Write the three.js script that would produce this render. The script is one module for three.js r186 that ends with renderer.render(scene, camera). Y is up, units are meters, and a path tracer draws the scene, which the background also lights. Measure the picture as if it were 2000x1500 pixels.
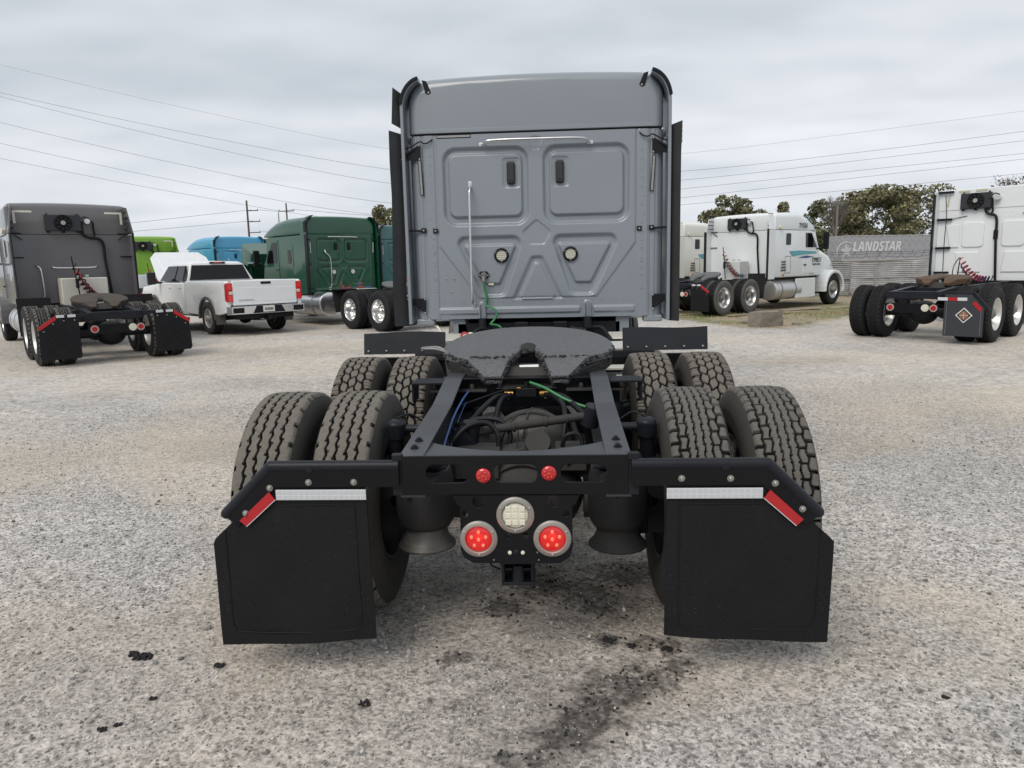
import * as THREE from 'three';
import { mergeGeometries, mergeVertices, toCreasedNormals } from 'three/addons/utils/BufferGeometryUtils.js';
import { RoundedBoxGeometry } from 'three/addons/geometries/RoundedBoxGeometry.js';
import { FontLoader } from 'three/addons/loaders/FontLoader.js';
import { TextGeometry } from 'three/addons/geometries/TextGeometry.js';

// ---------------------------------------------------------------- camera, sky, sun, exposure
const D2R = Math.PI / 180;
const scene = new THREE.Scene();
const camera = new THREE.PerspectiveCamera(55.35, 4 / 3, 0.05, 2000);
camera.rotation.order = 'YXZ';
camera.position.set(0.161, 1.582, 2.613);
camera.rotation.set(-9.29 * D2R, 3.54 * D2R, -1.34 * D2R);

const renderer = new THREE.WebGLRenderer({ antialias: true });
renderer.toneMapping = THREE.LinearToneMapping;
renderer.toneMappingExposure = 1.4;
renderer.shadowMap.enabled = true;
renderer.shadowMap.type = THREE.PCFSoftShadowMap;

const sun = new THREE.DirectionalLight(0xfff4e6, 1.5);
sun.position.set(-12, 27, 14);
sun.target.position.set(0, 0, -8);
sun.castShadow = true;
sun.shadow.radius = 66;
sun.shadow.mapSize.set(4096, 4096);
Object.assign(sun.shadow.camera, { left: -45, right: 45, top: 45, bottom: -45, near: 1, far: 120 });
scene.add(sun, sun.target);

// seeded noise
function rng(seed) { let a = seed >>> 0; return () => { a = (a + 0x6D2B79F5) >>> 0; let t = Math.imul(a ^ (a >>> 15), 1 | a); t = (t + Math.imul(t ^ (t >>> 7), 61 | t)) ^ t; return ((t ^ (t >>> 14)) >>> 0) / 4294967296; }; }
function hash2(x, y) { let h = Math.imul(x | 0, 374761393) + Math.imul(y | 0, 668265263); h = Math.imul(h ^ (h >>> 13), 1274126177); return ((h ^ (h >>> 16)) >>> 0) / 4294967296; }
function vnoise(x, y) { const xi = Math.floor(x), yi = Math.floor(y), fx = x - xi, fy = y - yi, u = fx * fx * (3 - 2 * fx), v = fy * fy * (3 - 2 * fy); const a = hash2(xi, yi), b = hash2(xi + 1, yi), c = hash2(xi, yi + 1), d = hash2(xi + 1, yi + 1); return a + (b - a) * u + (c - a) * v + (a - b - c + d) * u * v; }
function fbm(x, y, o = 4) { let s = 0, a = 0.5, n = 0; for (let i = 0; i < o; i++) { s += a * vnoise(x, y); n += a; x = x * 2.03 + 17.1; y = y * 2.03 + 5.7; a *= 0.5; } return s / n; }
const clamp = (v, a = 0, b = 1) => v < a ? a : v > b ? b : v;
const sst = (a, b, v) => { const t = clamp((v - a) / (b - a)); return t * t * (3 - 2 * t); };
const mix = (a, b, t) => a + (b - a) * t;

// overcast sky, layered cloud sheet
{
  const W = 1024, H = 512, d = new Float32Array(W * H * 4);
  for (let j = 0; j < H; j++) for (let i = 0; i < W; i++) {
    const el = ((j + 0.5) / H - 0.5) * Math.PI, az = ((i + 0.5) / W - 0.5) * 2 * Math.PI;
    const dx = Math.cos(el) * Math.cos(az), dy = Math.sin(el), dz = Math.cos(el) * Math.sin(az);
    const k = 1 / (Math.max(dy, 0) + 0.07);
    const px = dx * k, pz = dz * k;
    const n = fbm(px * 0.45 + 11 + 0.5 * fbm(px * 2, pz * 2, 3), pz * 0.9 + 4, 4);
    const n2 = fbm(px * 2.6 + 40, pz * 5 + 9, 4);
    let L = 0.535 + 0.30 * (n - 0.5) + 0.11 * (n2 - 0.5);
    const hz = Math.exp(-Math.max(dy, 0) / 0.07);
    L = mix(L, 0.575, 0.5 * hz);
    L = clamp(L, 0.43, 0.66);
    if (dy < 0) L *= 0.6;
    const b = clamp((0.58 - L) * 0.9, 0, 0.12);
    const o = (j * W + i) * 4;
    d[o] = L * (0.955 - b * 0.5); d[o + 1] = L * (1.0 - b * 0.2); d[o + 2] = L * (1.06 + b * 0.15); d[o + 3] = 1;
  }
  const t = new THREE.DataTexture(d, W, H, THREE.RGBAFormat, THREE.FloatType);
  t.mapping = THREE.EquirectangularReflectionMapping; t.magFilter = t.minFilter = THREE.LinearFilter; t.wrapS = THREE.RepeatWrapping; t.needsUpdate = true;
  scene.background = t; scene.environment = t;
}

// ---------------------------------------------------------------- helpers
const names = {};
const numbered = n => { const k = names[n] = (names[n] ?? -1) + 1; return k ? `${n}_${String(k).padStart(3, '0')}` : n; };
function shadows(o) { o.traverse(c => { if (c.isMesh) { c.castShadow = c.receiveShadow = true; } }); return o; }
function thing(name, label, category, pos = [0, 0, 0], turn = 0, group) {
  const o = new THREE.Group(); o.name = numbered(name); scene.add(o); o.position.set(...pos); o.rotation.y = turn;
  o.userData = { label, category }; if (group) o.userData.group = group; return o;
}
function grp(name, parent, pos = [0, 0, 0], label) { const o = new THREE.Group(); o.name = name; parent.add(o); o.position.set(...pos); if (label) o.userData.label = label; return o; }
const nrm = g => { g = g.index ? g.toNonIndexed() : g; for (const k of Object.keys(g.attributes)) if (!['position', 'normal', 'uv'].includes(k)) g.deleteAttribute(k); if (!g.attributes.normal) g.computeVertexNormals(); return g; };
// uv in metres by the dominant direction of each triangle
function uvBox(g) {
  const p = g.attributes.position, n = p.count, uv = new Float32Array(n * 2);
  const a = new THREE.Vector3(), b = new THREE.Vector3(), c = new THREE.Vector3();
  for (let i = 0; i < n; i += 3) {
    a.fromBufferAttribute(p, i); b.fromBufferAttribute(p, i + 1); c.fromBufferAttribute(p, i + 2);
    const nx = Math.abs((b.y - a.y) * (c.z - a.z) - (b.z - a.z) * (c.y - a.y)), ny = Math.abs((b.z - a.z) * (c.x - a.x) - (b.x - a.x) * (c.z - a.z)), nz = Math.abs((b.x - a.x) * (c.y - a.y) - (b.y - a.y) * (c.x - a.x));
    [a, b, c].forEach((v, k) => { const o = (i + k) * 2; if (nx >= ny && nx >= nz) { uv[o] = v.z; uv[o + 1] = v.y; } else if (ny >= nz) { uv[o] = v.x; uv[o + 1] = v.z; } else { uv[o] = v.x; uv[o + 1] = v.y; } });
  }
  g.setAttribute('uv', new THREE.BufferAttribute(uv, 2)); return g;
}
const V = (x, y, z) => new THREE.Vector3(x, y, z);
const UP = V(0, 1, 0);
class B {
  constructor() { this.g = []; }
  add(g, pos = [0, 0, 0], rot = [0, 0, 0], scl = [1, 1, 1]) { g = nrm(g.clone()); g.applyMatrix4(new THREE.Matrix4().compose(V(...pos), new THREE.Quaternion().setFromEuler(new THREE.Euler(...rot)), V(...scl))); this.g.push(g); return this; }
  box(x, y, z, w, h, d, rot = [0, 0, 0], r) { r = r ?? Math.min(0.006, Math.min(w, h, d) * 0.25); return this.add(new RoundedBoxGeometry(w, h, d, 1, r), [x, y, z], rot); }
  cyl(p, q, r0, r1 = r0, seg = 16, open = false) {
    const a = V(...p), b = V(...q), d = b.clone().sub(a), L = d.length(); const g = nrm(new THREE.CylinderGeometry(r1, r0, L, seg, 1, open));
    g.applyQuaternion(new THREE.Quaternion().setFromUnitVectors(UP, d.normalize())); g.translate((p[0] + q[0]) / 2, (p[1] + q[1]) / 2, (p[2] + q[2]) / 2); this.g.push(g); return this;
  }
  // rounded puck: bolt or lamp along an axis
  bolt(p, r, h, ax = [0, 0, 1], seg = 10) { const q = [p[0] + ax[0] * h, p[1] + ax[1] * h, p[2] + ax[2] * h]; const m = [p[0] + ax[0] * h * 0.6, p[1] + ax[1] * h * 0.6, p[2] + ax[2] * h * 0.6]; return this.cyl(p, m, r, r, seg).cyl(m, q, r, r * 0.6, seg); }
  tube(pts, r, seg = 24, rs = 8, closed = false, t = 0.5) { this.g.push(nrm(new THREE.TubeGeometry(new THREE.CatmullRomCurve3(pts.map(p => V(...p)), closed, 'catmullrom', t), seg, r, rs, closed))); return this; }
  // polygon in xy, extruded along +z from z0 by d
  ext(pts, z0, d, holes = [], bev = 0, rot = [0, 0, 0], pos = [0, 0, 0]) {
    const s = shp(pts); for (const h of holes) s.holes.push(shp(h));
    const g = new THREE.ExtrudeGeometry(s, { depth: d - 2 * bev, bevelEnabled: bev > 0, bevelThickness: bev, bevelSize: bev, bevelOffset: -bev, bevelSegments: 1, curveSegments: 10 }); g.translate(0, 0, z0 + bev); return this.add(g, pos, rot);
  }
  // 8 corner solid: bottom ring then top ring
  hex(a) { const f = [[0, 3, 2, 1], [4, 5, 6, 7], [0, 1, 5, 4], [1, 2, 6, 5], [2, 3, 7, 6], [3, 0, 4, 7]], p = []; for (const [i, j, k, l] of f) for (const q of [i, j, k, i, k, l]) p.push(...a[q]); const g = new THREE.BufferGeometry(); g.setAttribute('position', new THREE.Float32BufferAttribute(p, 3)); g.computeVertexNormals(); return this.add(g); }
  mesh(name, mat, parent, label) {
    let g = this.g.length > 1 ? mergeGeometries(this.g.map(x => { if (!x.attributes.uv) x.setAttribute('uv', new THREE.BufferAttribute(new Float32Array(x.attributes.position.count * 2), 2)); return x; })) : this.g[0];
    uvBox(g); const m = new THREE.Mesh(g, mat); m.name = name; if (label) m.userData.label = label; m.castShadow = m.receiveShadow = true; (parent ?? scene).add(m); return m;
  }
}
function bakeB(b) { return uvBox(b.g.length > 1 ? mergeGeometries(b.g.map(x => { if (!x.attributes.uv) x.setAttribute('uv', new THREE.BufferAttribute(new Float32Array(x.attributes.position.count * 2), 2)); return x; })) : b.g[0]); }
const shp = pts => pts instanceof THREE.Path ? pts : new THREE.Shape(pts.map(p => new THREE.Vector2(p[0], p[1])));
function rrShape(x0, y0, x1, y1, r) { const s = new THREE.Shape(); s.moveTo(x0 + r, y0); s.lineTo(x1 - r, y0); s.quadraticCurveTo(x1, y0, x1, y0 + r); s.lineTo(x1, y1 - r); s.quadraticCurveTo(x1, y1, x1 - r, y1); s.lineTo(x0 + r, y1); s.quadraticCurveTo(x0, y1, x0, y1 - r); s.lineTo(x0, y0 + r); s.quadraticCurveTo(x0, y0, x0 + r, y0); return s; }
function circ(x, y, r) { const s = new THREE.Shape(); s.absarc(x, y, r, 0, Math.PI * 2); return s; }
function mesh(name, g, mat, parent, label) { const m = new THREE.Mesh(g, mat); m.name = name; if (label) m.userData.label = label; m.castShadow = m.receiveShadow = true; (parent ?? scene).add(m); return m; }
// separate bolts that share one geometry
const boltG = {};
function bolts(name, mat, parent, list, r, h, ax = [0, 0, 1], seg = 8) { const key = [r, h, ax, seg].join(); const g = boltG[key] ??= bakeB(new B().bolt([0, 0, 0], r, h, ax, seg)); for (const p of list) mesh(name, g, mat, parent).position.set(...p); }
function struct(m) { m.userData.kind = 'structure'; return m; }
function lathe(pts, seg = 48) { return nrm(new THREE.LatheGeometry(pts.map(p => new THREE.Vector2(p[0], p[1])), seg)); }
// ring of a rounded rectangle (x,y), crowned top, constant count
function ring(w, y0, y1, rt, rb, crown = 0, n = 6) {
  const p = [], h = w / 2;
  const arc = (cx, cy, r, a0, a1) => { for (let i = 0; i <= n; i++) { const a = mix(a0, a1, i / n); p.push([cx + r * Math.cos(a), cy + r * Math.sin(a)]); } };
  arc(h - rb, y0 + rb, rb, -Math.PI / 2, 0); arc(h - rt, y1 - rt, rt, 0, Math.PI / 2);
  for (let i = 1; i < 8; i++) { p.push([mix(h - rt, -h + rt, i / 8), y1]); }
  arc(-h + rt, y1 - rt, rt, Math.PI / 2, Math.PI); arc(-h + rb, y0 + rb, rb, Math.PI, Math.PI * 1.5);
  if (crown) for (const q of p) { const t = clamp((q[1] - (y1 - 2 * rt)) / (2 * rt)); q[1] += crown * (1 - (q[0] / h) ** 2) * t; }
  return p;
}
// loft of rings: [{z, p:[[x,y],..]}], capped
function loft(rs, crease = 0.7) {
  const n = rs[0].p.length, pos = [], idx = [];
  for (const r of rs) for (const q of r.p) pos.push(q[0], q[1], r.z + (q[2] ?? 0));
  for (let k = 0; k < rs.length - 1; k++) for (let i = 0; i < n; i++) { const a = k * n + i, b = k * n + (i + 1) % n, c = a + n, d = b + n; idx.push(a, c, b, b, c, d); }
  for (const [k, f] of [[0, 1], [rs.length - 1, 0]]) { const tri = THREE.ShapeUtils.triangulateShape(rs[k].p.map(q => new THREE.Vector2(q[0], q[1])), []); for (const t of tri) f ? idx.push(k * n + t[0], k * n + t[1], k * n + t[2]) : idx.push(k * n + t[0], k * n + t[2], k * n + t[1]); }
  const g = new THREE.BufferGeometry(); g.setAttribute('position', new THREE.Float32BufferAttribute(pos, 3)); g.setIndex(idx); g.computeVertexNormals();
  return uvBox(nrm(toCreasedNormals(g, crease)));
}
// textures -------------------------------------------------------
function tex(n, fn, srgb, size) {
  const d = new Uint8Array(n * n * 4); for (let j = 0; j < n; j++) for (let i = 0; i < n; i++) { const c = fn(i / n, j / n, i, j), o = (j * n + i) * 4; if (typeof c === 'number') { d[o] = d[o + 1] = d[o + 2] = clamp(c) * 255; } else { d[o] = clamp(c[0]) * 255; d[o + 1] = clamp(c[1]) * 255; d[o + 2] = clamp(c[2]) * 255; } d[o + 3] = 255; }
  const t = new THREE.DataTexture(d, n, n); t.wrapS = t.wrapT = THREE.RepeatWrapping; t.magFilter = THREE.LinearFilter; t.minFilter = THREE.LinearMipmapLinearFilter; t.generateMipmaps = true; if (srgb) t.colorSpace = THREE.SRGBColorSpace; t.repeat.set(1 / size, 1 / size); t.needsUpdate = true; return t;
}
// tileable noise
function tn(u, v, f, seed = 0, o = 3) { let s = 0, a = 0.5, n = 0; for (let k = 0; k < o; k++) { const X = u * f, Y = v * f, xi = Math.floor(X), yi = Math.floor(Y), fx = X - xi, fy = Y - yi, uu = fx * fx * (3 - 2 * fx), vv = fy * fy * (3 - 2 * fy), h = (i, j) => hash2(((i % f) + f) % f + seed * 131 + k * 977, ((j % f) + f) % f + seed * 71); s += a * mix(mix(h(xi, yi), h(xi + 1, yi), uu), mix(h(xi, yi + 1), h(xi + 1, yi + 1), uu), vv); n += a; a *= 0.5; f *= 2; } return s / n; }
const s2l = v => v <= 0.04045 ? v / 12.92 : ((v + 0.055) / 1.055) ** 2.4, l2s = v => v <= 0.0031308 ? v * 12.92 : 1.055 * v ** (1 / 2.4) - 0.055;
// mottled map around a mean of 1 (multiplies the material colour); amount of variation a; light specks s; f cells per tile
function mottle(n, size, f, a, specks = 0, seed = 1, streak = 1) { const r = rng(seed + 99); return tex(n, (u, v) => { let k = 0.86 + a * (tn(u * 1, (v * 1) % 1, f, seed, 4) - 0.5) + a * 0.5 * (r() - 0.5); if (specks && r() < specks) k += 0.35 * r(); return l2s(clamp(k, 0, 1)); }, true, size); }
const paintT = mottle(512, 1.7, 5, 0.07, 0, 15), roughT = mottle(256, 0.7, 6, 0.5, 0, 3), fineT = mottle(512, 0.5, 48, 0.35, 0, 7), dustT = mottle(512, 1.1, 5, 0.55, 0.004, 11), specT = mottle(1024, 0.8, 7, 0.3, 0.0012, 21), bumpT = tex(512, (u, v) => 0.5 * tn(u, v, 64, 5, 2) + 0.5 * tn(u, v, 16, 6, 2), false, 0.35);
const flapT = (() => { const r = rng(404), n = 1024, sp = new Float32Array(n * n); for (let k = 0; k < 520; k++) { const cl = r() < 0.6, cx = cl ? n * (0.25 + 0.5 * r()) : n * r(), cy = cl ? n * (0.3 + 0.45 * r() * r()) : n * r(), R = 1 + 2.2 * r() ** 2, a = 0.35 + 0.65 * r(); for (let y = -4; y <= 4; y++) for (let x = -4; x <= 4; x++) { const d = Math.hypot(x, y); if (d <= R) { const o = ((cy + y + n) % n | 0) * n + ((cx + x + n) % n | 0); sp[o] = Math.max(sp[o], a); } } } return tex(n, (u, v, i, j) => { const q = tn(u, v, 6, 61, 4), f = tn(u, v, 90, 62, 2), sc = sst(0.62, 0.74, tn(u, v, 4, 63, 4)); return l2s(clamp(0.32 + 0.10 * (q - 0.5) + 0.1 * (f - 0.5) + 0.16 * sc * f + sp[j * n + i] * 0.9)); }, true, 0.9); })();
const lin = (r, g, b) => new THREE.Color().setRGB(r, g, b);
const std = (r, g, b, rough = 0.7, metal = 0, x = {}) => new THREE.MeshStandardMaterial({ color: lin(r, g, b), roughness: rough, metalness: metal, ...x });
const dull = (r, g, b, rough, x = {}) => new THREE.MeshPhysicalMaterial({ color: lin(r, g, b), roughness: rough, specularIntensity: 0.45, ...x });
const paint = (r, g, b, x = {}) => new THREE.MeshPhysicalMaterial({ color: lin(r, g, b), roughness: 0.45, metalness: 0, clearcoat: 0.7, clearcoatRoughness: 0.09, map: paintT, ...x });
const M = {
  black: dull(0.011, 0.012, 0.015, 0.45, { map: dustT }), blackGloss: dull(0.007, 0.0078, 0.0105, 0.3, { map: dustT }), frame: dull(0.016, 0.018, 0.024, 0.42, { map: dustT, bumpMap: bumpT, bumpScale: 0.0006 }),
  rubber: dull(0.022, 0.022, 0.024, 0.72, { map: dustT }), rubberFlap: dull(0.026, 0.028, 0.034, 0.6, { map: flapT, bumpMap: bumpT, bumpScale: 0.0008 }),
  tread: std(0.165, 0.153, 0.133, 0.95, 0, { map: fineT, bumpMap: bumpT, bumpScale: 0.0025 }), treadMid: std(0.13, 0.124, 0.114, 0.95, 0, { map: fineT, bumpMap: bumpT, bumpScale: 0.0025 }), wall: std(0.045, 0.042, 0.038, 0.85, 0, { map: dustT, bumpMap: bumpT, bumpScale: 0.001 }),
  steel: std(0.5, 0.5, 0.5, 0.35, 1, { map: dustT }), chrome: std(0.8, 0.8, 0.8, 0.12, 1), alu: std(0.74, 0.74, 0.75, 0.28, 1), zinc: std(0.42, 0.41, 0.39, 0.45, 0.9), greyMetal: std(0.28, 0.28, 0.28, 0.55, 0.4, { map: dustT }), dirtMetal: std(0.038, 0.037, 0.036, 0.75, 0.1, { map: dustT, bumpMap: bumpT, bumpScale: 0.001 }),
  glass: new THREE.MeshPhysicalMaterial({ color: lin(0.006, 0.0065, 0.007), roughness: 0.06, metalness: 0, ior: 1.4 }), pane: new THREE.MeshPhysicalMaterial({ color: lin(0.75, 0.8, 0.78), roughness: 0.02, transmission: 1, thickness: 0 }),
  redLens: new THREE.MeshPhysicalMaterial({ color: lin(0.5, 0.008, 0.01), roughness: 0.18, clearcoat: 1, clearcoatRoughness: 0.05 }), redLensDull: std(0.35, 0.015, 0.025, 0.3), whiteLens: std(0.62, 0.62, 0.52, 0.25), amber: std(0.6, 0.16, 0.03, 0.3), tapeWhite: std(0.58, 0.6, 0.63, 0.35), tapeRed: std(0.42, 0.015, 0.02, 0.3), cream: std(0.7, 0.69, 0.6, 0.5),
  white: paint(0.83, 0.875, 0.9), pickup: paint(0.9, 0.93, 0.95), plateText: std(0.05, 0.05, 0.06, 0.6), brass: std(0.45, 0.28, 0.08, 0.35, 0.9), greenHose: std(0.035, 0.2, 0.075, 0.4), blueHose: std(0.03, 0.08, 0.24, 0.4), redHose: std(0.4, 0.03, 0.04, 0.4), rust: std(0.115, 0.07, 0.046, 0.9, 0, { map: dustT, bumpMap: bumpT, bumpScale: 0.003 }),
  diamond: std(0.62, 0.6, 0.54, 0.45, 0.2, { bumpMap: tex(256, (u, v) => { const k = (Math.floor(u * 8) + Math.floor(v * 8)) & 1, a = (u * 8) % 1 - 0.5, b = (v * 8) % 1 - 0.5, s = k ? a + b : a - b, t = k ? a - b : a + b; return (Math.abs(s) < 0.12 && Math.abs(t) < 0.5) ? 1 : 0; }, false, 0.4), bumpScale: 0.003 }),
  concrete: std(0.34, 0.31, 0.26, 0.95, 0, { map: dustT, bumpMap: bumpT, bumpScale: 0.006 }), wood: std(0.13, 0.11, 0.09, 0.9, 0, { map: dustT }), wire: std(0.05, 0.05, 0.055, 0.7), galv: std(0.42, 0.43, 0.44, 0.5, 0.5, { map: dustT }),
};
const font = await new FontLoader().loadAsync('fonts/droid/droid_sans_bold.typeface.json');
function text(b, s, size, depth, pos, rot = [0, 0, 0], scl = [1, 1, 1], slant = 0) { const g = new TextGeometry(s, { font, size, depth, curveSegments: 3, bevelEnabled: false }); g.computeBoundingBox(); const c = g.boundingBox; g.translate(-(c.max.x + c.min.x) / 2, -(c.max.y + c.min.y) / 2, 0); if (slant) g.applyMatrix4(new THREE.Matrix4().set(1, slant, 0, 0, 0, 1, 0, 0, 0, 0, 1, 0, 0, 0, 0, 1)); b.add(g, pos, rot, scl); return b; }
// ---------------------------------------------------------------- wheels
const TR = 0.505, TW = 0.118;
const tri = v => { v = v - Math.floor(v); return v < 0.5 ? v * 4 - 1 : 3 - v * 4; };
const band = (d, w) => 1 - sst(w * 0.45, w * 0.75, Math.abs(d));
// depth 0..1 of the tread pattern at arc length s and width t; P is the circumference divided so the pattern closes
const PAT = {
  rib(s, t, L) { // worn zigzag rib tyre with short notches
    const n = Math.round(L / 0.054), q = s / L * n; let d = 0;
    [-0.066, -0.023, 0.023, 0.066].forEach((c, i) => {
      const g = c + 0.0042 * tri(q + i * 0.37); d = Math.max(d, band(t - g, 0.0072));
      const f = (q + i * 0.37 + 0.25) % 1, side = (Math.floor(q + i * 0.37 + 0.25) & 1) ? 1 : -1; if ((t - g) * side > -0.002 && (t - g) * side < 0.013) d = Math.max(d, 0.8 * band((f - 0.5) * 0.054, 0.007));
    });
    const e = (q / 2 + 0.2) % 1; if (Math.abs(t) > 0.103) d = Math.max(d, band((e - 0.5) * 0.108, 0.016));
    return d;
  },
  lug(s, t, L) { // hexagonal block drive tyre
    const n = Math.round(L / 0.078), q = s / L * n; let d = 0;
    [-0.067, -0.0225, 0.0225, 0.067].forEach((c, i) => { const g = c + 0.0055 * tri(q + (i & 1 ? 0.5 : 0)); d = Math.max(d, band(t - g, i === 0 || i === 3 ? 0.0098 : 0.0076)); });
    const a = Math.abs(t);
    if (a < 0.067) { const col = t < -0.0225 ? 0 : t > 0.0225 ? 2 : 1, u = (t - (col - 1) * 0.0448) / 0.0448; const f = (q + (col === 1 ? 0.5 : 0) + 0.10 * Math.sin(u * 5.5) * (col === 1 ? 1 : -1) + 100) % 1; d = Math.max(d, band((f - 0.5) * 0.078, 0.0078)); }
    else { const f = (q + (t > 0 ? 0.3 : 0.8)) % 1; d = Math.max(d, 0.7 * band((f - 0.5) * 0.078, 0.005)); if (a > 0.1) d = Math.max(d, band((f - 0.5) * 0.078, 0.012)); const f2 = (f * 4) % 1; d = Math.max(d, 0.35 * band((f2 - 0.5) * 0.02, 0.004)); }
    return d;
  },
  mixed(s, t, L) { // centre ribs with lugged shoulders
    const n = Math.round(L / 0.066), q = s / L * n, a = Math.abs(t), sgn = t > 0 ? 0.35 : 0; let d = 0;
    [[-0.082, 0.0068], [-0.049, 0.0058], [-0.0165, 0.0042], [0.0165, 0.0042], [0.049, 0.0058], [0.082, 0.0068]].forEach(([c, w], i) => { const g = c + (i > 1 && i < 4 ? 0.0035 : 0.0045) * tri(q + i * 0.23); d = Math.max(d, band(t - g, w)); });
    if (a > 0.052) { const f = (q + sgn + (a > 0.082 ? 0.0 : 0.5)) % 1; d = Math.max(d, band((f - 0.5) * 0.066, a > 0.082 ? 0.0115 : 0.0066)); }
    else { const f = (q * 2 + (t > 0 ? 0.3 : 0.7)) % 1, e = Math.min(Math.abs(a - 0.0165), Math.abs(a - 0.049)); if (e < 0.008) d = Math.max(d, 0.7 * band((f - 0.5) * 0.033, 0.005)); }
    return d;
  },
  far(s, t, L) { const n = Math.round(L / 0.09), q = s / L * n; let d = 0; for (const c of [-0.06, -0.02, 0.02, 0.06]) d = Math.max(d, band(t - c - 0.004 * tri(q), 0.014)); const f = (q + (Math.floor((t + 0.2) / 0.04) & 1) * 0.5) % 1; return Math.max(d, band((f - 0.5) * 0.09, 0.02)); },
  ribFar(s, t, L) { let d = 0; for (const c of [-0.064, -0.022, 0.022, 0.064]) d = Math.max(d, band(t - c, 0.015)); return d; },
};
function makeTread(pat, N, K, depth = 0.014, R = TR, hw = TW) {
  const pos = [], idx = [], dep = [], L = 2 * Math.PI * R;
  for (let i = 0; i < N; i++) for (let k = 0; k <= K; k++) {
    const t = mix(-hw, hw, k / K), a = i / N * 2 * Math.PI, at = Math.abs(t), sh = at > hw - 0.014 ? 0.016 * ((at - hw + 0.014) / 0.014) ** 2 : 0;
    const wob = 0.0016 * (vnoise(i * 0.06, k * 0.3) - 0.5) + 0.0012 * (vnoise(i * 0.9 + 50, k * 1.1) - 0.5);
    const pd = PAT[pat](i / N * L, t * 0.118 / hw, L); dep.push(pd); const r = R - 0.007 * (t / hw) ** 2 - sh - depth * pd + wob;
    pos.push(t, r * Math.cos(a), r * Math.sin(a));
  }
  for (let i = 0; i < N; i++) for (let k = 0; k < K; k++) { const a = i * (K + 1) + k, b = ((i + 1) % N) * (K + 1) + k; idx.push(a, a + 1, b, b, a + 1, b + 1); }
  const uv = []; for (let i = 0; i < N; i++) for (let k = 0; k <= K; k++) uv.push(mix(-hw, hw, k / K), i / N * L);
  const mk = ix => { const g = new THREE.BufferGeometry(); g.setAttribute('position', new THREE.Float32BufferAttribute(pos, 3)); g.setAttribute('uv', new THREE.Float32BufferAttribute(uv, 2)); g.setIndex(ix); return nrm(toCreasedNormals(g, 0.45)); };
  // worn dusty blocks; bare groove rubber, its dark colour also painting recess shade
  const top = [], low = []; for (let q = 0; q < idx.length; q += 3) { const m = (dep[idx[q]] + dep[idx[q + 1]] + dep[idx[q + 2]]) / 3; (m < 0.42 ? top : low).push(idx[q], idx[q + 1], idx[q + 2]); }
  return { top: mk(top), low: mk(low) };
}
const rotX = g => { g.rotateZ(-Math.PI / 2); return g; }; // lathe axis y -> x
function makeSide(R = TR, hw = TW, rim = 0.287, seg = 96) {
  const one = [[rim, hw - 0.012], [rim + 0.006, hw + 0.004], [rim + 0.03, hw + 0.012], [rim + 0.032, hw + 0.016], [rim + 0.06, hw + 0.021], [R - 0.11, hw + 0.023], [R - 0.107, hw + 0.026], [R - 0.075, hw + 0.022], [R - 0.05, hw + 0.014], [R - 0.03, hw + 0.004], [R - 0.019, hw - 0.002]];
  const inner = one.map(([r, y]) => [r, -y]).reverse();
  return mergeGeometries([rotX(lathe(one, seg)), rotX(lathe(inner, seg))].map(g => uvBox(g)));
}
// bright disc wheel, dished towards -y before rotation (outer dual). sgn: side that shows the dish
function makeRim(dish = 0.15, rim = 0.287, hw = TW, nuts = 10) {
  const b = new B(), f = hw - 0.004;
  b.g.push(rotX(lathe([[rim + 0.004, f + 0.008], [rim - 0.004, f + 0.012], [rim - 0.016, f + 0.004], [rim - 0.024, f - 0.03], [rim - 0.036, f - 0.05], [rim - 0.05, f - dish + 0.03], [rim - 0.062, f - dish + 0.006], [rim - 0.075, f - dish]], 56)));
  b.g.push(rotX(lathe([[rim - 0.03, f - dish], [rim - 0.03, -f], [rim, -f - 0.006]], 40)));
  const s = circ(0, 0, rim - 0.06), n = 10; for (let i = 0; i < n; i++) { const a = (i + 0.5) / n * 2 * Math.PI; s.holes.push(circ(0.19 * Math.cos(a), 0.19 * Math.sin(a), 0.022)); }
  const g = new THREE.ExtrudeGeometry(s, { depth: 0.014, bevelEnabled: false, curveSegments: 20 }); g.rotateY(Math.PI / 2); g.translate(f - dish - 0.012, 0, 0); b.add(g);
  return b;
}
function hubGeo(dish = 0.15, hw = TW, out = 0.02) {
  const b = new B(), f = hw - 0.004 - dish; b.g.push(rotX(lathe([[0.12, f], [0.112, f + 0.018], [0.095, f + 0.02], [0.09, f + 0.10], [0.075, f + 0.115], [0.05, f + 0.118], [0.046, f + 0.14], [0, f + 0.142]], 24)));
  for (let i = 0; i < 10; i++) { const a = i / 10 * 2 * Math.PI; b.cyl([f + 0.002, 0.142 * Math.cos(a), 0.142 * Math.sin(a)], [f + 0.04, 0.142 * Math.cos(a), 0.142 * Math.sin(a)], 0.017, 0.014, 6); }
  return b;
}
const geoms = {
  rib: makeTread('rib', 640, 84, 0.021), lug: makeTread('lug', 600, 76, 0.022), mixed: makeTread('mixed', 640, 84, 0.021), far: makeTread('far', 150, 28, 0.018), ribFar: makeTread('ribFar', 90, 24, 0.011),
  side: makeSide(), sideFar: makeSide(TR, TW, 0.287, 40),
};
const bake = b => { const g = b.g.length > 1 ? mergeGeometries(b.g.map(x => { if (!x.attributes.uv) x.setAttribute('uv', new THREE.BufferAttribute(new Float32Array(x.attributes.position.count * 2), 2)); return x; })) : b.g[0]; return uvBox(g); };
geoms.rim = bake(makeRim()); geoms.hub = bake(hubGeo()); geoms.rimSteer = bake(makeRim(0.035)); geoms.hubSteer = bake(hubGeo(0.035));
geoms.steelRim = bake(makeRim(0.16));
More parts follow.
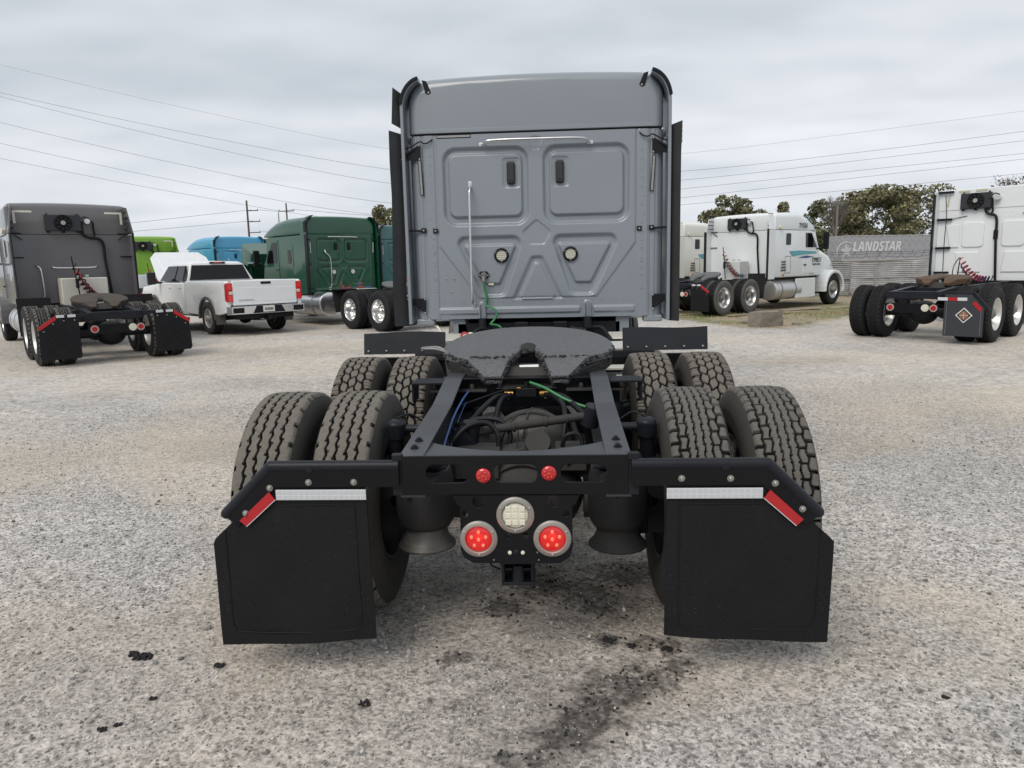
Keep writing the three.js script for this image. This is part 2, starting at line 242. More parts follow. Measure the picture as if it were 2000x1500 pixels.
// side: +1 right, -1 left; dishSide: direction of the dish in x
function wheel(parent, x, y, z, o) {
  const g = grp('wheel', parent, [x, y, z]); const sg = o.dish ?? Math.sign(x);
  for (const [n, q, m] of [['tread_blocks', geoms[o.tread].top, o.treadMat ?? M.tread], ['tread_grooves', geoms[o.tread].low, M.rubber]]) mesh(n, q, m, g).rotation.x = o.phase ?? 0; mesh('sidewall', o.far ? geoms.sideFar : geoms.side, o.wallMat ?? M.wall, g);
  const r = mesh('rim', o.steer ? geoms.rimSteer : geoms.rim, o.rimMat ?? M.alu, g), h = mesh('hub', o.steer ? geoms.hubSteer : geoms.hub, o.hubMat ?? M.dirtMetal, g);
  if (sg < 0) { r.rotation.y = h.rotation.y = Math.PI; }
  if (o.roll) { r.rotation.x = h.rotation.x = o.roll; }
  return g;
}
// ---------------------------------------------------------------- pressed back wall of the sleeper
const sdRR = (x, y, cx, cy, hx, hy, r) => { const qx = Math.abs(x - cx) - hx + r, qy = Math.abs(y - cy) - hy + r; return Math.hypot(Math.max(qx, 0), Math.max(qy, 0)) + Math.min(Math.max(qx, qy), 0) - r; };
function sdPoly(x, y, p, r = 0) { let d = 1e9, s = 1; for (let i = 0, n = p.length, j = n - 1; i < n; j = i++) { const ex = p[j][0] - p[i][0], ey = p[j][1] - p[i][1], wx = x - p[i][0], wy = y - p[i][1], t = clamp((wx * ex + wy * ey) / (ex * ex + ey * ey)), bx = wx - ex * t, by = wy - ey * t; d = Math.min(d, bx * bx + by * by); const c1 = y >= p[i][1], c2 = y < p[j][1], c3 = ex * wy > ey * wx; if ((c1 && c2 && c3) || (!c1 && !c2 && !c3)) s = -s; } return s * Math.sqrt(d) - r; }
const inS = (d, w) => 1 - sst(-w, 0, d); // 1 inside
function pressH(x, y) {
  const ax = Math.abs(x); let h = 0;
  // W shaped raised field
  const field = sdPoly(ax, y, [[-0.1, 2.76], [0.885, 2.76], [0.885, 1.75], [0.535, 1.275], [0.27, 1.275], [0.0, 1.28], [-0.1, 1.28]], 0);
  h += 0.010 * inS(field, 0.012);
  const uo = sdRR(ax, y, 0.446, 2.270, 0.392, 0.348, 0.13), ui = sdRR(ax, y, 0.449, 2.279, 0.336, 0.283, 0.075);
  h -= 0.028 * inS(uo, 0.034); h += 0.025 * inS(ui, 0.022);
  const lo = sdPoly(ax, y, [[0.215, 1.765], [0.645, 1.765], [0.455, 1.36], [0.35, 1.36]], 0.082), li = sdPoly(ax, y, [[0.218, 1.738], [0.632, 1.738], [0.468, 1.428], [0.358, 1.428]], 0.03);
  h -= 0.028 * inS(lo, 0.04); h += 0.024 * inS(li, 0.022);
  // centre pentagon and triangle
  const pe = sdPoly(ax, y, [[-0.05, 1.935], [0.0, 1.935], [0.092, 1.858], [0.05, 1.785], [-0.05, 1.785]], 0.035); h -= 0.008 * inS(pe, 0.010);
  const to = sdPoly(ax, y, [[-0.05, 1.60], [0.02, 1.60], [0.175, 1.27], [-0.05, 1.27]], 0.06), ti = sdPoly(ax, y, [[-0.03, 1.56], [0.0, 1.56], [0.125, 1.295], [-0.03, 1.295]], 0.04);
  h -= 0.02 * inS(to, 0.035) * sst(1.262, 1.285, y); h += 0.018 * inS(ti, 0.018);
  // scoop under the top rail
  const sc = sdPoly(ax, y, [[-0.03, 2.68], [0.045, 2.66], [0.02, 2.59], [-0.03, 2.59]], 0.02); h -= 0.008 * inS(sc, 0.010);
  // shutter recesses
  const vr = sdRR(ax, y, 0.2165, 2.382, 0.08, 0.132, 0.03); h -= 0.007 * inS(vr, 0.010); const vi = sdRR(ax, y, 0.2165, 2.38, 0.058, 0.112, 0.02); h -= 0.003 * inS(vi, 0.006);
  // bottom rail: three pressed bars, rivet flange
  for (const [c, hw] of [[-0.715, 0.192], [-0.05, 0.44], [0.69, 0.19]]) { const b = sdRR(x, y, c, 1.165, hw, 0.034, 0.02); h += 0.014 * inS(b, 0.016); }
  for (const c of [-0.508, 0.448]) { const b = sdRR(x, y, c, 1.16, 0.034, 0.09, 0.03); h += 0.010 * inS(b, 0.012); }
  // corner posts with folds, wrapping round to the sides
  h += 0.008 * inS(sdRR(ax, y, 0.945, 1.9, 0.045, 0.83, 0.02), 0.008);
  h -= 0.007 * band(ax - 1.012, 0.014) + 0.005 * band(ax - 1.055, 0.01);
  if (ax > 1.03) { const t = clamp((ax - 1.03) / 0.1); h -= 0.11 * (1 - Math.sqrt(Math.max(0, 1 - t * t))); }
  h += 0.0016 * (fbm(x * 2.3 + 9, y * 2.3, 3) - 0.5);
  return h;
}
function makeWall(step) {
  const x0 = -1.129, x1 = 1.129, y0 = 1.095, y1 = 2.722, nx = Math.round((x1 - x0) / step), ny = Math.round((y1 - y0) / step), pos = [], uv = [], idx = [];
  for (let j = 0; j <= ny; j++) for (let i = 0; i <= nx; i++) { const x = mix(x0, x1, i / nx), y = mix(y0, y1, j / ny); pos.push(x, y, pressH(x, y)); uv.push(x, y); }
  for (let j = 0; j < ny; j++) for (let i = 0; i < nx; i++) { const a = j * (nx + 1) + i, b = a + nx + 1; idx.push(a, a + 1, b, b, a + 1, b + 1); }
  const g = new THREE.BufferGeometry(); g.setAttribute('position', new THREE.Float32BufferAttribute(pos, 3)); g.setAttribute('uv', new THREE.Float32BufferAttribute(uv, 2)); g.setIndex(idx); g.computeVertexNormals(); return g;
}
const wallFine = makeWall(0.0062), wallCoarse = makeWall(0.016);
// roof cap of the mid roof sleeper: back face with rounded rim; local z=0 is the back face
function roofCap(zf, roofTop = 3.2) {
  const R = (inset, z, rt = 0.2) => ({ z, p: ring(2.256 - inset * 2, 2.738, roofTop - inset, rt, 0.012, 0.036) });
  return loft([R(0.085, 0.0), R(0.06, -0.006), R(0.035, -0.024), R(0.014, -0.052), R(0.003, -0.09), R(0, -0.14), R(0, zf * 0.45), { z: zf * 0.7, p: ring(2.25, 2.738, roofTop - 0.05, 0.25, 0.012, 0.05) }, { z: zf * 0.88, p: ring(2.2, 2.738, roofTop - 0.2, 0.2, 0.012, 0.06) }, { z: zf, p: ring(2.1, 2.738, roofTop - 0.41, 0.02, 0.012, 0.02) }], 0.9);
}
// rest of the cab: sleeper sides, door zone, windscreen, hood
function cabBody(t, col, zb, o = {}) {
  const c = o.cab ?? grp('sleeper_cab', t, [0, 0, 0]), yb = o.bottom ?? 1.06, top = o.top ?? 2.72, w = o.w ?? 2.25, L = o.len ?? 2.5;
  mesh('cab_shell', loft([{ z: zb, p: ring(w - 0.1, yb + 0.03, top, 0.05, 0.05) }, { z: zb - 0.09, p: ring(w, yb, top, 0.04, 0.05) }, { z: zb - L * 0.62, p: ring(w, yb, top, 0.04, 0.05) }, { z: zb - L * 0.94, p: ring(w - 0.005, yb, top, 0.06, 0.05) }, { z: zb - L, p: ring(w - 0.2, yb, top - 0.1, 0.1, 0.05) }, { z: zb - L - 0.42, p: ring(w - 0.34, yb, 1.86, 0.1, 0.05) }], 0.5), col, c);
  const zw = zb - L; // windscreen
  new B().hex([[-0.98, 1.9, zw - 0.41], [0.98, 1.9, zw - 0.41], [0.98, 1.9, zw - 0.43], [-0.98, 1.9, zw - 0.43], [-0.9, 2.56, zw - 0.03], [0.9, 2.56, zw - 0.03], [0.9, 2.56, zw - 0.05], [-0.9, 2.56, zw - 0.05]]).mesh('windscreen', M.glass, c);
  for (const s of [-1, 1]) {
    const X = s * (w / 2 + 0.002), ry = s > 0 ? Math.PI / 2 : -Math.PI / 2;
    // shapes drawn in (z,y): local x -> along the cab
    const side = (b, pts, d, holes = []) => { const sh = shp(pts); const g = new THREE.ExtrudeGeometry(sh, { depth: d, bevelEnabled: true, bevelSize: 0.006, bevelThickness: 0.004, bevelSegments: 1, curveSegments: 8 }); g.rotateY(-Math.PI / 2); if (s > 0) g.translate(d, 0, 0); b.add(g, [X, 0, 0]); return b; };
    const zd0 = zb - L * 0.64, zd1 = zb - L * 1.06;
    if (!o.noDoor) {
      const door = side(new B(), [[zd0, yb + 0.12], [zd0, top - 0.1], [zd0 - 0.35, top - 0.1], [zd1 + 0.1, 1.9], [zd1, 1.5], [zd1, yb + 0.12]], 0.006).mesh('door', col, c);
      side(new B(), [[zd0 - 0.08, 1.95], [zd0 - 0.08, top - 0.17], [zd0 - 0.36, top - 0.17], [zd1 + 0.2, 1.95]], 0.012).mesh('door_window', M.glass, c);
      new B().box(X + s * 0.02, 1.75, zd0 - 0.12, 0.03, 0.03, 0.12).mesh('door_handle', M.black, c);
    }
    if (o.window !== false) { const zc = zb - L * (o.winAt ?? 0.36), wh = o.winH ?? 0.19, ww = o.winW ?? 0.11; side(new B(), rrShape(zc - ww, 2.12 - wh, zc + ww, 2.12 + wh, o.winR ?? 0.09), 0.01).mesh('sleeper_window', M.glass, c); if (o.winFrame) side(new B(), rrShape(zc - ww - 0.1, 2.12 - wh - 0.12, zc + ww + 0.1, 2.12 + wh + 0.14, 0.08), 0.003).mesh('window_surround', col, c); }
    if (o.locker) side(new B(), rrShape(zb - L * 0.36 - 0.17, yb + 0.12, zb - L * 0.36 + 0.17, yb + 0.62, 0.04), 0.006).mesh('luggage_door', col, c);
    // mirror
    const m = new B(); m.box(s * (w / 2 + 0.24), 2.1, zd1 + 0.05, 0.2, 0.5, 0.1, [0, 0, 0], 0.04); m.tube([[s * (w / 2 - 0.05), 1.85, zd1 + 0.06], [s * (w / 2 + 0.1), 1.88, zd1 + 0.05], [s * (w / 2 + 0.2), 1.95, zd1 + 0.05]], 0.02, 8, 6); m.mesh('mirror', o.mirrorMat ?? M.black, c);
  }
  return c;
}
function hood(t, col, z0, o = {}) {
  const h = o.group ?? grp('hood', t); const tilt = o.open ?? 0;
  const L = o.len ?? 1.45, r = [{ z: 0, p: ring(1.75, 1.0, 1.86, 0.16, 0.05, 0.05) }, { z: -L * 0.3, p: ring(1.8, 0.95, 1.8, 0.18, 0.05, 0.05) }, { z: -L * 0.7, p: ring(1.7, 0.75, 1.66, 0.22, 0.05, 0.05) }, { z: -L * 0.95, p: ring(1.5, 0.65, 1.5, 0.2, 0.1, 0.04) }, { z: -L, p: ring(1.3, 0.7, 1.4, 0.2, 0.1, 0.04) }];
  mesh('hood_shell', loft(r, 0.8), col, h);
  for (const s of [-1, 1]) { // wheel arch fender
    const pr = [], n = 14; for (let i = 0; i <= n; i++) { const a = mix(-0.1, Math.PI + 0.05, i / n); pr.push([0.64 * Math.cos(a), 0.64 * Math.sin(a)]); } for (let i = n; i >= 0; i--) { const a = mix(-0.1, Math.PI + 0.05, i / n); pr.push([0.57 * Math.cos(a), 0.57 * Math.sin(a)]); }
    const g = new THREE.ExtrudeGeometry(shp(pr), { depth: 0.4, bevelEnabled: true, bevelSize: 0.015, bevelThickness: 0.02, bevelSegments: 2 }); g.rotateY(Math.PI / 2); new B().add(g, [s > 0 ? 0.8 : -1.2, 0.5, -L * 0.52]).mesh('fender', col, h);
    new B().box(s * 0.62, 1.16, -L * 0.99, 0.3, 0.22, 0.1, [0, s * -0.3, 0], 0.05).mesh('headlight', M.whiteLens, h);
  }
  new B().box(0, 1.1, -L - 0.01, 0.8, 0.55, 0.05, [0.05, 0, 0], 0.04).mesh('grille', M.black, h);
  new B().box(0, 0.5, -L + 0.02, 2.2, 0.36, 0.3, [0, 0, 0], 0.08).mesh('bumper', o.bumper ?? col, h);
  h.position.z = z0; if (tilt) { h.position.set(0, 0.6 * 0, z0); }
  return h;
}
// ---------------------------------------------------------------- the grey tractor in front
const GREY = paint(0.246, 0.282, 0.322, { roughness: 0.42 });
function flapTape(b, x0, x1, y0, y1, z) { b.box((x0 + x1) / 2, (y0 + y1) / 2, z, Math.abs(x1 - x0), Math.abs(y1 - y0), 0.003, [0, 0, 0], 0.0008); return b; }
const hero = thing('tractor_truck', 'slate grey day-worn semi tractor with pressed sleeper back wall and lit red tail lamps', 'truck', [0, 0, 0]);
hero.userData.label = 'slate grey semi tractor with pressed sleeper back and plain black mud flaps';
const ZC = -4.1, ZR = -0.70, ZF = -2.02;
{ // cab
  const c = grp('sleeper_cab', hero);
  mesh('back_wall', wallFine, GREY, c).position.z = ZC;
  mesh('roof_cap', roofCap(-2.9), GREY, c).position.z = ZC + 0.012;
  cabBody(hero, GREY, ZC - 0.15, { cab: c, len: 2.6, w: 2.25, winFrame: true });
  new B().box(0, 2.730, ZC - 0.05, 2.2, 0.03, 0.06).mesh('roof_seal', M.black, c);
  // little ledge along the roof cap
  new B().box(0, 2.757, ZC + 0.012, 2.07, 0.034, 0.008, [0, 0, 0], 0.003).mesh('roof_ledge', GREY, c);
  // rivets
  const rv = new B(); for (let i = 0; i < 20; i++) rv.bolt([-0.86 + i * 0.0905, 1.252, ZC + 0.002], 0.0055, 0.004, [0, 0, 1], 6);
  for (const s of [-1, 1]) for (let i = 0; i < 17; i++) rv.bolt([s * (0.935 + (i % 2) * 0.022 * (i > 6 && i < 12 ? 1 : 0)), 1.30 + i * 0.078, ZC + 0.007], 0.0065, 0.005, [0, 0, 1], 6);
  rv.mesh('rivets', GREY, c).userData.kind = 'stuff';
  bolts('screw', M.zinc, c, [[-0.83, 1.462], [-0.757, 1.462], [-0.79, 1.345], [-0.93, 1.33], [-0.93, 1.53]].map(p => [p[0], p[1], ZC + 0.004]), 0.007, 0.005, [0, 0, 1], 7); for (const s of [-1, 1]) bolts('screw', M.zinc, c, [0, 1, 2, 3, 4].map(i => [s * 0.93, 1.35 + i * 0.12, ZC + 0.012]), 0.006, 0.005, [0, 0, 1], 7);
  // shutters
  for (const x of [-0.2195, 0.2125]) { const b = new B(); b.add(new RoundedBoxGeometry(0.075, 0.196, 0.05, 3, 0.02), [x, 2.381, ZC + 0.008]); b.box(x, 2.375, ZC + 0.034, 0.05, 0.12, 0.008, [0, 0, 0], 0.003); b.mesh('vent_flap', std(0.022, 0.024, 0.028, 0.6), c); }
  // work lamps
  for (const x of [-0.322, 0.30]) { const l = grp('work_lamp', c, [x, 1.662, ZC + 0.004]); const b = new B(); b.g.push(nrm(new THREE.LatheGeometry([[0.044, 0.01], [0.048, 0.022], [0.066, 0.02], [0.068, 0.0]].map(p => new THREE.Vector2(...p)), 28)).rotateX(Math.PI / 2)); b.mesh('bezel', M.black, l); const n = new B(); n.cyl([0, 0, 0], [0, 0, 0.014], 0.046, 0.046, 28); n.mesh('lens', M.whiteLens, l); const k = new B(); for (let i = -2; i <= 2; i++) k.box(0, i * 0.017, 0.016, 2 * Math.sqrt(0.044 ** 2 - (i * 0.017) ** 2) - 0.008, 0.003, 0.004); k.mesh('lens_rib', M.greyMetal, l); bolts('screw', M.zinc, l, [0, 1, 2].map(i => { const a = Math.PI * 1.5 + i * 2.094; return [0.057 * Math.cos(a), 0.057 * Math.sin(a), 0.02]; }), 0.005, 0.004); }
  // grab handles
  const gh = grp('grab_handle', c); new B().tube([[-0.588, 2.285, ZC + 0.012], [-0.585, 2.25, ZC + 0.05], [-0.59, 2.19, ZC + 0.075], [-0.592, 1.9, ZC + 0.078], [-0.594, 1.5, ZC + 0.078], [-0.593, 1.3, ZC + 0.075], [-0.592, 1.262, ZC + 0.05], [-0.592, 1.225, ZC + 0.014]], 0.0105, 60, 10).mesh('bar', M.alu, gh); for (const y of [2.292, 1.215]) { const gp = new B(); gp.box(-0.588, y, ZC + 0.008, 0.034, 0.052, 0.01, [0, 0, 0], 0.004); gp.bolt([-0.588, y, ZC + 0.012], 0.009, 0.008); gp.mesh('foot', M.alu, gh); }
  const gh2 = grp('grab_handle', c); new B().tube([[-0.468, 2.632, ZC + 0.012], [-0.44, 2.637, ZC + 0.04], [-0.385, 2.655, ZC + 0.07], [0, 2.657, ZC + 0.074], [0.4, 2.652, ZC + 0.07], [0.452, 2.63, ZC + 0.04], [0.48, 2.622, ZC + 0.012]], 0.0105, 60, 10).mesh('bar', M.alu, gh2); for (const [x, y] of [[-0.474, 2.632], [0.484, 2.622]]) { const gq = new B(); gq.box(x, y, ZC + 0.008, 0.048, 0.03, 0.01, [0, 0, 0], 0.004); gq.bolt([x, y, ZC + 0.012], 0.008, 0.007); gq.mesh('foot', M.alu, gh2); }
  // retroreflective strips in dark frames
  for (const [x, y, w, h, r] of [[-1.027, 2.363, 0.022, 0.30, 0.04], [1.029, 2.343, 0.022, 0.30, -0.06], [-0.72, 2.708, 0.295, 0.022, 0.0]]) { new B().box(x, y, ZC + 0.010, w + 0.008, h + 0.008, 0.006, [0, 0, r]).mesh('strip_backing', M.black, c); new B().box(x, y, ZC + 0.014, w - 0.004, h - 0.004, 0.006, [0, 0, r]).mesh('reflective_strip', std(0.33, 0.33, 0.33, 0.5, 0, { map: fineT }), c); }
  // socket, sticker and green cable
  const so = grp('trailer_socket', c, [-0.486, 1.487, ZC + 0.002]); new B().ext(shp([[-0.055, 0.0], [-0.03, 0.036], [0.03, 0.036], [0.055, 0.0], [0.03, -0.03], [-0.03, -0.03]]), 0, 0.012, [], 0.002).mesh('plate', M.black, so); const sb = new B(); sb.cyl([0, 0, 0.01], [0, -0.012, 0.05], 0.03, 0.026, 16); sb.cyl([0, -0.012, 0.045], [0, -0.055, 0.06], 0.015, 0.013, 10); sb.mesh('plug', M.greyMetal, so); bolts('screw', M.zinc, so, [[-0.038, 0, 0.012], [0.038, 0, 0.012]], 0.007, 0.005);
  new B().box(-0.425, 1.423, ZC + 0.001, 0.05, 0.05, 0.003, [0, 0, 0], 0.001).box(-0.425, 1.443, ZC + 0.003, 0.044, 0.012, 0.002, [0, 0, 0], 0.0006).mesh('warning_sticker', std(0.66, 0.66, 0.55, 0.5), c);
  new B().tube([[-0.486, 1.44, ZC + 0.06], [-0.482, 1.38, ZC + 0.05], [-0.468, 1.3, ZC + 0.045], [-0.47, 1.22, ZC + 0.05], [-0.44, 1.205, ZC + 0.06], [-0.39, 1.18, ZC + 0.07], [-0.373, 1.13, ZC + 0.075], [-0.40, 1.085, ZC + 0.08], [-0.43, 1.052, ZC + 0.10], [-0.40, 1.05, ZC + 0.15], [-0.34, 1.04, ZC + 0.22], [-0.30, 1.0, ZC + 0.32]], 0.0095, 80, 8).mesh('green_cable', M.greenHose, c);
  new B().tube([[-0.49, 1.42, ZC + 0.04], [-0.474, 1.36, ZC + 0.04], [-0.458, 1.3, ZC + 0.038], [-0.462, 1.24, ZC + 0.035], [-0.48, 1.2, ZC + 0.03]], 0.008, 30, 8).mesh('green_cable', M.greenHose, c);
  // brackets of the side fairings
  for (const s of [-1, 1]) {
    const k = new B(); k.ext(shp([[s * 1.02, 2.648], [s * 1.02, 2.514], [s * 1.2, 2.512], [s * 1.2, 2.54]].slice(0, 4)), ZC + 0.012, 0.006); k.hex([[s * 1.03, 2.63, ZC + 0.016], [s * 1.19, 2.53, ZC + 0.05], [s * 1.19, 2.53, ZC + 0.03], [s * 1.03, 2.63, ZC], [s * 1.03, 2.645, ZC + 0.016], [s * 1.19, 2.55, ZC + 0.05], [s * 1.19, 2.55, ZC + 0.03], [s * 1.03, 2.645, ZC]]); k.mesh('fairing_bracket', M.black, c);
    const k2 = new B(); k2.ext(shp([[s * 1.025, 1.29], [s * 1.2, 1.29], [s * 1.2, 1.26], [s * 1.05, 1.2], [s * 1.03, 1.148]]), ZC + 0.012, 0.006); k2.hex([[s * 1.03, 1.155, ZC + 0.014], [s * 1.195, 1.262, ZC + 0.04], [s * 1.195, 1.262, ZC + 0.02], [s * 1.03, 1.155, ZC], [s * 1.03, 1.172, ZC + 0.014], [s * 1.195, 1.28, ZC + 0.04], [s * 1.195, 1.28, ZC + 0.02], [s * 1.03, 1.172, ZC]]); k2.mesh('fairing_bracket', M.black, c);
    const k3 = new B(); new B().box(s * 0.913, 1.893 - (s > 0 ? 0.022 : 0), ZC + 0.014, 0.042, 0.042, 0.012).mesh('strut_foot', M.black, c); k3.box(s * 1.02, 1.9 - (s > 0 ? 0.026 : 0), ZC + 0.014, 0.042, 0.045, 0.012); k3.hex([[s * 1.03, 1.885, ZC + 0.018], [s * 1.21, 1.897, ZC + 0.03], [s * 1.21, 1.897, ZC + 0.015], [s * 1.03, 1.885, ZC + 0.006], [s * 1.03, 1.905, ZC + 0.018], [s * 1.21, 1.912, ZC + 0.03], [s * 1.21, 1.912, ZC + 0.015], [s * 1.03, 1.905, ZC + 0.006]].map(p => [p[0], p[1] - (s > 0 ? 0.026 : 0), p[2]])); k3.mesh('fairing_strut', M.black, c);
    bolts('bracket_bolt', M.zinc, c, [[1.03, 2.64], [1.03, 2.522], [1.185, 2.525], [1.035, 1.282], [1.038, 1.158], [1.185, 1.282], [0.913, 1.893], [1.02, 1.9], [1.2, 1.905]].map(([x, y]) => [s * x, y - (s > 0 && y > 1.8 && y < 2 ? 0.024 : 0), ZC + 0.019 + (x > 1.1 ? 0.012 : 0)]), 0.009, 0.008);
    new B().tube([[s * 0.91, 2.69, ZC + 0.012], [s * 0.945, 2.66, ZC + 0.03], [s * 0.985, 2.652, ZC + 0.035], [s * 1.02, 2.67, ZC + 0.03], [s * 1.1, 2.63, ZC + 0.03], [s * 1.19, 2.6, ZC + 0.02]], 0.006, 26, 6).mesh('lamp_wire', M.black, c);
    // painted side fairing with a curled top, and its black rubber edge
    const f = grp('side_fairing', hero); const cx = s * 1.155;
    const fp = [[1.14, 1.06, -0.16], [1.145, 2.6, -0.16], [1.13, 2.95, -0.16], [1.08, 3.1, -0.16], [0.97, 3.19, -0.16]]; const crv = k => { const p = []; for (let i = 0; i <= 14; i++) { const a = i / 14 * 1.36; p.push([0.955 + (0.222 - k) * Math.cos(a) ** 0.9, 2.93 + (0.272 - k) * Math.sin(a)]); } return p; }, outer = [[1.178, 1.06], [1.178, 2.3], [1.177, 2.75], ...crv(0)], inner = [...crv(0.028).reverse(), [1.15, 2.75], [1.15, 2.3], [1.148, 1.06]];
    const prof = [...outer, ...inner].map(p => [p[0] * s, p[1]]); if (s < 0) prof.reverse();
    new B().ext(shp(prof), ZC - 0.26, 0.34, [], 0.004).mesh('fairing_panel', GREY, f);
    // the curl at the top is black rubber
    const ot = [...crv(-0.008).slice(2), ...crv(0.018).slice(2).reverse()].map(p => [p[0] * s, p[1]]); if (s < 0) ot.reverse(); new B().ext(shp(ot), ZC - 0.05, 0.15, [], 0.003).mesh('rubber_edge', M.black, f);
    const tb = new B(); tb.ext(shp([[s * 0.985, 3.19], [s * 0.945, 3.18], [s * 0.905, 3.085], [s * 0.925, 3.065], [s * 0.955, 3.075]].map(p => p)), ZC + 0.0, 0.014); tb.mesh('top_bracket', M.black, f); new B().bolt([s * 0.928, 3.083, ZC + 0.014], 0.009, 0.008).mesh('bracket_bolt', M.zinc, f);
    const re = new B(); const wv = s < 0 ? 0.008 : 0.004; const ys = [1.05, 1.4, 1.8, 2.2, 2.5, 2.74]; for (let i = 0; i < 5; i++) { const a0 = 1.176 + (s < 0 ? wv * Math.sin(i * 1.7) + (5 - i) * 0.004 : 0), a1 = 1.176 + (s < 0 ? wv * Math.sin((i + 1) * 1.7) + (4 - i) * 0.004 : 0), w0 = (s < 0 ? 0.092 + (5 - i) * 0.003 : 0.078), w1 = (s < 0 ? 0.092 + (4 - i) * 0.003 : 0.078) + (i === 4 && s > 0 ? 0.008 : 0); re.hex([[s * a0, ys[i], ZC + 0.03], [s * (a0 + w0), ys[i] - 0.0, ZC + 0.12], [s * (a0 + w0), ys[i], ZC + 0.105], [s * a0, ys[i], ZC + 0.015], [s * a1, ys[i + 1], ZC + 0.03], [s * (a1 + w1), ys[i + 1] + (i === 4 ? 0.02 : 0), ZC + 0.12], [s * (a1 + w1), ys[i + 1] + (i === 4 ? 0.02 : 0), ZC + 0.105], [s * a1, ys[i + 1], ZC + 0.015]]); } re.mesh('rubber_edge', std(0.03, 0.031, 0.034, 0.6, 0, { map: dustT }), f);
    if (s < 0) new B().hex([[-1.165, 2.775, ZC + 0.03], [-1.25, 2.82, ZC + 0.1], [-1.25, 2.82, ZC + 0.09], [-1.165, 2.775, ZC + 0.02], [-1.155, 3.07, ZC + 0.03], [-1.228, 3.12, ZC + 0.1], [-1.228, 3.12, ZC + 0.09], [-1.155, 3.07, ZC + 0.02]]).mesh('rubber_edge', std(0.03, 0.031, 0.034, 0.6, 0, { map: dustT }), f);
    else new B().box(1.172, 2.9, ZC - 0.04, 0.012, 0.3, 0.14).mesh('rubber_edge', M.galv, f);
    const led = grp('side_lamp', hero, [s * 1.272, s < 0 ? 2.69 : 2.672, ZC - 0.02]); new B().box(0, 0, 0, 0.02, 0.17, 0.03, [0, 0, 0], 0.008).mesh('housing', M.cream, led); const ld = new B(); for (let i = 0; i < 4; i++) ld.box(s * 0.006, -0.057 + i * 0.038, 0.012, 0.014, 0.028, 0.012, [0, 0, 0], 0.004); ld.mesh('lens', M.whiteLens, led);
  }
  // lower corner plates and mounts
  for (const [x0, x1, s] of [[-0.793, -0.656, -1], [0.711, 0.83, 1]]) { new B().hex([[x0, 0.94, ZC - 0.05], [x1, 0.94, ZC - 0.05], [x1, 0.94, ZC - 0.15], [x0, 0.94, ZC - 0.15], [x0, 1.1, ZC - 0.05], [x1 - (s < 0 ? 0.03 : -0.0), 1.1, ZC - 0.05], [x1, 1.1, ZC - 0.15], [x0, 1.1, ZC - 0.15]]).mesh('lower_post', GREY, c); }
  for (const s of [-1, 1]) new B().box(s * 1.04, 1.07, ZC - 0.05, 0.17, 0.06, 0.1, [0, 0, 0], 0.015).mesh('corner_skirt', GREY, c);
  for (const x of [-0.508, 0.448]) { const m = new B(); m.box(x - 0.025, 1.15, ZC + 0.02, 0.007, 0.15, 0.03); m.box(x + 0.025, 1.15, ZC + 0.02, 0.007, 0.15, 0.03); m.bolt([x, 1.235, ZC + 0.004], 0.008, 0.008); m.mesh('lift_bracket', GREY, c); new B().cyl([x, 1.0, ZC + 0.02], [x, 1.1, ZC + 0.02], 0.045, 0.035, 14).mesh('cab_mount', M.black, c); }
  hood(hero, GREY, ZC - 0.15 - 2.6 - 0.4, {});
}
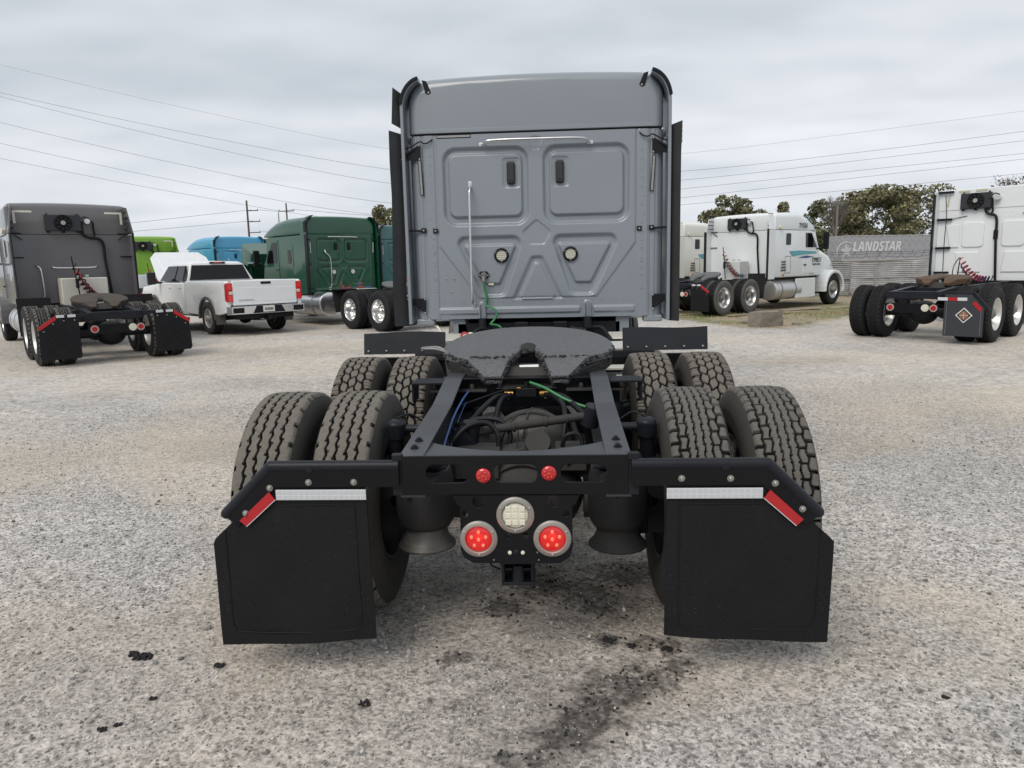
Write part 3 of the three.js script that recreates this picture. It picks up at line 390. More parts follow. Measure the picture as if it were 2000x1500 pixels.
{ // chassis
  const railHeight = z => z > -0.78 ? mix(0.885, 0.93, clamp(-z / 0.78)) : z > -1.2 ? mix(0.93, 0.992, (-z - 0.78) / 0.42) : 0.992;
  for (const s of [-1, 1]) {
    const r = grp('frame_rail', hero); const zs = [-0.012, -0.4, -0.78, -1.2, -2.6, -4.4, -6.2]; const b = new B();
    for (let i = 0; i < zs.length - 1; i++) { const z0 = zs[i], z1 = zs[i + 1], t0 = railHeight(z0), t1 = railHeight(z1), h0 = z0 > -0.8 ? 0.16 + (-z0) * 0.1 : 0.27, h1 = z1 > -0.8 ? 0.16 + (-z1) * 0.1 : 0.27; const q = (xa, xb, ya0, yb0, ya1, yb1) => b.hex([[s * xa, ya0, z0], [s * xb, ya0, z0], [s * xb, ya1, z1], [s * xa, ya1, z1], [s * xa, yb0, z0], [s * xb, yb0, z0], [s * xb, yb1, z1], [s * xa, yb1, z1]]); q(0.338, 0.43, t0 - 0.009, t0, t1 - 0.009, t1); q(0.421, 0.4305, t0 - h0, t0 - 0.0085, t1 - h1, t1 - 0.0085); q(0.338, 0.4205, t0 - h0, t0 - h0 + 0.009, t1 - h1, t1 - h1 + 0.009); }
    b.mesh('rail_channel', std(0.06, 0.066, 0.076, 0.38, 0, { map: dustT, bumpMap: bumpT, bumpScale: 0.0005 }), r);
    for (const z of [-0.105, -0.2]) { const bo = new B(); bo.cyl([s * 0.389, railHeight(z) - 0.002, z], [s * 0.389, railHeight(z) + 0.004, z], 0.017, 0.017, 14); bo.bolt([s * 0.389, railHeight(z) + 0.004, z], 0.011, 0.011, [0, 1, 0], 6); bo.mesh('rail_bolt', M.frame, r); }
    // side bolts and brackets on the outside of the rail
    bolts('rail_bolt', M.frame, r, Array.from({ length: 9 }, (_, i) => [s * 0.431, 0.8 + (i % 2) * 0.06, -0.9 - i * 0.13]), 0.011, 0.014, [s, 0, 0], 6);
    new B().box(s * 0.52, 0.97, -1.24, 0.17, 0.012, 0.16).box(s * 0.6, 0.92, -1.24, 0.012, 0.1, 0.14).box(s * 0.47, 0.9, -1.3, 0.06, 0.12, 0.05).mesh('outrigger', M.frame, r);
  }
  // rear cross member: gusset plate on top with a scooped edge, punched rear face
  const cm = grp('rear_crossmember', hero); const arc = []; for (let i = 0; i <= 20; i++) { const x = mix(-0.345, 0.345, i / 20); arc.push([x, 0.235 - 0.15 * Math.cos((x / 0.345) * Math.PI / 2) ** 0.8]); }
  new B().ext(shp([[-0.345, 0.004], ...arc.slice(0, 1), ...arc.slice(1), [0.345, 0.004]].reverse()), 0, 0.009, [], 0.001, [-Math.PI / 2, 0, 0], [0, 0.873, 0]).mesh('gusset_plate', std(0.065, 0.071, 0.082, 0.38, 0, { map: dustT }), cm);
  const slot = (x0, x1) => rrShape(x0, 0.783, x1, 0.853, 0.034);
  new B().ext(rrShape(-0.42, 0.737, 0.42, 0.886, 0.008), -0.012, 0.012, [slot(-0.33, -0.172), slot(-0.078, 0.086), slot(0.172, 0.34)], 0.0015).mesh('punched_plate', M.blackGloss, cm);
  for (const s of [-1, 1]) new B().ext(rrShape(-0.02, 0, 0.02, 0.15, 0.004), 0, 0.02, [], 0, [0, 0, 0], [s * 0.437, 0.735, -0.025]).box(s * 0.437, 0.88, -0.012, 0.04, 0.03, 0.026).mesh('end_gusset', M.frame, cm);
  new B().box(0, 0.742, -0.06, 0.82, 0.01, 0.1).mesh('lower_flange', M.frame, cm);
  for (const [x, y] of [[-0.115, 0.811], [0.128, 0.819]]) { const l = grp('marker_lamp', hero, [x, y, 0.001]); new B().add(new THREE.SphereGeometry(0.0285, 20, 8, 0, Math.PI * 2, 0, Math.PI / 2).rotateX(Math.PI / 2), [0, 0, 0], [0, 0, 0], [1, 1, 0.4]).mesh('lens', M.redLens, l); const k = new B(); for (let i = 0; i < 7; i++) { const a = i * 0.9, r = i ? 0.016 : 0; k.add(new THREE.SphereGeometry(0.005, 8, 5), [r * Math.cos(a), r * Math.sin(a), 0.0095]); } k.mesh('facet', M.redLens, l); }
  // lamp plate below
  const lp = grp('lamp_plate', hero); const H = (x, y, r) => circ(x, y, r);
  new B().ext(shp([[-0.235, 0.734], [-0.22, 0.70], [-0.207, 0.69], [-0.21, 0.52], [-0.2, 0.49], [-0.163, 0.466], [0.167, 0.466], [0.202, 0.49], [0.214, 0.53], [0.212, 0.69], [0.226, 0.70], [0.24, 0.734]]), -0.014, 0.01, [H(-0.137, 0.708, 0.024), H(0.142, 0.71, 0.024), H(-0.188, 0.66, 0.012), H(0.19, 0.66, 0.012), H(-0.028, 0.576, 0.012), H(0.036, 0.576, 0.012), H(0, 0.656, 0.05), H(-0.14, 0.563, 0.05), H(0.137, 0.564, 0.05)], 0.001).mesh('plate', M.blackGloss, lp);
  for (const [x, y] of [[-0.0235, 0.51], [0.0255, 0.51]]) new B().add(new THREE.SphereGeometry(0.008, 12, 8), [x, y, 0.0]).mesh('plate_lamp', M.whiteLens, lp); bolts('screw', M.frame, lp, [[0.001, 0.511, -0.004]], 0.011, 0.006); bolts('screw', M.zinc, lp, [[-0.085, 0.48, -0.004], [0.085, 0.48, -0.004], [0.08, 0.51, -0.004]], 0.003, 0.004);
  for (const [x, y, red] of [[-0.14, 0.563, 1], [0.137, 0.564, 1], [0.0, 0.656, 0]]) {
    const l = grp(red ? 'stop_lamp' : 'reverse_lamp', hero, [x, y, -0.004]); const b = new B(); b.g.push(nrm(new THREE.LatheGeometry([[0.05, -0.002], [0.0505, 0.008], [0.055, 0.009], [0.069, 0.006], [0.0715, 0.0]].map(p => new THREE.Vector2(...p)), 40)).rotateX(Math.PI / 2)); b.mesh('bezel', std(0.3, 0.29, 0.27, 0.45, 0.5), l);
    b.g.length = 0; new B().add(new THREE.SphereGeometry(0.0502, 32, 8, 0, Math.PI * 2, 0, Math.PI / 2).rotateX(Math.PI / 2), [0, 0, -0.002], [0, 0, 0], [1, 1, 0.22]).mesh('lens', red ? new THREE.MeshPhysicalMaterial({ color: lin(0.32, 0.004, 0.005), emissive: lin(0.6, 0.003, 0.004), emissiveIntensity: 0.35, roughness: 0.18, clearcoat: 1 }) : M.whiteLens, l);
    if (red) { const k = new B(); for (let i = 0; i < 6; i++) { const a = i * Math.PI * 2 / 5 + Math.PI / 2, r = i === 5 ? 0 : 0.028; k.add(new THREE.SphereGeometry(0.0085, 12, 6), [r * Math.cos(a), r * Math.sin(a), 0.0055 + (i === 5 ? 0.002 : 0)], [0, 0, 0], [0.8, 1, 0.5]); } k.mesh('diode', new THREE.MeshStandardMaterial({ color: lin(0.6, 0.2, 0.1), emissive: lin(1, 0.3, 0.15), emissiveIntensity: 0.2, roughness: 0.3 }), l); const P = new THREE.PointLight(0xff2010, 0.004); P.position.set(0, 0, 0.05); P.castShadow = true; P.name = 'stop_glow'; l.add(P); }
    else { const k = new B(); for (let i = 0; i < 3; i++) for (let j = 0; j < 3; j++) k.box((i - 1) * 0.026, (j - 1) * 0.026, 0.0068, 0.022, 0.022, 0.006, [0, 0, 0], 0.003); k.mesh('lens_facet', std(0.66, 0.66, 0.55, 0.2), l); }
    bolts('screw', M.zinc, l, [0.5, 2.64, -1.57].map(a => [0.0605 * Math.cos(a), 0.0605 * Math.sin(a), 0.007]), 0.0045, 0.004);
  }
  const db = grp('tow_hitch', hero); new B().box(0.0, 0.43, -0.16, 0.14, 0.012, 0.14).box(0, 0.4, -0.16, 0.13, 0.01, 0.12).box(-0.058, 0.4, -0.12, 0.012, 0.1, 0.06).box(0.056, 0.4, -0.12, 0.012, 0.1, 0.06).cyl([0, 0.345, -0.1], [0, 0.42, -0.1], 0.026, 0.02, 14).box(0, 0.348, -0.15, 0.13, 0.014, 0.14).mesh('coupling', M.frame, db); new B().tube([[-0.11, 0.47, -0.05], [-0.10, 0.43, -0.07], [-0.07, 0.4, -0.1]], 0.004, 10, 5).mesh('wire', M.black, db);
  // mud flap hangers and flaps
  for (const s of [-1, 1]) {
    const hg = grp('flap_hanger', hero); new B().cyl([s * 0.43, 0.852, 0], [s * 0.918, 0.852, 0], 0.021, 0.021, 20).cyl([s * 0.918, 0.852, 0], [s * 1.105, 0.668, 0], 0.021, 0.021, 20).add(new THREE.SphereGeometry(0.021, 16, 10), [s * 0.918, 0.852, 0]).add(new THREE.SphereGeometry(0.021, 12, 8), [s * 1.105, 0.668, 0]).mesh('tube', M.frame, hg);
    const pl = [[0.43, 0.84], [0.915, 0.84], [1.1, 0.655], [1.058, 0.62], [0.9, 0.773], [0.43, 0.773]].map(p => [p[0] * s, p[1]]); if (s < 0) pl.reverse(); new B().ext(shp(pl), 0.006, 0.008, [], 0.001).mesh('clamp_plate', M.blackGloss, hg);
    for (const [x, y] of s < 0 ? [[-0.772, 0.793], [-0.6, 0.793], [-0.922, 0.772], [-1.023, 0.673]] : [[0.609, 0.801], [0.784, 0.8], [0.943, 0.781], [1.043, 0.684]]) { const bo = new B(); bo.cyl([x, y, 0.012], [x, y, 0.017], 0.0125, 0.0125, 12); bo.bolt([x, y, 0.016], 0.009, 0.012, [0, 0, 1], 6); bo.mesh('bolt', M.zinc, hg); } new B().cyl([s * 0.765, 0.845, 0.015], [s * 0.765, 0.845, 0.022], 0.012, 0.012, 14).mesh('rivet', M.frame, hg);
    const fl = grp('mud_flap', hero); const fo = [[0.56, 0.78], [0.9, 0.78], [1.075, 0.645], [1.165, 0.565], [1.168, s < 0 ? 0.125 : 0.145], [0.553, s < 0 ? 0.158 : 0.187]];
    // slightly curled rubber sheet
    const bend = (x, y) => { const k = clamp((0.72 - y) / 0.6); return k * k * (0.022 * Math.sin((x - 0.55) * 4.6 + (s < 0 ? 0.3 : 1.2)) - 0.012) + 0.004 * k * Math.sin(x * 17 + y * 9 + s); };
    const edge = y => { const b0 = mix(fo[5][1], 0.78, 0), a = y > 0.78 ? 0.9 : y > 0.645 ? mix(0.9, 1.075, (0.78 - y) / 0.135) : y > 0.565 ? mix(1.075, 1.165, (0.645 - y) / 0.08) : mix(1.165, 1.168, (0.565 - y) / 0.44); return [mix(0.56, 0.553, (0.78 - y) / 0.62), a]; };
    { const R = 34, Q = 18, pos = [], idx = [], ys = []; for (let r = 0; r <= R; r++) ys.push(r / R); const P = (u, v, dz) => { const yi = mix(0.78, fo[5][1], v), yo = mix(0.78, fo[4][1], v), [a, b] = edge(mix(yi, yo, 0.5)); const x = mix(a, b, u), y = mix(yi, yo, u); return [s * x, y, 0.0005 + bend(x, y) + dz]; };
      for (const dz of [0.0045, -0.0045]) for (let r = 0; r <= R; r++) for (let q = 0; q <= Q; q++) pos.push(...P(q / Q, r / R, dz)); const W1 = Q + 1, o2 = (R + 1) * W1; for (let r = 0; r < R; r++) for (let q = 0; q < Q; q++) { const a = r * W1 + q; idx.push(a, a + W1, a + 1, a + 1, a + W1, a + W1 + 1); idx.push(o2 + a, o2 + a + 1, o2 + a + W1, o2 + a + 1, o2 + a + W1 + 1, o2 + a + W1); } for (let r = 0; r < R; r++) for (const q of [0, Q]) { const a = r * W1 + q; idx.push(a, o2 + a, a + W1, a + W1, o2 + a, o2 + a + W1); } for (let q = 0; q < Q; q++) for (const r of [0, R]) { const a = r * W1 + q; idx.push(a, a + 1, o2 + a, a + 1, o2 + a + 1, o2 + a); }
      const g = new THREE.BufferGeometry(); g.setAttribute('position', new THREE.Float32BufferAttribute(pos, 3)); g.setIndex(idx); const fb = new B(); fb.g.push(nrm(toCreasedNormals(g, 0.6))); fb.mesh('rubber_sheet', M.rubberFlap, fl); }
    const BD = (x, y) => [s * x, y, 0.0055 + bend(x, y)]; const bd = new B(), x0 = 0.605, x1 = 1.115, y0 = s < 0 ? 0.195 : 0.215, y1 = 0.70; bd.tube([BD(x0, y1 - 0.005), BD(x0, (y0 + y1) / 2), BD(x0, y0 + 0.04), BD((x0 + 0.012), y0 + 0.012), BD((x0 + 0.04), y0), BD(0.85, y0 - 0.006), BD((x1 - 0.04), y0 - 0.01), BD((x1 - 0.01), y0 + 0.004), BD(x1, y0 + 0.04), BD(x1, 0.4), BD(x1, 0.6)], 0.0028, 120, 6); bd.tube([BD(x0, y1), BD(0.75, y1 + 0.002), BD(0.9, y1)], 0.0028, 20, 6); bd.mesh('moulded_bead', M.rubberFlap, fl);
    const tw = new B(); flapTape(tw, s * 0.556, s * 0.9, 0.725, 0.765, 0.0165); tw.mesh('white_tape', M.tapeWhite, fl, 'white reflective tape'); const tk = new B(); const nk = 16; for (let i = 0; i < nk; i++) for (let j = 0; j < 2; j++) tk.box(s * (0.567 + i * 0.0215), 0.7355 + j * 0.019, 0.0183, 0.0165, 0.014, 0.0012, [0, 0, 0], 0.0004); tk.mesh('tape_cell', std(0.5, 0.53, 0.57, 0.3), fl);
    new B().hex([[s * 0.868, 0.763, 0.0155], [s * 0.905, 0.765, 0.0155], [s * 0.905, 0.765, 0.0125], [s * 0.868, 0.763, 0.0125], [s * 0.868, 0.764, 0.0155], [s * 0.905, 0.766, 0.0155], [s * 0.905, 0.766, 0.0125], [s * 0.868, 0.764, 0.0125]]);
    const rt = [[0.905, 0.727], [0.926, 0.757], [1.048, 0.645], [1.024, 0.622]].map(p => [p[0] * s, p[1]]); if (s > 0) rt.reverse(); new B().ext(shp(rt), 0.0155, 0.003).mesh('red_tape', M.tapeRed, fl, 'red reflective tape'); const re = [[0.9025, 0.7255], [0.905, 0.727], [1.024, 0.622], [1.0225, 0.6195]].map(p => [p[0] * s, p[1]]); if (s > 0) re.reverse(); new B().ext(shp(re), 0.0155, 0.0026).mesh('tape_edge', M.tapeWhite, fl);
  }
  // axles
  for (const z of [ZR, ZF]) {
    const a = grp('drive_axle', hero); for (const s of [-1, 1]) new B().cyl([s * 0.95, 0.505, z], [s * 0.28, 0.505, z], 0.075, 0.1, 16).mesh('axle_tube', M.dirtMetal, a); new B().add(new THREE.SphereGeometry(0.25, 28, 16), [0, 0.53, z], [0, 0, 0], [1.12, 0.92, 0.8]).cyl([0, 0.54, z], [0, 0.56, z - 0.45], 0.17, 0.09, 18).mesh('differential', M.dirtMetal, a);
    const rb = new B(); rb.g.push(nrm(new THREE.TorusGeometry(0.215, 0.012, 8, 36)).rotateY(0.3).translate(0.02, 0.53, z + 0.06)); rb.g.push(nrm(new THREE.TorusGeometry(0.17, 0.01, 8, 30)).translate(0, 0.53, z + 0.15)); for (let i = 0; i < 12; i++) { const q = i / 12 * 6.283; rb.bolt([0.2 * Math.cos(q), 0.53 + 0.185 * Math.sin(q), z + 0.1], 0.011, 0.02); } rb.mesh('cover_flange', M.dirtMetal, a); new B().cyl([0.08, 0.5, z + 0.12], [0.09, 0.52, z + 0.36], 0.055, 0.06, 16).mesh('pinion_housing', M.dirtMetal, a);
    for (const s of [-1, 1]) { new B().cyl([s * 0.62, 0.505, z - 0.05], [s * 0.62, 0.505, z + 0.06], 0.16, 0.16, 20).mesh('brake_drum', M.dirtMetal, a); new B().box(s * 0.5, 0.44, z - 0.02, 0.1, 0.07, 0.5).mesh('trailing_arm', M.frame, a); new B().cyl([s * 0.6, 0.66, z + 0.1], [s * 0.6, 0.66, z + 0.3], 0.075, 0.075, 18).cyl([s * 0.6, 0.66, z + 0.17], [s * 0.6, 0.66, z + 0.2], 0.084, 0.084, 18).mesh('brake_chamber', M.black, a); }
  }
  for (const s of [-1, 1]) { // air springs behind the rear axle
    const a = grp('air_spring', hero, [s * 0.415, 0, -0.42]); const b = new B(); b.g.push(lathe([[0.02, 0.745], [0.11, 0.742], [0.115, 0.72], [0.123, 0.69], [0.127, 0.62], [0.127, 0.54], [0.122, 0.5], [0.105, 0.47], [0.09, 0.465]], 36)); b.mesh('bellows', std(0.02, 0.02, 0.021, 0.55, 0, { map: dustT }), a); const p = new B(); p.g.push(lathe([[0.088, 0.50], [0.09, 0.46], [0.094, 0.43], [0.106, 0.405], [0.124, 0.388], [0.126, 0.38], [0.02, 0.378]], 36)); p.mesh('pedestal', s < 0 ? std(0.16, 0.155, 0.145, 0.5, 0.5, { map: dustT }) : M.dirtMetal, a); new B().box(0, 0.75, 0, 0.22, 0.012, 0.22).mesh('top_plate', M.frame, a); new B().box(s * 0.02 - 0.03, 0.655, 0.127, 0.018, 0.06, 0.012).mesh('clip', M.frame, a);
    const b2 = grp('air_spring', hero, [s * 0.425, 0, ZF + 0.3]); new B().add(lathe([[0.02, 0.76], [0.13, 0.755], [0.147, 0.6], [0.14, 0.455], [0.1, 0.4], [0.12, 0.3], [0.02, 0.3]], 24)).mesh('bellows', M.black, b2);
    // shock absorber
    const sh = grp('shock_absorber', hero); new B().cyl([s * 0.545, 0.875, -0.50], [s * 0.58, 0.5, -0.62], 0.034, 0.034, 16).mesh('tube', M.frame, sh); new B().cyl([s * 0.545, 0.85, -0.508], [s * 0.545, 0.905, -0.49], 0.046, 0.044, 18).add(new THREE.SphereGeometry(0.043, 14, 8), [s * 0.544, 0.9, -0.49], [0, 0, 0], [1, 0.6, 1]).cyl([s * 0.43, 0.88, -0.5], [s * 0.55, 0.88, -0.5], 0.018, 0.018, 10).mesh('bushing', M.frame, sh); new B().tube([[s * 0.545, 0.925, -0.49], [s * 0.49, 0.94, -0.52], [s * 0.435, 0.9, -0.55]], 0.005, 14, 5).mesh('line', M.black, sh);
  }
  // forward cross member and everything strung between the rails
  new B().box(0, 0.905, -1.26, 0.84, 0.16, 0.02).box(0, 0.985, -1.24, 0.84, 0.01, 0.08).mesh('crossmember', M.blackGloss, hero);
  new B().box(0, 0.9, -2.5, 0.84, 0.2, 0.02).box(0, 0.9, -3.4, 0.84, 0.2, 0.02).mesh('crossmember', M.blackGloss, hero);
  const rod = grp('torque_rod', hero); new B().cyl([-0.225, 0.81, -0.72], [0.31, 0.875, -0.76], 0.02, 0.02, 14).cyl([-0.05, 0.831, -0.733], [-0.035, 0.833, -0.734], 0.026, 0.026, 14).cyl([0.1, 0.85, -0.744], [0.115, 0.852, -0.745], 0.026, 0.026, 14).cyl([0.2, 0.861, -0.752], [0.208, 0.862, -0.753], 0.025, 0.025, 14).mesh('tube', M.dirtMetal, rod); new B().cyl([-0.25, 0.765, -0.72], [-0.235, 0.86, -0.71], 0.042, 0.042, 16).box(-0.285, 0.775, -0.70, 0.09, 0.09, 0.09, [0.2, 0.3, 0.6]).mesh('bushing', M.frame, rod); new B().cyl([0.31, 0.83, -0.77], [0.335, 0.92, -0.75], 0.045, 0.04, 16).mesh('bushing', M.frame, rod); bolts('bolt', M.zinc, rod, [[-0.2, 0.85, -0.70]], 0.01, 0.018, [0, 1, 0]);
  const cr = grp('carrier_housing', hero); new B().add(new THREE.SphereGeometry(0.21, 32, 20), [0.03, 0.665, -0.95], [0, 0, 0], [1.05, 0.98, 0.8]).mesh('dome', std(0.06, 0.058, 0.055, 0.5, 0.2, { map: dustT, bumpMap: bumpT, bumpScale: 0.002 }), cr); new B().add(new THREE.TorusGeometry(0.2, 0.011, 8, 36), [0.03, 0.665, -0.9]).add(new THREE.TorusGeometry(0.205, 0.006, 6, 36), [0.03, 0.665, -0.95], [0, 0.7, 0]).add(new THREE.TorusGeometry(0.207, 0.005, 6, 36), [0.03, 0.665, -0.95], [0, 1.4, 0]).mesh('rib', M.dirtMetal, cr); new B().cyl([0.075, 0.72, -0.66], [0.075, 0.80, -0.52], 0.052, 0.05, 18).cyl([0.075, 0.79, -0.54], [0.075, 0.815, -0.5], 0.06, 0.055, 18).mesh('breather', M.dirtMetal, cr); new B().box(-0.2, 0.7, -0.62, 0.2, 0.12, 0.2).box(0.22, 0.72, -0.62, 0.14, 0.1, 0.16).box(-0.16, 0.8, -1.02, 0.1, 0.06, 0.08, [0.3, 0.4, 0]).mesh('brake_valve', M.dirtMetal, cr);
  const hs = (n, m, pts, r) => new B().tube(pts, r, 40, 8).mesh(n, m, hero);
  hs('air_hose', M.black, [[-0.1, 0.9, -1.19], [-0.15, 0.905, -1.12], [-0.2, 0.88, -1.0], [-0.26, 0.83, -0.9], [-0.35, 0.78, -0.85]], 0.014); hs('air_hose', M.black, [[0.1, 0.9, -1.19], [0.14, 0.9, -1.14], [0.19, 0.88, -1.02], [0.2, 0.82, -0.92], [0.19, 0.74, -0.86]], 0.014);
  hs('air_hose', M.black, [[-0.08, 0.9, -1.19], [-0.12, 0.895, -1.12], [-0.14, 0.86, -1.02], [-0.145, 0.8, -0.95], [-0.14, 0.72, -0.9]], 0.014); hs('air_hose', M.black, [[-0.33, 0.82, -0.8], [-0.2, 0.86, -0.78], [-0.1, 0.85, -0.76], [-0.06, 0.78, -0.74], [-0.1, 0.68, -0.72]], 0.013); hs('air_hose', M.black, [[-0.33, 0.78, -0.62], [-0.25, 0.85, -0.66], [-0.16, 0.86, -0.68], [-0.11, 0.8, -0.66], [-0.12, 0.7, -0.64]], 0.012); hs('air_hose', M.black, [[0.3, 0.82, -1.0], [0.24, 0.8, -0.95], [0.28, 0.72, -0.8], [0.33, 0.68, -0.7]], 0.018); hs('air_hose', M.black, [[0.12, 0.905, -1.2], [0.2, 0.9, -1.1], [0.28, 0.85, -0.98], [0.33, 0.82, -0.9]], 0.016); hs('air_hose', M.black, [[-0.35, 0.86, -1.1], [-0.2, 0.9, -1.18], [-0.1, 0.925, -1.22], [0, 0.93, -1.22]], 0.006); hs('air_hose', M.black, [[0.17, 0.72, -0.6], [0.2, 0.82, -0.58], [0.26, 0.82, -0.58], [0.27, 0.74, -0.56], [0.2, 0.7, -0.54]], 0.010);
  hs('wire', M.black, [[-0.02, 0.83, -0.72], [-0.02, 0.8, -0.66], [-0.03, 0.7, -0.6]], 0.003);
  hs('green_line', M.greenHose, [[0.02, 0.965, -1.2], [0.1, 0.945, -1.13], [0.2, 0.90, -1.06], [0.29, 0.87, -1.02], [0.335, 0.868, -1.0]], 0.0075); hs('blue_line', M.blueHose, [[-0.3, 0.93, -1.15], [-0.315, 0.91, -0.95], [-0.325, 0.875, -0.7], [-0.328, 0.82, -0.45], [-0.33, 0.78, -0.3]], 0.0055); hs('blue_line', M.blueHose, [[-0.31, 0.88, -1.1], [-0.322, 0.83, -0.85], [-0.318, 0.76, -0.5]], 0.003);
  const va = grp('air_valve', hero); new B().cyl([-0.115, 0.905, -1.2], [-0.07, 0.905, -1.2], 0.015, 0.015, 10).cyl([0.07, 0.905, -1.2], [0.115, 0.905, -1.2], 0.015, 0.015, 10).cyl([-0.05, 0.93, -1.21], [-0.03, 0.93, -1.21], 0.01, 0.01, 8).mesh('brass_fitting', M.brass, va); new B().box(0, 0.91, -1.22, 0.11, 0.05, 0.05).cyl([0, 0.93, -1.21], [0, 0.97, -1.21], 0.014, 0.012, 10).mesh('valve_body', M.black, va); new B().bolt([-0.1, 0.875, -1.248], 0.008, 0.01).bolt([0.1, 0.875, -1.248], 0.008, 0.01).mesh('bolt', M.zinc, va);
  // air tank seen through the gap, below the rails
  new B().cyl([-0.3, 0.62, -1.0], [0.3, 0.62, -1.0], 0.11, 0.11, 20).mesh('air_tank', M.black, hero);
  // wheels
  const ph = [0.1, 0.9, 1.7, 2.6, 0.4, 1.3, 2.2, 0.7]; let k = 0;
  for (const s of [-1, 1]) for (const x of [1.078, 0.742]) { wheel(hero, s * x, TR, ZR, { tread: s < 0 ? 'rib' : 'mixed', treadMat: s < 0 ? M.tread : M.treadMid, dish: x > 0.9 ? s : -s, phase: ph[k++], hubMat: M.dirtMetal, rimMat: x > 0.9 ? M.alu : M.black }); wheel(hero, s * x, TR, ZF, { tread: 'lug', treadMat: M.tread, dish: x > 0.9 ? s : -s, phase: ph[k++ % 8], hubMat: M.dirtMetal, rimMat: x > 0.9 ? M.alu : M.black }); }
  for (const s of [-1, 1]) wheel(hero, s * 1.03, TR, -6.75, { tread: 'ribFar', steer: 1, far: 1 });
  // quarter fenders in front of the forward drive wheels
  for (const s of [-1, 1]) {
    const f = grp('quarter_fender', hero); const x0 = 0.628, x1 = 1.217; const pts = [], n = 14; for (let i = 0; i <= n; i++) { const a = mix(2.45, 3.4, i / n); pts.push([0.68 * Math.cos(a), 0.68 * Math.sin(a)]); } const q = pts.map(p => [p[0] * 0.985, p[1] * 0.985]).reverse(); const g = new THREE.ExtrudeGeometry(shp([...pts, ...q]), { depth: x1 - x0 - 0.02, bevelEnabled: false }); g.rotateY(-Math.PI / 2); // profile x -> z
    new B().add(g, [s > 0 ? x1 - 0.01 : -x0 - 0.01, 0.51, ZF - 0.0], [0, 0, 0], [1, 1, 1]).mesh('arched_sheet', M.rubber, f);
    const yb = 0.965, yt = 1.118; const pnl = new B(); const nn = 6; for (let i = 0; i < nn; i++) { const a = mix(x0, x1, i / nn), b = mix(x0, x1, (i + 1) / nn), w = v => 0.006 * Math.sin(v * 9 + (s > 0 ? 1.5 : 0)) + (s > 0 ? (v - x0) * 0.012 : 0); pnl.hex([[s * a, yb, -2.54], [s * b, yb, -2.54], [s * b, yb, -2.55], [s * a, yb, -2.55], [s * a, yt + w(a), -2.57], [s * b, yt + w(b), -2.57], [s * b, yt + w(b), -2.58], [s * a, yt + w(a), -2.58]]); } pnl.mesh('top_flap', dull(0.024, 0.027, 0.033, 0.45, { map: dustT, bumpMap: bumpT, bumpScale: 0.0008 }), f);
    bolts('bolt', M.zinc, f, [0, 1, 2, 3, 4].map(i => [s * mix(x0 + 0.035, x1 - 0.035, i / 4), yb + 0.024, -2.54]), 0.008, 0.008); new B().box(s * 0.6, 0.94, -2.56, 0.5, 0.05, 0.04).mesh('bracket', M.frame, f);
  }
  // deck plates, steps and tanks under the cab
  const dk = grp('deck_plate', hero); new B().box(-0.72, 0.985, -3.5, 0.3, 0.012, 0.55).box(0.78, 0.985, -3.45, 0.35, 0.012, 0.5).box(0.0, 0.96, -3.35, 0.6, 0.012, 0.4).mesh('tread_plate', M.diamond, dk);
  for (const s of [-1, 1]) { const t = grp('fuel_tank', hero); new B().cyl([s * 0.86, 0.6, -3.6], [s * 0.86, 0.6, -5.2], 0.29, 0.29, 28).mesh('tank', M.alu, t); new B().cyl([s * 0.86, 0.6, -4.0], [s * 0.86, 0.6, -4.05], 0.296, 0.296, 28).cyl([s * 0.86, 0.6, -4.8], [s * 0.86, 0.6, -4.85], 0.296, 0.296, 28).mesh('strap', M.greyMetal, t); }
  const bx = grp('battery_box', hero); new B().box(0.62, 0.84, -3.0, 0.22, 0.2, 0.4, [0, 0, 0], 0.02).mesh('box', M.black, bx); new B().box(0.62, 0.95, -3.0, 0.24, 0.025, 0.42, [0, 0, 0], 0.008).mesh('lid', std(0.55, 0.55, 0.54, 0.45), bx); new B().box(0.56, 0.86, -2.45, 0.16, 0.02, 0.14).box(0.56, 0.8, -2.45, 0.14, 0.03, 0.14).mesh('step', std(0.55, 0.55, 0.54, 0.45), bx);
  hs('exhaust_drain', M.cream, [[-0.98, 1.04, -4.2], [-0.93, 1.02, -4.12], [-0.9, 0.97, -4.1], [-0.895, 0.9, -4.1]], 0.012);
  hs('red_line', M.redHose, [[-0.64, 0.99, -3.5], [-0.62, 1.02, -3.5], [-0.58, 1.02, -3.45], [-0.55, 0.99, -3.4]], 0.009); hs('hose', M.cream, [[-0.6, 0.985, -3.45], [-0.56, 1.02, -3.45], [-0.52, 1.015, -3.42], [-0.48, 0.985, -3.4]], 0.009); for (let i = 0; i < 6; i++) hs('hose', M.black, [[-0.6 + i * 0.24, 0.95, -3.2], [-0.55 + i * 0.22, 1.0 + 0.02 * (i % 3), -3.4], [-0.5 + i * 0.2, 1.03, -3.7], [-0.4 + i * 0.17, 0.98, -4.1]], 0.016);
  new B().box(0, 0.94, -4.4, 1.5, 0.22, 0.5).box(-0.15, 1.03, -4.05, 0.12, 0.06, 0.12).box(0.2, 1.03, -4.05, 0.12, 0.06, 0.12).mesh('cab_support', M.black, hero);
}
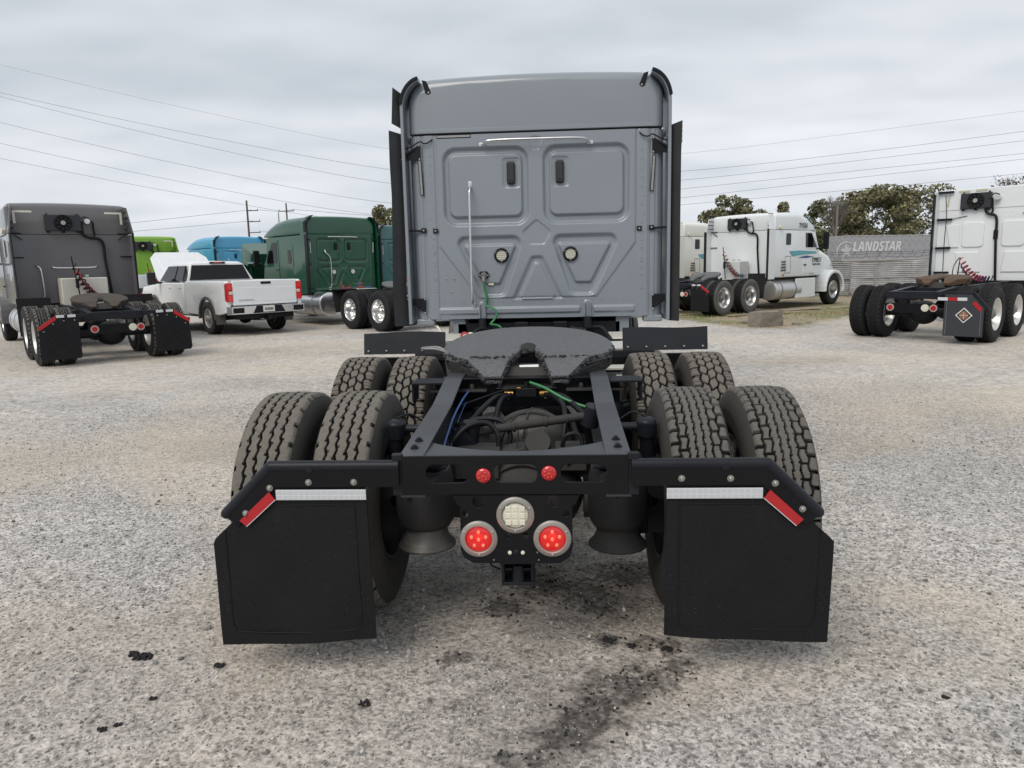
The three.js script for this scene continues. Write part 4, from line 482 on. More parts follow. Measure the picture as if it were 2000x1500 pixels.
// fifth wheel coupling: tilted plate with two ramps and a throat
function fifthWheel(parent, z, y, o = {}) {
  const f = grp('fifth_wheel', parent, [0, y, z]); const tilt = o.tilt ?? 0.15; const pm = o.mat ?? std(0.125, 0.132, 0.141, 0.6, 0, { map: fineT, bumpMap: bumpT, bumpScale: 0.012 });
  const s = new THREE.Shape(); s.moveTo(-0.462, -0.12); s.lineTo(-0.48, -0.03); s.bezierCurveTo(-0.48, 0.25, -0.3, 0.46, 0, 0.46); s.bezierCurveTo(0.3, 0.46, 0.48, 0.25, 0.48, -0.03); s.lineTo(0.462, -0.12); s.lineTo(0.325, -0.25); s.lineTo(0.1, -0.25); s.lineTo(0.05, -0.08); s.lineTo(0.05, 0.02); s.quadraticCurveTo(0.0, 0.06, -0.05, 0.02); s.lineTo(-0.05, -0.08); s.lineTo(-0.1, -0.25); s.lineTo(-0.325, -0.25); s.lineTo(-0.462, -0.12);
  const g = new THREE.ExtrudeGeometry(s, { depth: 0.035, bevelEnabled: true, bevelSize: 0.008, bevelThickness: 0.006, bevelSegments: 1, curveSegments: 14 }); g.rotateX(-Math.PI / 2); g.translate(0, -0.04, 0);
  const pb = new B().add(g); for (const e of [-1, 1]) pb.hex([[e * 0.092, -0.045, 0.245], [e * 0.333, -0.045, 0.245], [e * 0.225, -0.10, 0.395], [e * 0.13, -0.10, 0.395], [e * 0.092, 0.001, 0.245], [e * 0.333, 0.001, 0.245], [e * 0.222, -0.06, 0.40], [e * 0.133, -0.06, 0.40]]);
  // rim skirt under the edge
  const sk = new B(); for (const e of [-1, 1]) { sk.hex([[e * 0.44, -0.12, 0.1], [e * 0.48, -0.12, 0.0], [e * 0.46, -0.12, 0.0], [e * 0.42, -0.12, 0.1], [e * 0.46, -0.04, 0.15], [e * 0.48, -0.04, 0.02], [e * 0.46, -0.04, 0.02], [e * 0.44, -0.04, 0.15]]); sk.hex([[e * 0.22, -0.11, 0.39], [e * 0.455, -0.10, 0.12], [e * 0.43, -0.10, 0.12], [e * 0.19, -0.11, 0.39], [e * 0.226, -0.07, 0.395], [e * 0.466, -0.036, 0.125], [e * 0.44, -0.036, 0.125], [e * 0.2, -0.07, 0.395]]); sk.hex([[e * 0.135, -0.12, 0.39], [e * 0.06, -0.1, 0.08], [e * 0.08, -0.1, 0.08], [e * 0.15, -0.12, 0.39], [e * 0.13, -0.07, 0.397], [e * 0.052, -0.036, 0.08], [e * 0.07, -0.036, 0.08], [e * 0.145, -0.07, 0.397]]); }
  const pl = pb.mesh('plate', pm, f); const sm = sk.mesh('skirt', o.skirt ?? std(0.03, 0.03, 0.031, 0.75, 0, { map: dustT, bumpMap: bumpT, bumpScale: 0.01 }), f);
  const lk = new B(); lk.box(0, -0.03, 0.0, 0.095, 0.06, 0.1, [0, 0, 0], 0.015).add(new THREE.IcosahedronGeometry(0.045, 2), [0, -0.01, -0.01], [0, 0, 0], [1, 0.5, 0.8]).add(new THREE.IcosahedronGeometry(0.03, 1), [0.025, -0.02, 0.05], [0, 0, 0], [1, 0.6, 0.6]).add(new THREE.IcosahedronGeometry(0.028, 1), [-0.02, -0.03, 0.055], [0, 0, 0], [1, 0.6, 0.6]); const lm = lk.mesh('locking_jaw', std(0.012, 0.012, 0.013, 0.6, 0, { bumpMap: bumpT, bumpScale: 0.01 }), f);
  for (const m of [pl, sm, lm]) m.rotation.x = tilt;
  const bs = new B(); for (const e of [-1, 1]) { bs.box(e * 0.37, -0.14, 0.04, 0.1, 0.12, 0.22, [0, 0, 0], 0.015); bs.cyl([e * 0.30, -0.075, 0.0], [e * 0.45, -0.075, 0.0], 0.05, 0.05, 16); bs.box(e * 0.36, -0.195, 0.15, 0.3, 0.012, 0.5); bs.bolt([e * 0.47, -0.19, 0.33], 0.016, 0.04, [0, 1, 0], 6); bs.bolt([e * 0.29, -0.19, 0.36], 0.014, 0.03, [0, 1, 0], 6); } bs.box(0, -0.17, 0.2, 0.6, 0.04, 0.25); bs.hex([[-0.16, -0.19, 0.36], [0.16, -0.19, 0.36], [0.12, -0.19, 0.1], [-0.12, -0.19, 0.1], [-0.09, -0.09, 0.25], [0.09, -0.09, 0.25], [0.09, -0.09, 0.1], [-0.09, -0.09, 0.1]]); bs.mesh('mounting', M.dirtMetal, f);
  if (o.tag) { const gr = new B(), r = rng(61); const runs = [[[-0.465, 0.0, 0.12], [-0.333, 0.0, 0.245]], [[-0.333, 0, 0.245], [-0.222, -0.06, 0.40]], [[0.465, 0.0, 0.12], [0.333, 0.0, 0.245]], [[0.333, 0, 0.245], [0.222, -0.06, 0.40]], [[-0.09, 0, 0.245], [-0.133, -0.06, 0.40]], [[0.09, 0, 0.245], [0.133, -0.06, 0.4]], [[-0.05, 0, 0.07], [-0.092, 0, 0.245]], [[0.05, 0, 0.07], [0.092, 0, 0.245]], [[-0.48, 0, 0.03], [-0.465, 0, 0.12]], [[0.48, 0, 0.03], [0.465, 0, 0.12]], [[-0.33, 0, 0.245], [-0.1, 0, 0.245]], [[0.33, 0, 0.245], [0.1, 0, 0.245]]]; runs.forEach(([a, b], q) => { const n = q > 9 ? 26 : 22; for (let i = 0; i < n; i++) { const t = r(), k = (q > 9 ? 0.004 : 0.006) + 0.009 * r() ** 2; gr.add(new THREE.IcosahedronGeometry(k, 1), [mix(a[0], b[0], t) + 0.01 * (r() - 0.5), mix(a[1], b[1], t) + (q > 9 ? 0.001 : -0.006 - 0.02 * r()), mix(a[2], b[2], t) + 0.012 * (r() - 0.5)], [r() * 6, r() * 6, r() * 6], [1.3, 0.7, 1.1]); } }); const gm = gr.mesh('grease_crust', std(0.03, 0.031, 0.033, 0.7), f); gm.rotation.x = tilt; gm.userData.kind = 'stuff'; }
  if (o.tag) new B().box(0.012, -0.10, 0.25, 0.105, 0.045, 0.008, [-0.5, 0, 0.02]).mesh('white_tag', std(0.75, 0.76, 0.78, 0.4), f);
  if (o.handle) new B().tube([[-0.47, -0.02, 0.05], [-0.52, 0.0, 0.03], [-0.58, 0.0, 0.035], [-0.605, 0.0, 0.06], [-0.585, 0.0, 0.09], [-0.52, -0.002, 0.1], [-0.46, -0.02, 0.1]], 0.008, 30, 8).mesh('pull_handle', M.greyMetal, f);
  return f;
}
fifthWheel(hero, -1.585, 1.118, { tag: 1, handle: 1 });
// ---------------------------------------------------------------- the other tractors in the yard
// local frame: rear drive axle at z = 0, forwards is -z
function coil(b, p, q, r, turns, tr) { const pts = [], a = V(...p), d = V(...q).sub(a), n = turns * 8, u = V(0, 0, 1).cross(d).normalize(), w = d.clone().normalize().cross(u); for (let i = 0; i <= n; i++) { const t = i / n, an = i / 8 * 2 * Math.PI; pts.push(a.clone().addScaledVector(d, t).addScaledVector(u, r * Math.cos(an)).addScaledVector(w, r * Math.sin(an)).addScaledVector(UP, -0.12 * Math.sin(t * Math.PI)).toArray()); } b.tube(pts, tr, n * 2, 5); return b; }
function acUnit(c, x, y, z, o = {}) {
  const a = grp('condenser_unit', c, [x, y, z]); const w = o.w ?? 0.62, h = o.h ?? 0.34;
  new B().box(0, 0, 0.05, w, h, 0.1, [0, 0, 0], 0.01).mesh('casing', o.mat ?? std(0.02, 0.023, 0.028, 0.5), a);
  new B().add(new THREE.TorusGeometry(0.16, 0.012, 8, 32), [0.0, 0, 0.11]).add(new THREE.TorusGeometry(0.11, 0.004, 6, 28), [0, 0, 0.125]).add(new THREE.TorusGeometry(0.14, 0.004, 6, 28), [0, 0, 0.12]).mesh('fan_ring', M.black, a);
  const bl = new B(); for (let i = 0; i < 9; i++) { const t = i / 9 * 6.283; bl.box(0.09 * Math.cos(t), 0.09 * Math.sin(t), 0.112, 0.11, 0.035, 0.006, [0.35, 0, t], 0.002); } bl.mesh('fan_blades', M.black, a);
  new B().cyl([0, 0, 0.1], [0, 0, 0.135], 0.05, 0.045, 18).mesh('fan_motor', std(0.4, 0.38, 0.32, 0.4, 0.3), a);
  const sc = new B(); for (const e of [-1, 1]) { sc.box(e * w * 0.42, h / 2 + 0.015, 0.05, 0.03, 0.03, 0.05); sc.box(e * w * 0.42, -h / 2 - 0.02, 0.05, 0.05, 0.04, 0.08); } sc.box(0, -h / 2 - 0.02, 0.05, 0.05, 0.04, 0.08); sc.mesh('mounting_foot', M.black, a);
  const hx = w / 2 + 0.12; new B().cyl([hx, 0.04, 0.0], [hx, 0.04, 0.12], 0.055, 0.055, 16).mesh('receiver', M.alu, a);
  const hs = new B(); hs.tube([[hx - 0.1, 0.04, 0.05], [hx - 0.11, -0.1, 0.06], [hx - 0.08, -0.25, 0.05], [hx + 0.06, -0.31, 0.05], [hx + 0.2, -0.33, 0.05], [hx + 0.27, -0.45, 0.05], [hx + 0.28, -0.8, 0.05], [hx + 0.32, -1.25, 0.05], [hx + 0.36, -1.72, 0.04]].map(p => [p[0] * (o.hx ?? 1), p[1] * (o.hy ?? 1), p[2]]), 0.028, 60, 8); hs.tube([[hx + 0.02, 0.04, 0.1], [hx + 0.1, 0.02, 0.09], [hx + 0.11, -0.12, 0.06], [hx + 0.12, -0.25, 0.05], [hx + 0.06, -0.31, 0.05]].map(p => [p[0] * (o.hx ?? 1), p[1], p[2]]), 0.02, 30, 7); hs.tube([[hx - 0.1, 0.1, 0.08], [hx - 0.05, 0.13, 0.1], [hx + 0.04, 0.1, 0.1]], 0.014, 14, 6); hs.mesh('hose', M.black, a);
  return a;
}
function duals(t, o = {}) { let k = 0; for (const s of [-1, 1]) for (const z of [0, -1.32]) for (const x of [1.078, 0.742]) { if (o.skipInner && x < 0.9 && s !== o.skipInner) { } wheel(t, s * x, TR, z, { tread: 'far', far: 1, dish: x > 0.9 ? s : -s, phase: 0.4 * k++, treadMat: o.treadMat ?? M.rubber, wallMat: o.wallMat ?? M.rubber, rimMat: o.rimMat, hubMat: o.hubMat ?? M.greyMetal }); } }
function chassis(t, o) {
  const zf = o.front ?? -6.6, f = grp('chassis_frame', t), b = new B(); const yt = 0.97;
  for (const s of [-1, 1]) { b.hex([[s * 0.34, yt - 0.18, 0.62], [s * 0.43, yt - 0.18, 0.62], [s * 0.43, yt - 0.27, -0.4], [s * 0.34, yt - 0.27, -0.4], [s * 0.34, yt - 0.06, 0.62], [s * 0.43, yt - 0.06, 0.62], [s * 0.43, yt, -0.4], [s * 0.34, yt, -0.4]]); b.box(s * 0.385, yt - 0.135, (zf - 0.4) / 2, 0.09, 0.27, Math.abs(zf + 0.4)); }
  b.mesh('rails', o.railMat ?? M.frame, f);
  new B().box(0, yt - 0.12, 0.63, 0.9, 0.13, 0.03).box(0, yt - 0.055, 0.58, 0.72, 0.012, 0.1).box(0, yt - 0.12, -0.45, 0.66, 0.2, 0.03).box(0, yt - 0.12, -2.0, 0.66, 0.2, 0.03).mesh('crossmembers', M.frame, f);
  for (const z of [0, -1.32]) { new B().cyl([-0.95, 0.505, z], [0.95, 0.505, z], 0.08, 0.08, 12).add(new THREE.SphereGeometry(0.24, 18, 12), [0, 0.5, z], [0, 0, 0], [1.1, 0.95, 0.8]).mesh('axle', M.black, f); }
  const lb = grp('tail_lamp_bar', t, [0, 0, 0.645]); new B().box(0, 0.62, 0, 0.92, 0.17, 0.012).mesh('bar', M.blackGloss, lb);
  for (const [x, r] of o.lamps ?? [[-0.36, 1], [0.25, 0], [0.38, 1]]) { new B().cyl([x, 0.625, 0.004], [x, 0.625, 0.02], 0.066, 0.066, 20).mesh('lamp_ring', r ? std(0.42, 0.32, 0.3, 0.4) : M.whiteLens, lb); new B().cyl([x, 0.625, 0.018], [x, 0.625, 0.026], 0.045, 0.045, 18).mesh(r ? 'red_lens' : 'white_lens', r ? M.redLensDull : M.whiteLens, lb); }
}
function flaps(t, z, o = {}) {
  for (const s of o.sides ?? [-1, 1]) {
    const hg = grp('flap_hanger', t); new B().box(s * 0.67, 0.88, z, 0.52, 0.06, 0.03).hex([[s * 0.92, 0.85, z - 0.015], [s * 1.2, 0.66, z - 0.015], [s * 1.2, 0.66, z + 0.015], [s * 0.92, 0.85, z + 0.015], [s * 0.92, 0.91, z - 0.015], [s * 1.22, 0.71, z - 0.015], [s * 1.22, 0.71, z + 0.015], [s * 0.92, 0.91, z + 0.015]]).mesh('bar', M.frame, hg);
    const fl = grp('mud_flap', t), p = [[0.6, 0.86], [0.9, 0.86], [1.2, 0.66], [1.22, 0.2], [1.19, 0.15], [0.62, 0.15], [0.6, 0.2]].map(q => [q[0] * s, q[1]]);
    new B().ext(shp(o.shape ? o.shape.map(q => [q[0] * s, q[1]]) : p), z + 0.004, 0.01, [], 0.002).mesh('rubber_sheet', M.rubberFlap, fl);
    if (o.chevron) { const b = new B(); for (let i = 0; i < 3; i++) for (const e of [-1, 1]) b.box(s * 0.9 + e * 0.12, 0.58 - i * 0.12 + 0.0, z + 0.016, 0.32, 0.012, 0.006, [0, 0, -e * 0.75 * 1]); b.mesh('moulded_rib', M.rubberFlap, fl); }
    if (o.tape !== 0) { const w = new B(); for (const x of o.tape ?? [0.7, 0.87]) w.box(s * x, 0.885, z + 0.02, 0.12, 0.045, 0.006); w.mesh('white_tape', M.tapeWhite, fl); new B().hex([[s * 0.935, 0.83, z + 0.014], [s * 1.19, 0.66, z + 0.014], [s * 1.19, 0.66, z + 0.022], [s * 0.935, 0.83, z + 0.022], [s * 0.95, 0.895, z + 0.014], [s * 1.215, 0.71, z + 0.014], [s * 1.215, 0.71, z + 0.022], [s * 0.95, 0.895, z + 0.022]]).mesh('red_tape', M.tapeRed, fl); }
    const bo = new B(); for (const [x, y] of [[0.66, 0.81], [0.82, 0.81], [0.98, 0.76], [1.13, 0.64]]) bo.bolt([s * x, y, z + 0.014], 0.01, 0.01); bo.mesh('bolt', M.zinc, fl);
  }
}
function tanks(t, z0, z1, o = {}) { for (const s of [-1, 1]) { const k = grp('fuel_tank', t), r = o.r ?? 0.31; new B().cyl([s * 0.87, 0.6, z0], [s * 0.87, 0.6, z1], r, r, 30).add(new THREE.SphereGeometry(r, 24, 8, 0, 6.283, 0, 1.571).rotateX(Math.PI / 2), [s * 0.87, 0.6, z0 - 0.002], [0, 0, 0], [1, 1, 0.12]).mesh('tank', o.mat ?? M.alu, k); const b = new B(); for (const q of [0.2, 0.75]) { const z = mix(z0, z1, q); b.cyl([s * 0.87, 0.6, z], [s * 0.87, 0.6, z - 0.06], r + 0.006, r + 0.006, 30); } b.mesh('strap', M.greyMetal, k); } }
const ROW = 'semi tractors parked in a slanted row';

// flat backed high sleeper with corner reflectors, condenser and deck box
function flatTractor(name, label, pos, turn, col, o) {
  const t = thing(name, label, 'truck', pos, turn, o.group); const zb = o.zb, H = o.H ?? 3.02, w = 2.3, L = 2.5, yb = 0.99;
  const c = grp('sleeper_cab', t);
  const taper = o.lean ?? 0.0;
  mesh('cab_shell', loft([{ z: zb, p: ring(w - 0.05, yb, 2.42, 0.02, 0.03) }, { z: zb - 0.03, p: ring(w, yb, 2.42, 0.02, 0.04) }, { z: zb - L * 0.8, p: ring(w, yb, 2.42, 0.02, 0.04) }, { z: zb - L, p: ring(w - 0.15, yb, 2.4, 0.05, 0.04) }, { z: zb - L - 0.42, p: ring(w - 0.32, yb, 1.88, 0.1, 0.05) }], 0.5), col, c);
  mesh('roof_cap', loft([{ z: zb + 0.004, p: ring(w - 0.1, 2.432, H - 0.06, 0.05, 0.01, 0.0) }, { z: zb - 0.02, p: ring(w - 0.02, 2.432, H - 0.025, 0.1, 0.01, 0.02) }, { z: zb - 0.1, p: ring(w, 2.432, H, 0.14, 0.01, 0.03) }, { z: zb - L * 0.55, p: ring(w, 2.432, H + (o.rise ?? 0.0), 0.18, 0.01, 0.04) }, { z: zb - L * 0.78, p: ring(w - 0.05, 2.432, H - 0.08, 0.22, 0.01, 0.05) }, { z: zb - L * 0.95, p: ring(w - 0.14, 2.432, H - 0.3, 0.12, 0.01, 0.04) }, { z: zb - L * 1.03, p: ring(w - 0.22, 2.432, H - 0.55, 0.012, 0.01, 0.01) }], 0.8), o.roofMat ?? col, c);
  const zw = zb - L; new B().hex([[-0.98, 1.92, zw - 0.40], [0.98, 1.92, zw - 0.40], [0.98, 1.92, zw - 0.42], [-0.98, 1.92, zw - 0.42], [-0.9, 2.38, zw - 0.02], [0.9, 2.38, zw - 0.02], [0.9, 2.38, zw - 0.04], [-0.9, 2.38, zw - 0.04]]).mesh('windscreen', M.glass, c);
  for (const s of [-1, 1]) {
    const X = s * (w / 2); const side = (nm, mat, sh, d = 0.008) => { const g = new THREE.ExtrudeGeometry(shp(sh), { depth: d, bevelEnabled: true, bevelSize: 0.005, bevelThickness: 0.004, bevelSegments: 1, curveSegments: 6 }); g.rotateY(-Math.PI / 2); if (s > 0) g.translate(d, 0, 0); return new B().add(g, [X, 0, 0]).mesh(nm, mat, c); };
    const zs = zb - L * 0.30; side('sleeper_window', M.glass, rrShape(zs - 0.13, 1.98, zs + 0.13, 2.32, 0.04)); { const q = rrShape(zs - 0.17, 1.11, zs + 0.17, 1.63, 0.045); q.holes.push(rrShape(zs - 0.16, 1.12, zs + 0.16, 1.62, 0.04)); side('door_seam', M.greyMetal, q, 0.0015); }
    const zd = zb - L * 0.66; side('door', col, [[zd, yb + 0.1], [zd, 2.4], [zd - 0.5, 2.4], [zd - 0.95, 1.88], [zd - 1.0, yb + 0.1]], 0.005); side('door_window', M.glass, [[zd - 0.12, 1.9], [zd - 0.1, 2.34], [zd - 0.45, 2.34], [zd - 0.82, 1.9]], 0.012);
    new B().box(X + s * 0.02, 1.35, zd - 0.1, 0.03, 0.04, 0.14).mesh('door_handle', M.black, c);
    const mr = new B(); mr.box(X + s * 0.28, 2.1, zd - 0.88, 0.18, 0.55, 0.08, [0, 0, 0], 0.03); mr.tube([[X, 1.85, zd - 0.8], [X + s * 0.15, 1.88, zd - 0.86], [X + s * 0.26, 1.95, zd - 0.88]], 0.025, 10, 6); mr.mesh('mirror', o.mirrorMat ?? M.black, c);
    if (o.lampSide) { const l = grp('side_lamp', t, [X + s * 0.01, 2.5, zb - 0.25]); new B().cyl([0, 0, 0], [s * 0.06, 0, 0.02], 0.06, 0.055, 16).mesh('lamp', M.whiteLens, l); }
    // side extenders with gap strips
    const e = grp('side_fairing', t); const ez = o.ext ?? 0.34; new B().hex([[X, yb - 0.04, zb - 0.02], [X, yb - 0.04, zb + ez], [X - s * 0.025, yb - 0.04, zb + ez], [X - s * 0.025, yb - 0.04, zb - 0.02], [X - s * 0.0, 2.42, zb - 0.02], [X - s * 0.0, 2.42, zb + ez], [X - s * 0.025, 2.42, zb + ez], [X - s * 0.025, 2.42, zb - 0.02]]).hex([[X, 2.43, zb - 0.02], [X, 2.43, zb + ez], [X - s * 0.025, 2.43, zb + ez], [X - s * 0.025, 2.43, zb - 0.02], [X - s * 0.09, H - 0.03, zb - 0.02], [X - s * 0.09, H - 0.06, zb + ez * 0.9], [X - s * 0.115, H - 0.06, zb + ez * 0.9], [X - s * 0.115, H - 0.03, zb - 0.02]]).mesh('fairing_panel', col, e);
    new B().box(X - s * 0.03, 1.72, zb + ez + 0.04, 0.018, 1.46, 0.12).mesh('rubber_edge', M.black, e);
    const st = new B(); for (const y of [2.44, 1.95]) st.box(X - s * 0.13, y, zb + 0.02, 0.24, 0.022, 0.03); for (const y of [2.9, 2.78, 2.66, 2.54]) st.box(X - s * 0.1, y, zb + ez * 0.45, 0.02, 0.02, ez * 0.9); st.hex([[X - s * 0.26, 2.30, zb + 0.01], [X - s * 0.12, 2.40, zb + 0.04], [X - s * 0.12, 2.40, zb + 0.06], [X - s * 0.26, 2.30, zb + 0.03], [X - s * 0.26, 2.32, zb + 0.01], [X - s * 0.12, 2.42, zb + 0.04], [X - s * 0.12, 2.42, zb + 0.06], [X - s * 0.26, 2.32, zb + 0.03]]); st.mesh('brace', M.black, e);
    // corner reflectors
    if (o.corners !== 0) new B().box(s * 0.84, H - 0.165, zb + 0.008, 0.34, 0.04, 0.006).box(s * 0.99, H - 0.28, zb + 0.0085, 0.045, 0.25, 0.006).mesh('corner_tape', M.cream, c);
  }
  acUnit(c, o.acx ?? -0.14, 2.66, zb + 0.005, { w: 0.66, h: 0.33 });
  new B().box(0, 2.426, zb + 0.004, w - 0.1, 0.008, 0.004).mesh('seam', M.black, c);
  if (o.grab) { const g = grp('grab_rail', t); new B().tube([[-0.42, 1.76, zb + 0.01], [-0.36, 1.73, zb + 0.07], [0, 1.725, zb + 0.08], [0.36, 1.73, zb + 0.07], [0.42, 1.77, zb + 0.01]], 0.016, 40, 8).mesh('bar', M.alu, g); const g2 = grp('grab_rail', t); new B().tube([[-0.72, 1.77, zb + 0.01], [-0.68, 1.76, zb + 0.06], [-0.64, 1.68, zb + 0.08], [-0.62, 1.3, zb + 0.08], [-0.63, 1.12, zb + 0.06], [-0.68, 1.09, zb + 0.01]], 0.016, 40, 8).mesh('bar', M.alu, g2); }
  if (o.box) { const d = grp('deck_box', t); new B().box(o.box[0], 1.2, zb + 0.34, o.box[1], 0.62, 0.5, [0, 0, 0], 0.02).mesh('box', o.boxMat ?? M.diamond, d); new B().box(o.box[0] - 0.08, 1.55, zb + 0.3, 0.06, 0.04, 0.06).box(o.box[0] + 0.1, 1.55, zb + 0.3, 0.06, 0.04, 0.06).mesh('latch', M.alu, d); }
  // pogo stick and coiled lines
  const pg = grp('hose_tender', t); new B().cyl([-0.06, 0.98, zb + 0.75], [-0.16, 1.95, zb + 0.75], 0.014, 0.012, 8).box(-0.1, 1.4, zb + 0.75, 0.06, 0.2, 0.05).mesh('stick', M.black, pg); const cc = o.coils ?? [M.black, M.redHose, M.black]; cc.forEach((m, i) => coil(new B(), [-0.14 + i * 0.02, 1.78 - i * 0.12, zb + 0.74], [0.32 + i * 0.06, 1.06, zb + 0.66 - i * 0.1], 0.055, 9, 0.011).mesh('coiled_line', m, pg));
  hood(t, col, zb - L - 0.42, {}); new B().box(0, 0.92, zb - 1.4, 1.6, 0.22, 2.7).mesh('cab_underside', M.black, t);
  chassis(t, o); duals(t, o); for (const s of [-1, 1]) wheel(t, s * 1.03, TR, zb - L - 0.42 - 0.75, { tread: 'ribFar', steer: 1, far: 1, treadMat: M.rubber, wallMat: M.rubber, hubMat: M.greyMetal });
  flaps(t, 0.72, o.flap ?? {}); fifthWheel(t, -0.72, 1.12, { tilt: 0.2, mat: o.plate });
  tanks(t, zb + 0.1 - (o.tankOff ?? 0.3), zb - 1.6, o.tank ?? {});
  for (const s of [-1, 1]) { const q = grp('quarter_fender', t); new B().box(s * 0.94, 1.06, -2.02, 0.58, 0.16, 0.012).hex([[s * 0.65, 0.4, -1.95], [s * 1.23, 0.4, -1.95], [s * 1.23, 0.4, -1.96], [s * 0.65, 0.4, -1.96], [s * 0.65, 1.0, -2.02], [s * 1.23, 1.0, -2.02], [s * 1.23, 1.0, -2.03], [s * 0.65, 1.0, -2.03]]).mesh('flap', M.rubber, q); if (o.skirt) new B().box(s * 1.12, 0.62, zb - 1.9, 0.05, 0.62, 1.2, [0, 0, 0], 0.02).mesh('side_skirt', o.skirt, q); }
  return t;
}
const G2 = paint(0.135, 0.132, 0.142);
flatTractor('tractor_truck', 'dark grey semi tractor with bright treadplate deck box and worn fifth wheel', [-8.083, 0, -10.491], 42.2 * D2R, G2, { zb: -3.08, grab: 1, box: [0.06, 0.86], flap: { chevron: 1 }, H: 3.05, rimMat: std(0.66, 0.66, 0.66, 0.4, 0.6), treadMat: M.treadMid, roofMat: paint(0.16, 0.155, 0.16), lampSide: 1, plate: std(0.075, 0.062, 0.05, 0.8, 0, { map: dustT, bumpMap: bumpT, bumpScale: 0.004 }) });
flatTractor('tractor_truck', 'lime green semi tractor standing behind the white pickup', [-14.5, 0, -24.4], 39 * D2R, paint(0.22, 0.46, 0.035), { zb: -3.1, box: [-0.1, 0.8], boxMat: M.white, coils: [M.redHose, M.redHose, M.black], flap: {} });
const SW = (t, s, zc, nm, dx = 0) => { // swoosh decals and numbers on a white cab side, local side x = s*1.15
  const X = s * 1.162, ry = s > 0 ? Math.PI / 2 : -Math.PI / 2; const teal = std(0.1, 0.36, 0.42, 0.4), navy = std(0.02, 0.06, 0.2, 0.4); const g = grp('lettering', t);
  const P = (pts, m, n) => { const sh = shp(pts.map(p => [p[0], p[1]])); const e = new THREE.ExtrudeGeometry(sh, { depth: 0.003, bevelEnabled: false }); e.rotateY(Math.PI / 2); return new B().add(e, [X, 0, zc]).mesh(n, m, g); };
  // drawn with +x = towards the rear negative: after rotateY(90deg) shape x -> -z (forwards)
  P([[-0.12, 1.78], [0.5, 1.8], [1.5, 1.76], [1.55, 1.70], [0.5, 1.66], [0.1, 1.62]], teal, 'teal_stripe'); P([[0.4, 1.58], [0.9, 1.64], [1.4, 1.60], [0.9, 1.56]], navy, 'navy_stripe');
  P([[0.72, 2.92], [1.05, 2.78], [1.28, 2.64], [1.06, 2.7], [1.0, 2.77]], teal, 'teal_stripe');
  const tb = new B(); text(tb, nm, 0.16, 0.004, [X, 2.57, zc - 0.66], [0, ry, 0], [0.82, 1, 1]); tb.mesh('fleet_number', M.plateText, g);
  const td = new B(); text(td, 'CYPRESS', 0.13, 0.004, [X + s * 0.006, 1.50, zc - 1.55], [0, ry, 0], [0.8, 1.1, 1]); text(td, 'TRUCK LINES', 0.06, 0.004, [X + s * 0.006, 1.36, zc - 1.55], [0, ry, 0]); td.mesh('door_text', M.plateText, g);
  const ti = new B(); const ln = [0.24, 0.26, 0.3, 0.32]; ln.forEach((w, i) => { const r = rng(i + 5); for (let k = 0; k < 6; k++) ti.box(X, 1.46 - i * 0.085, zc + 0.42 - w / 2 + (k + 0.5) * w / 6, 0.004, 0.055, w / 6 * (0.5 + 0.3 * r()), [0, 0, 0], 0.001); }); ti.mesh('small_print', M.plateText, g); new B().box(X, 1.07, zc + 0.42, 0.012, 0.06, 0.11).mesh('marker_lamp', M.amber, g);
};
const w1 = flatTractor('tractor_truck', 'white semi tractor with teal stripe and number 71154 above the sleeper window', [4.085, 0, -19.329], -47 * D2R, M.white, { zb: -2.63, box: [0.02, 0.62], boxMat: std(0.6, 0.61, 0.61, 0.5), coils: [M.redHose, M.greenHose, M.blueHose], lampSide: 1, corners: 0, H: 2.92, rise: 0.05, wallMat: std(0.11, 0.108, 0.105, 0.85, 0, { map: dustT }), tank: { mat: std(0.55, 0.55, 0.55, 0.4, 0.7) }, skirt: M.white, mirrorMat: M.black, ext: 0.3, tankOff: 0.25, group: 'white fleet tractors' });
SW(w1, 1, -3.55, '71154');
const w2 = flatTractor('tractor_truck', 'white semi tractor with teal stripe and number 71143, half hidden', [2.11, 0, -23.55], -47 * D2R, paint(0.86, 0.86, 0.79), { zb: -2.63, box: [0.02, 0.62], boxMat: std(0.6, 0.61, 0.61, 0.5), coils: [M.redHose, M.greenHose, M.blueHose], lampSide: 1, corners: 0, H: 2.92, skirt: M.white, ext: 0.3, group: 'white fleet tractors' });
SW(w2, 1, -3.55, '71143');

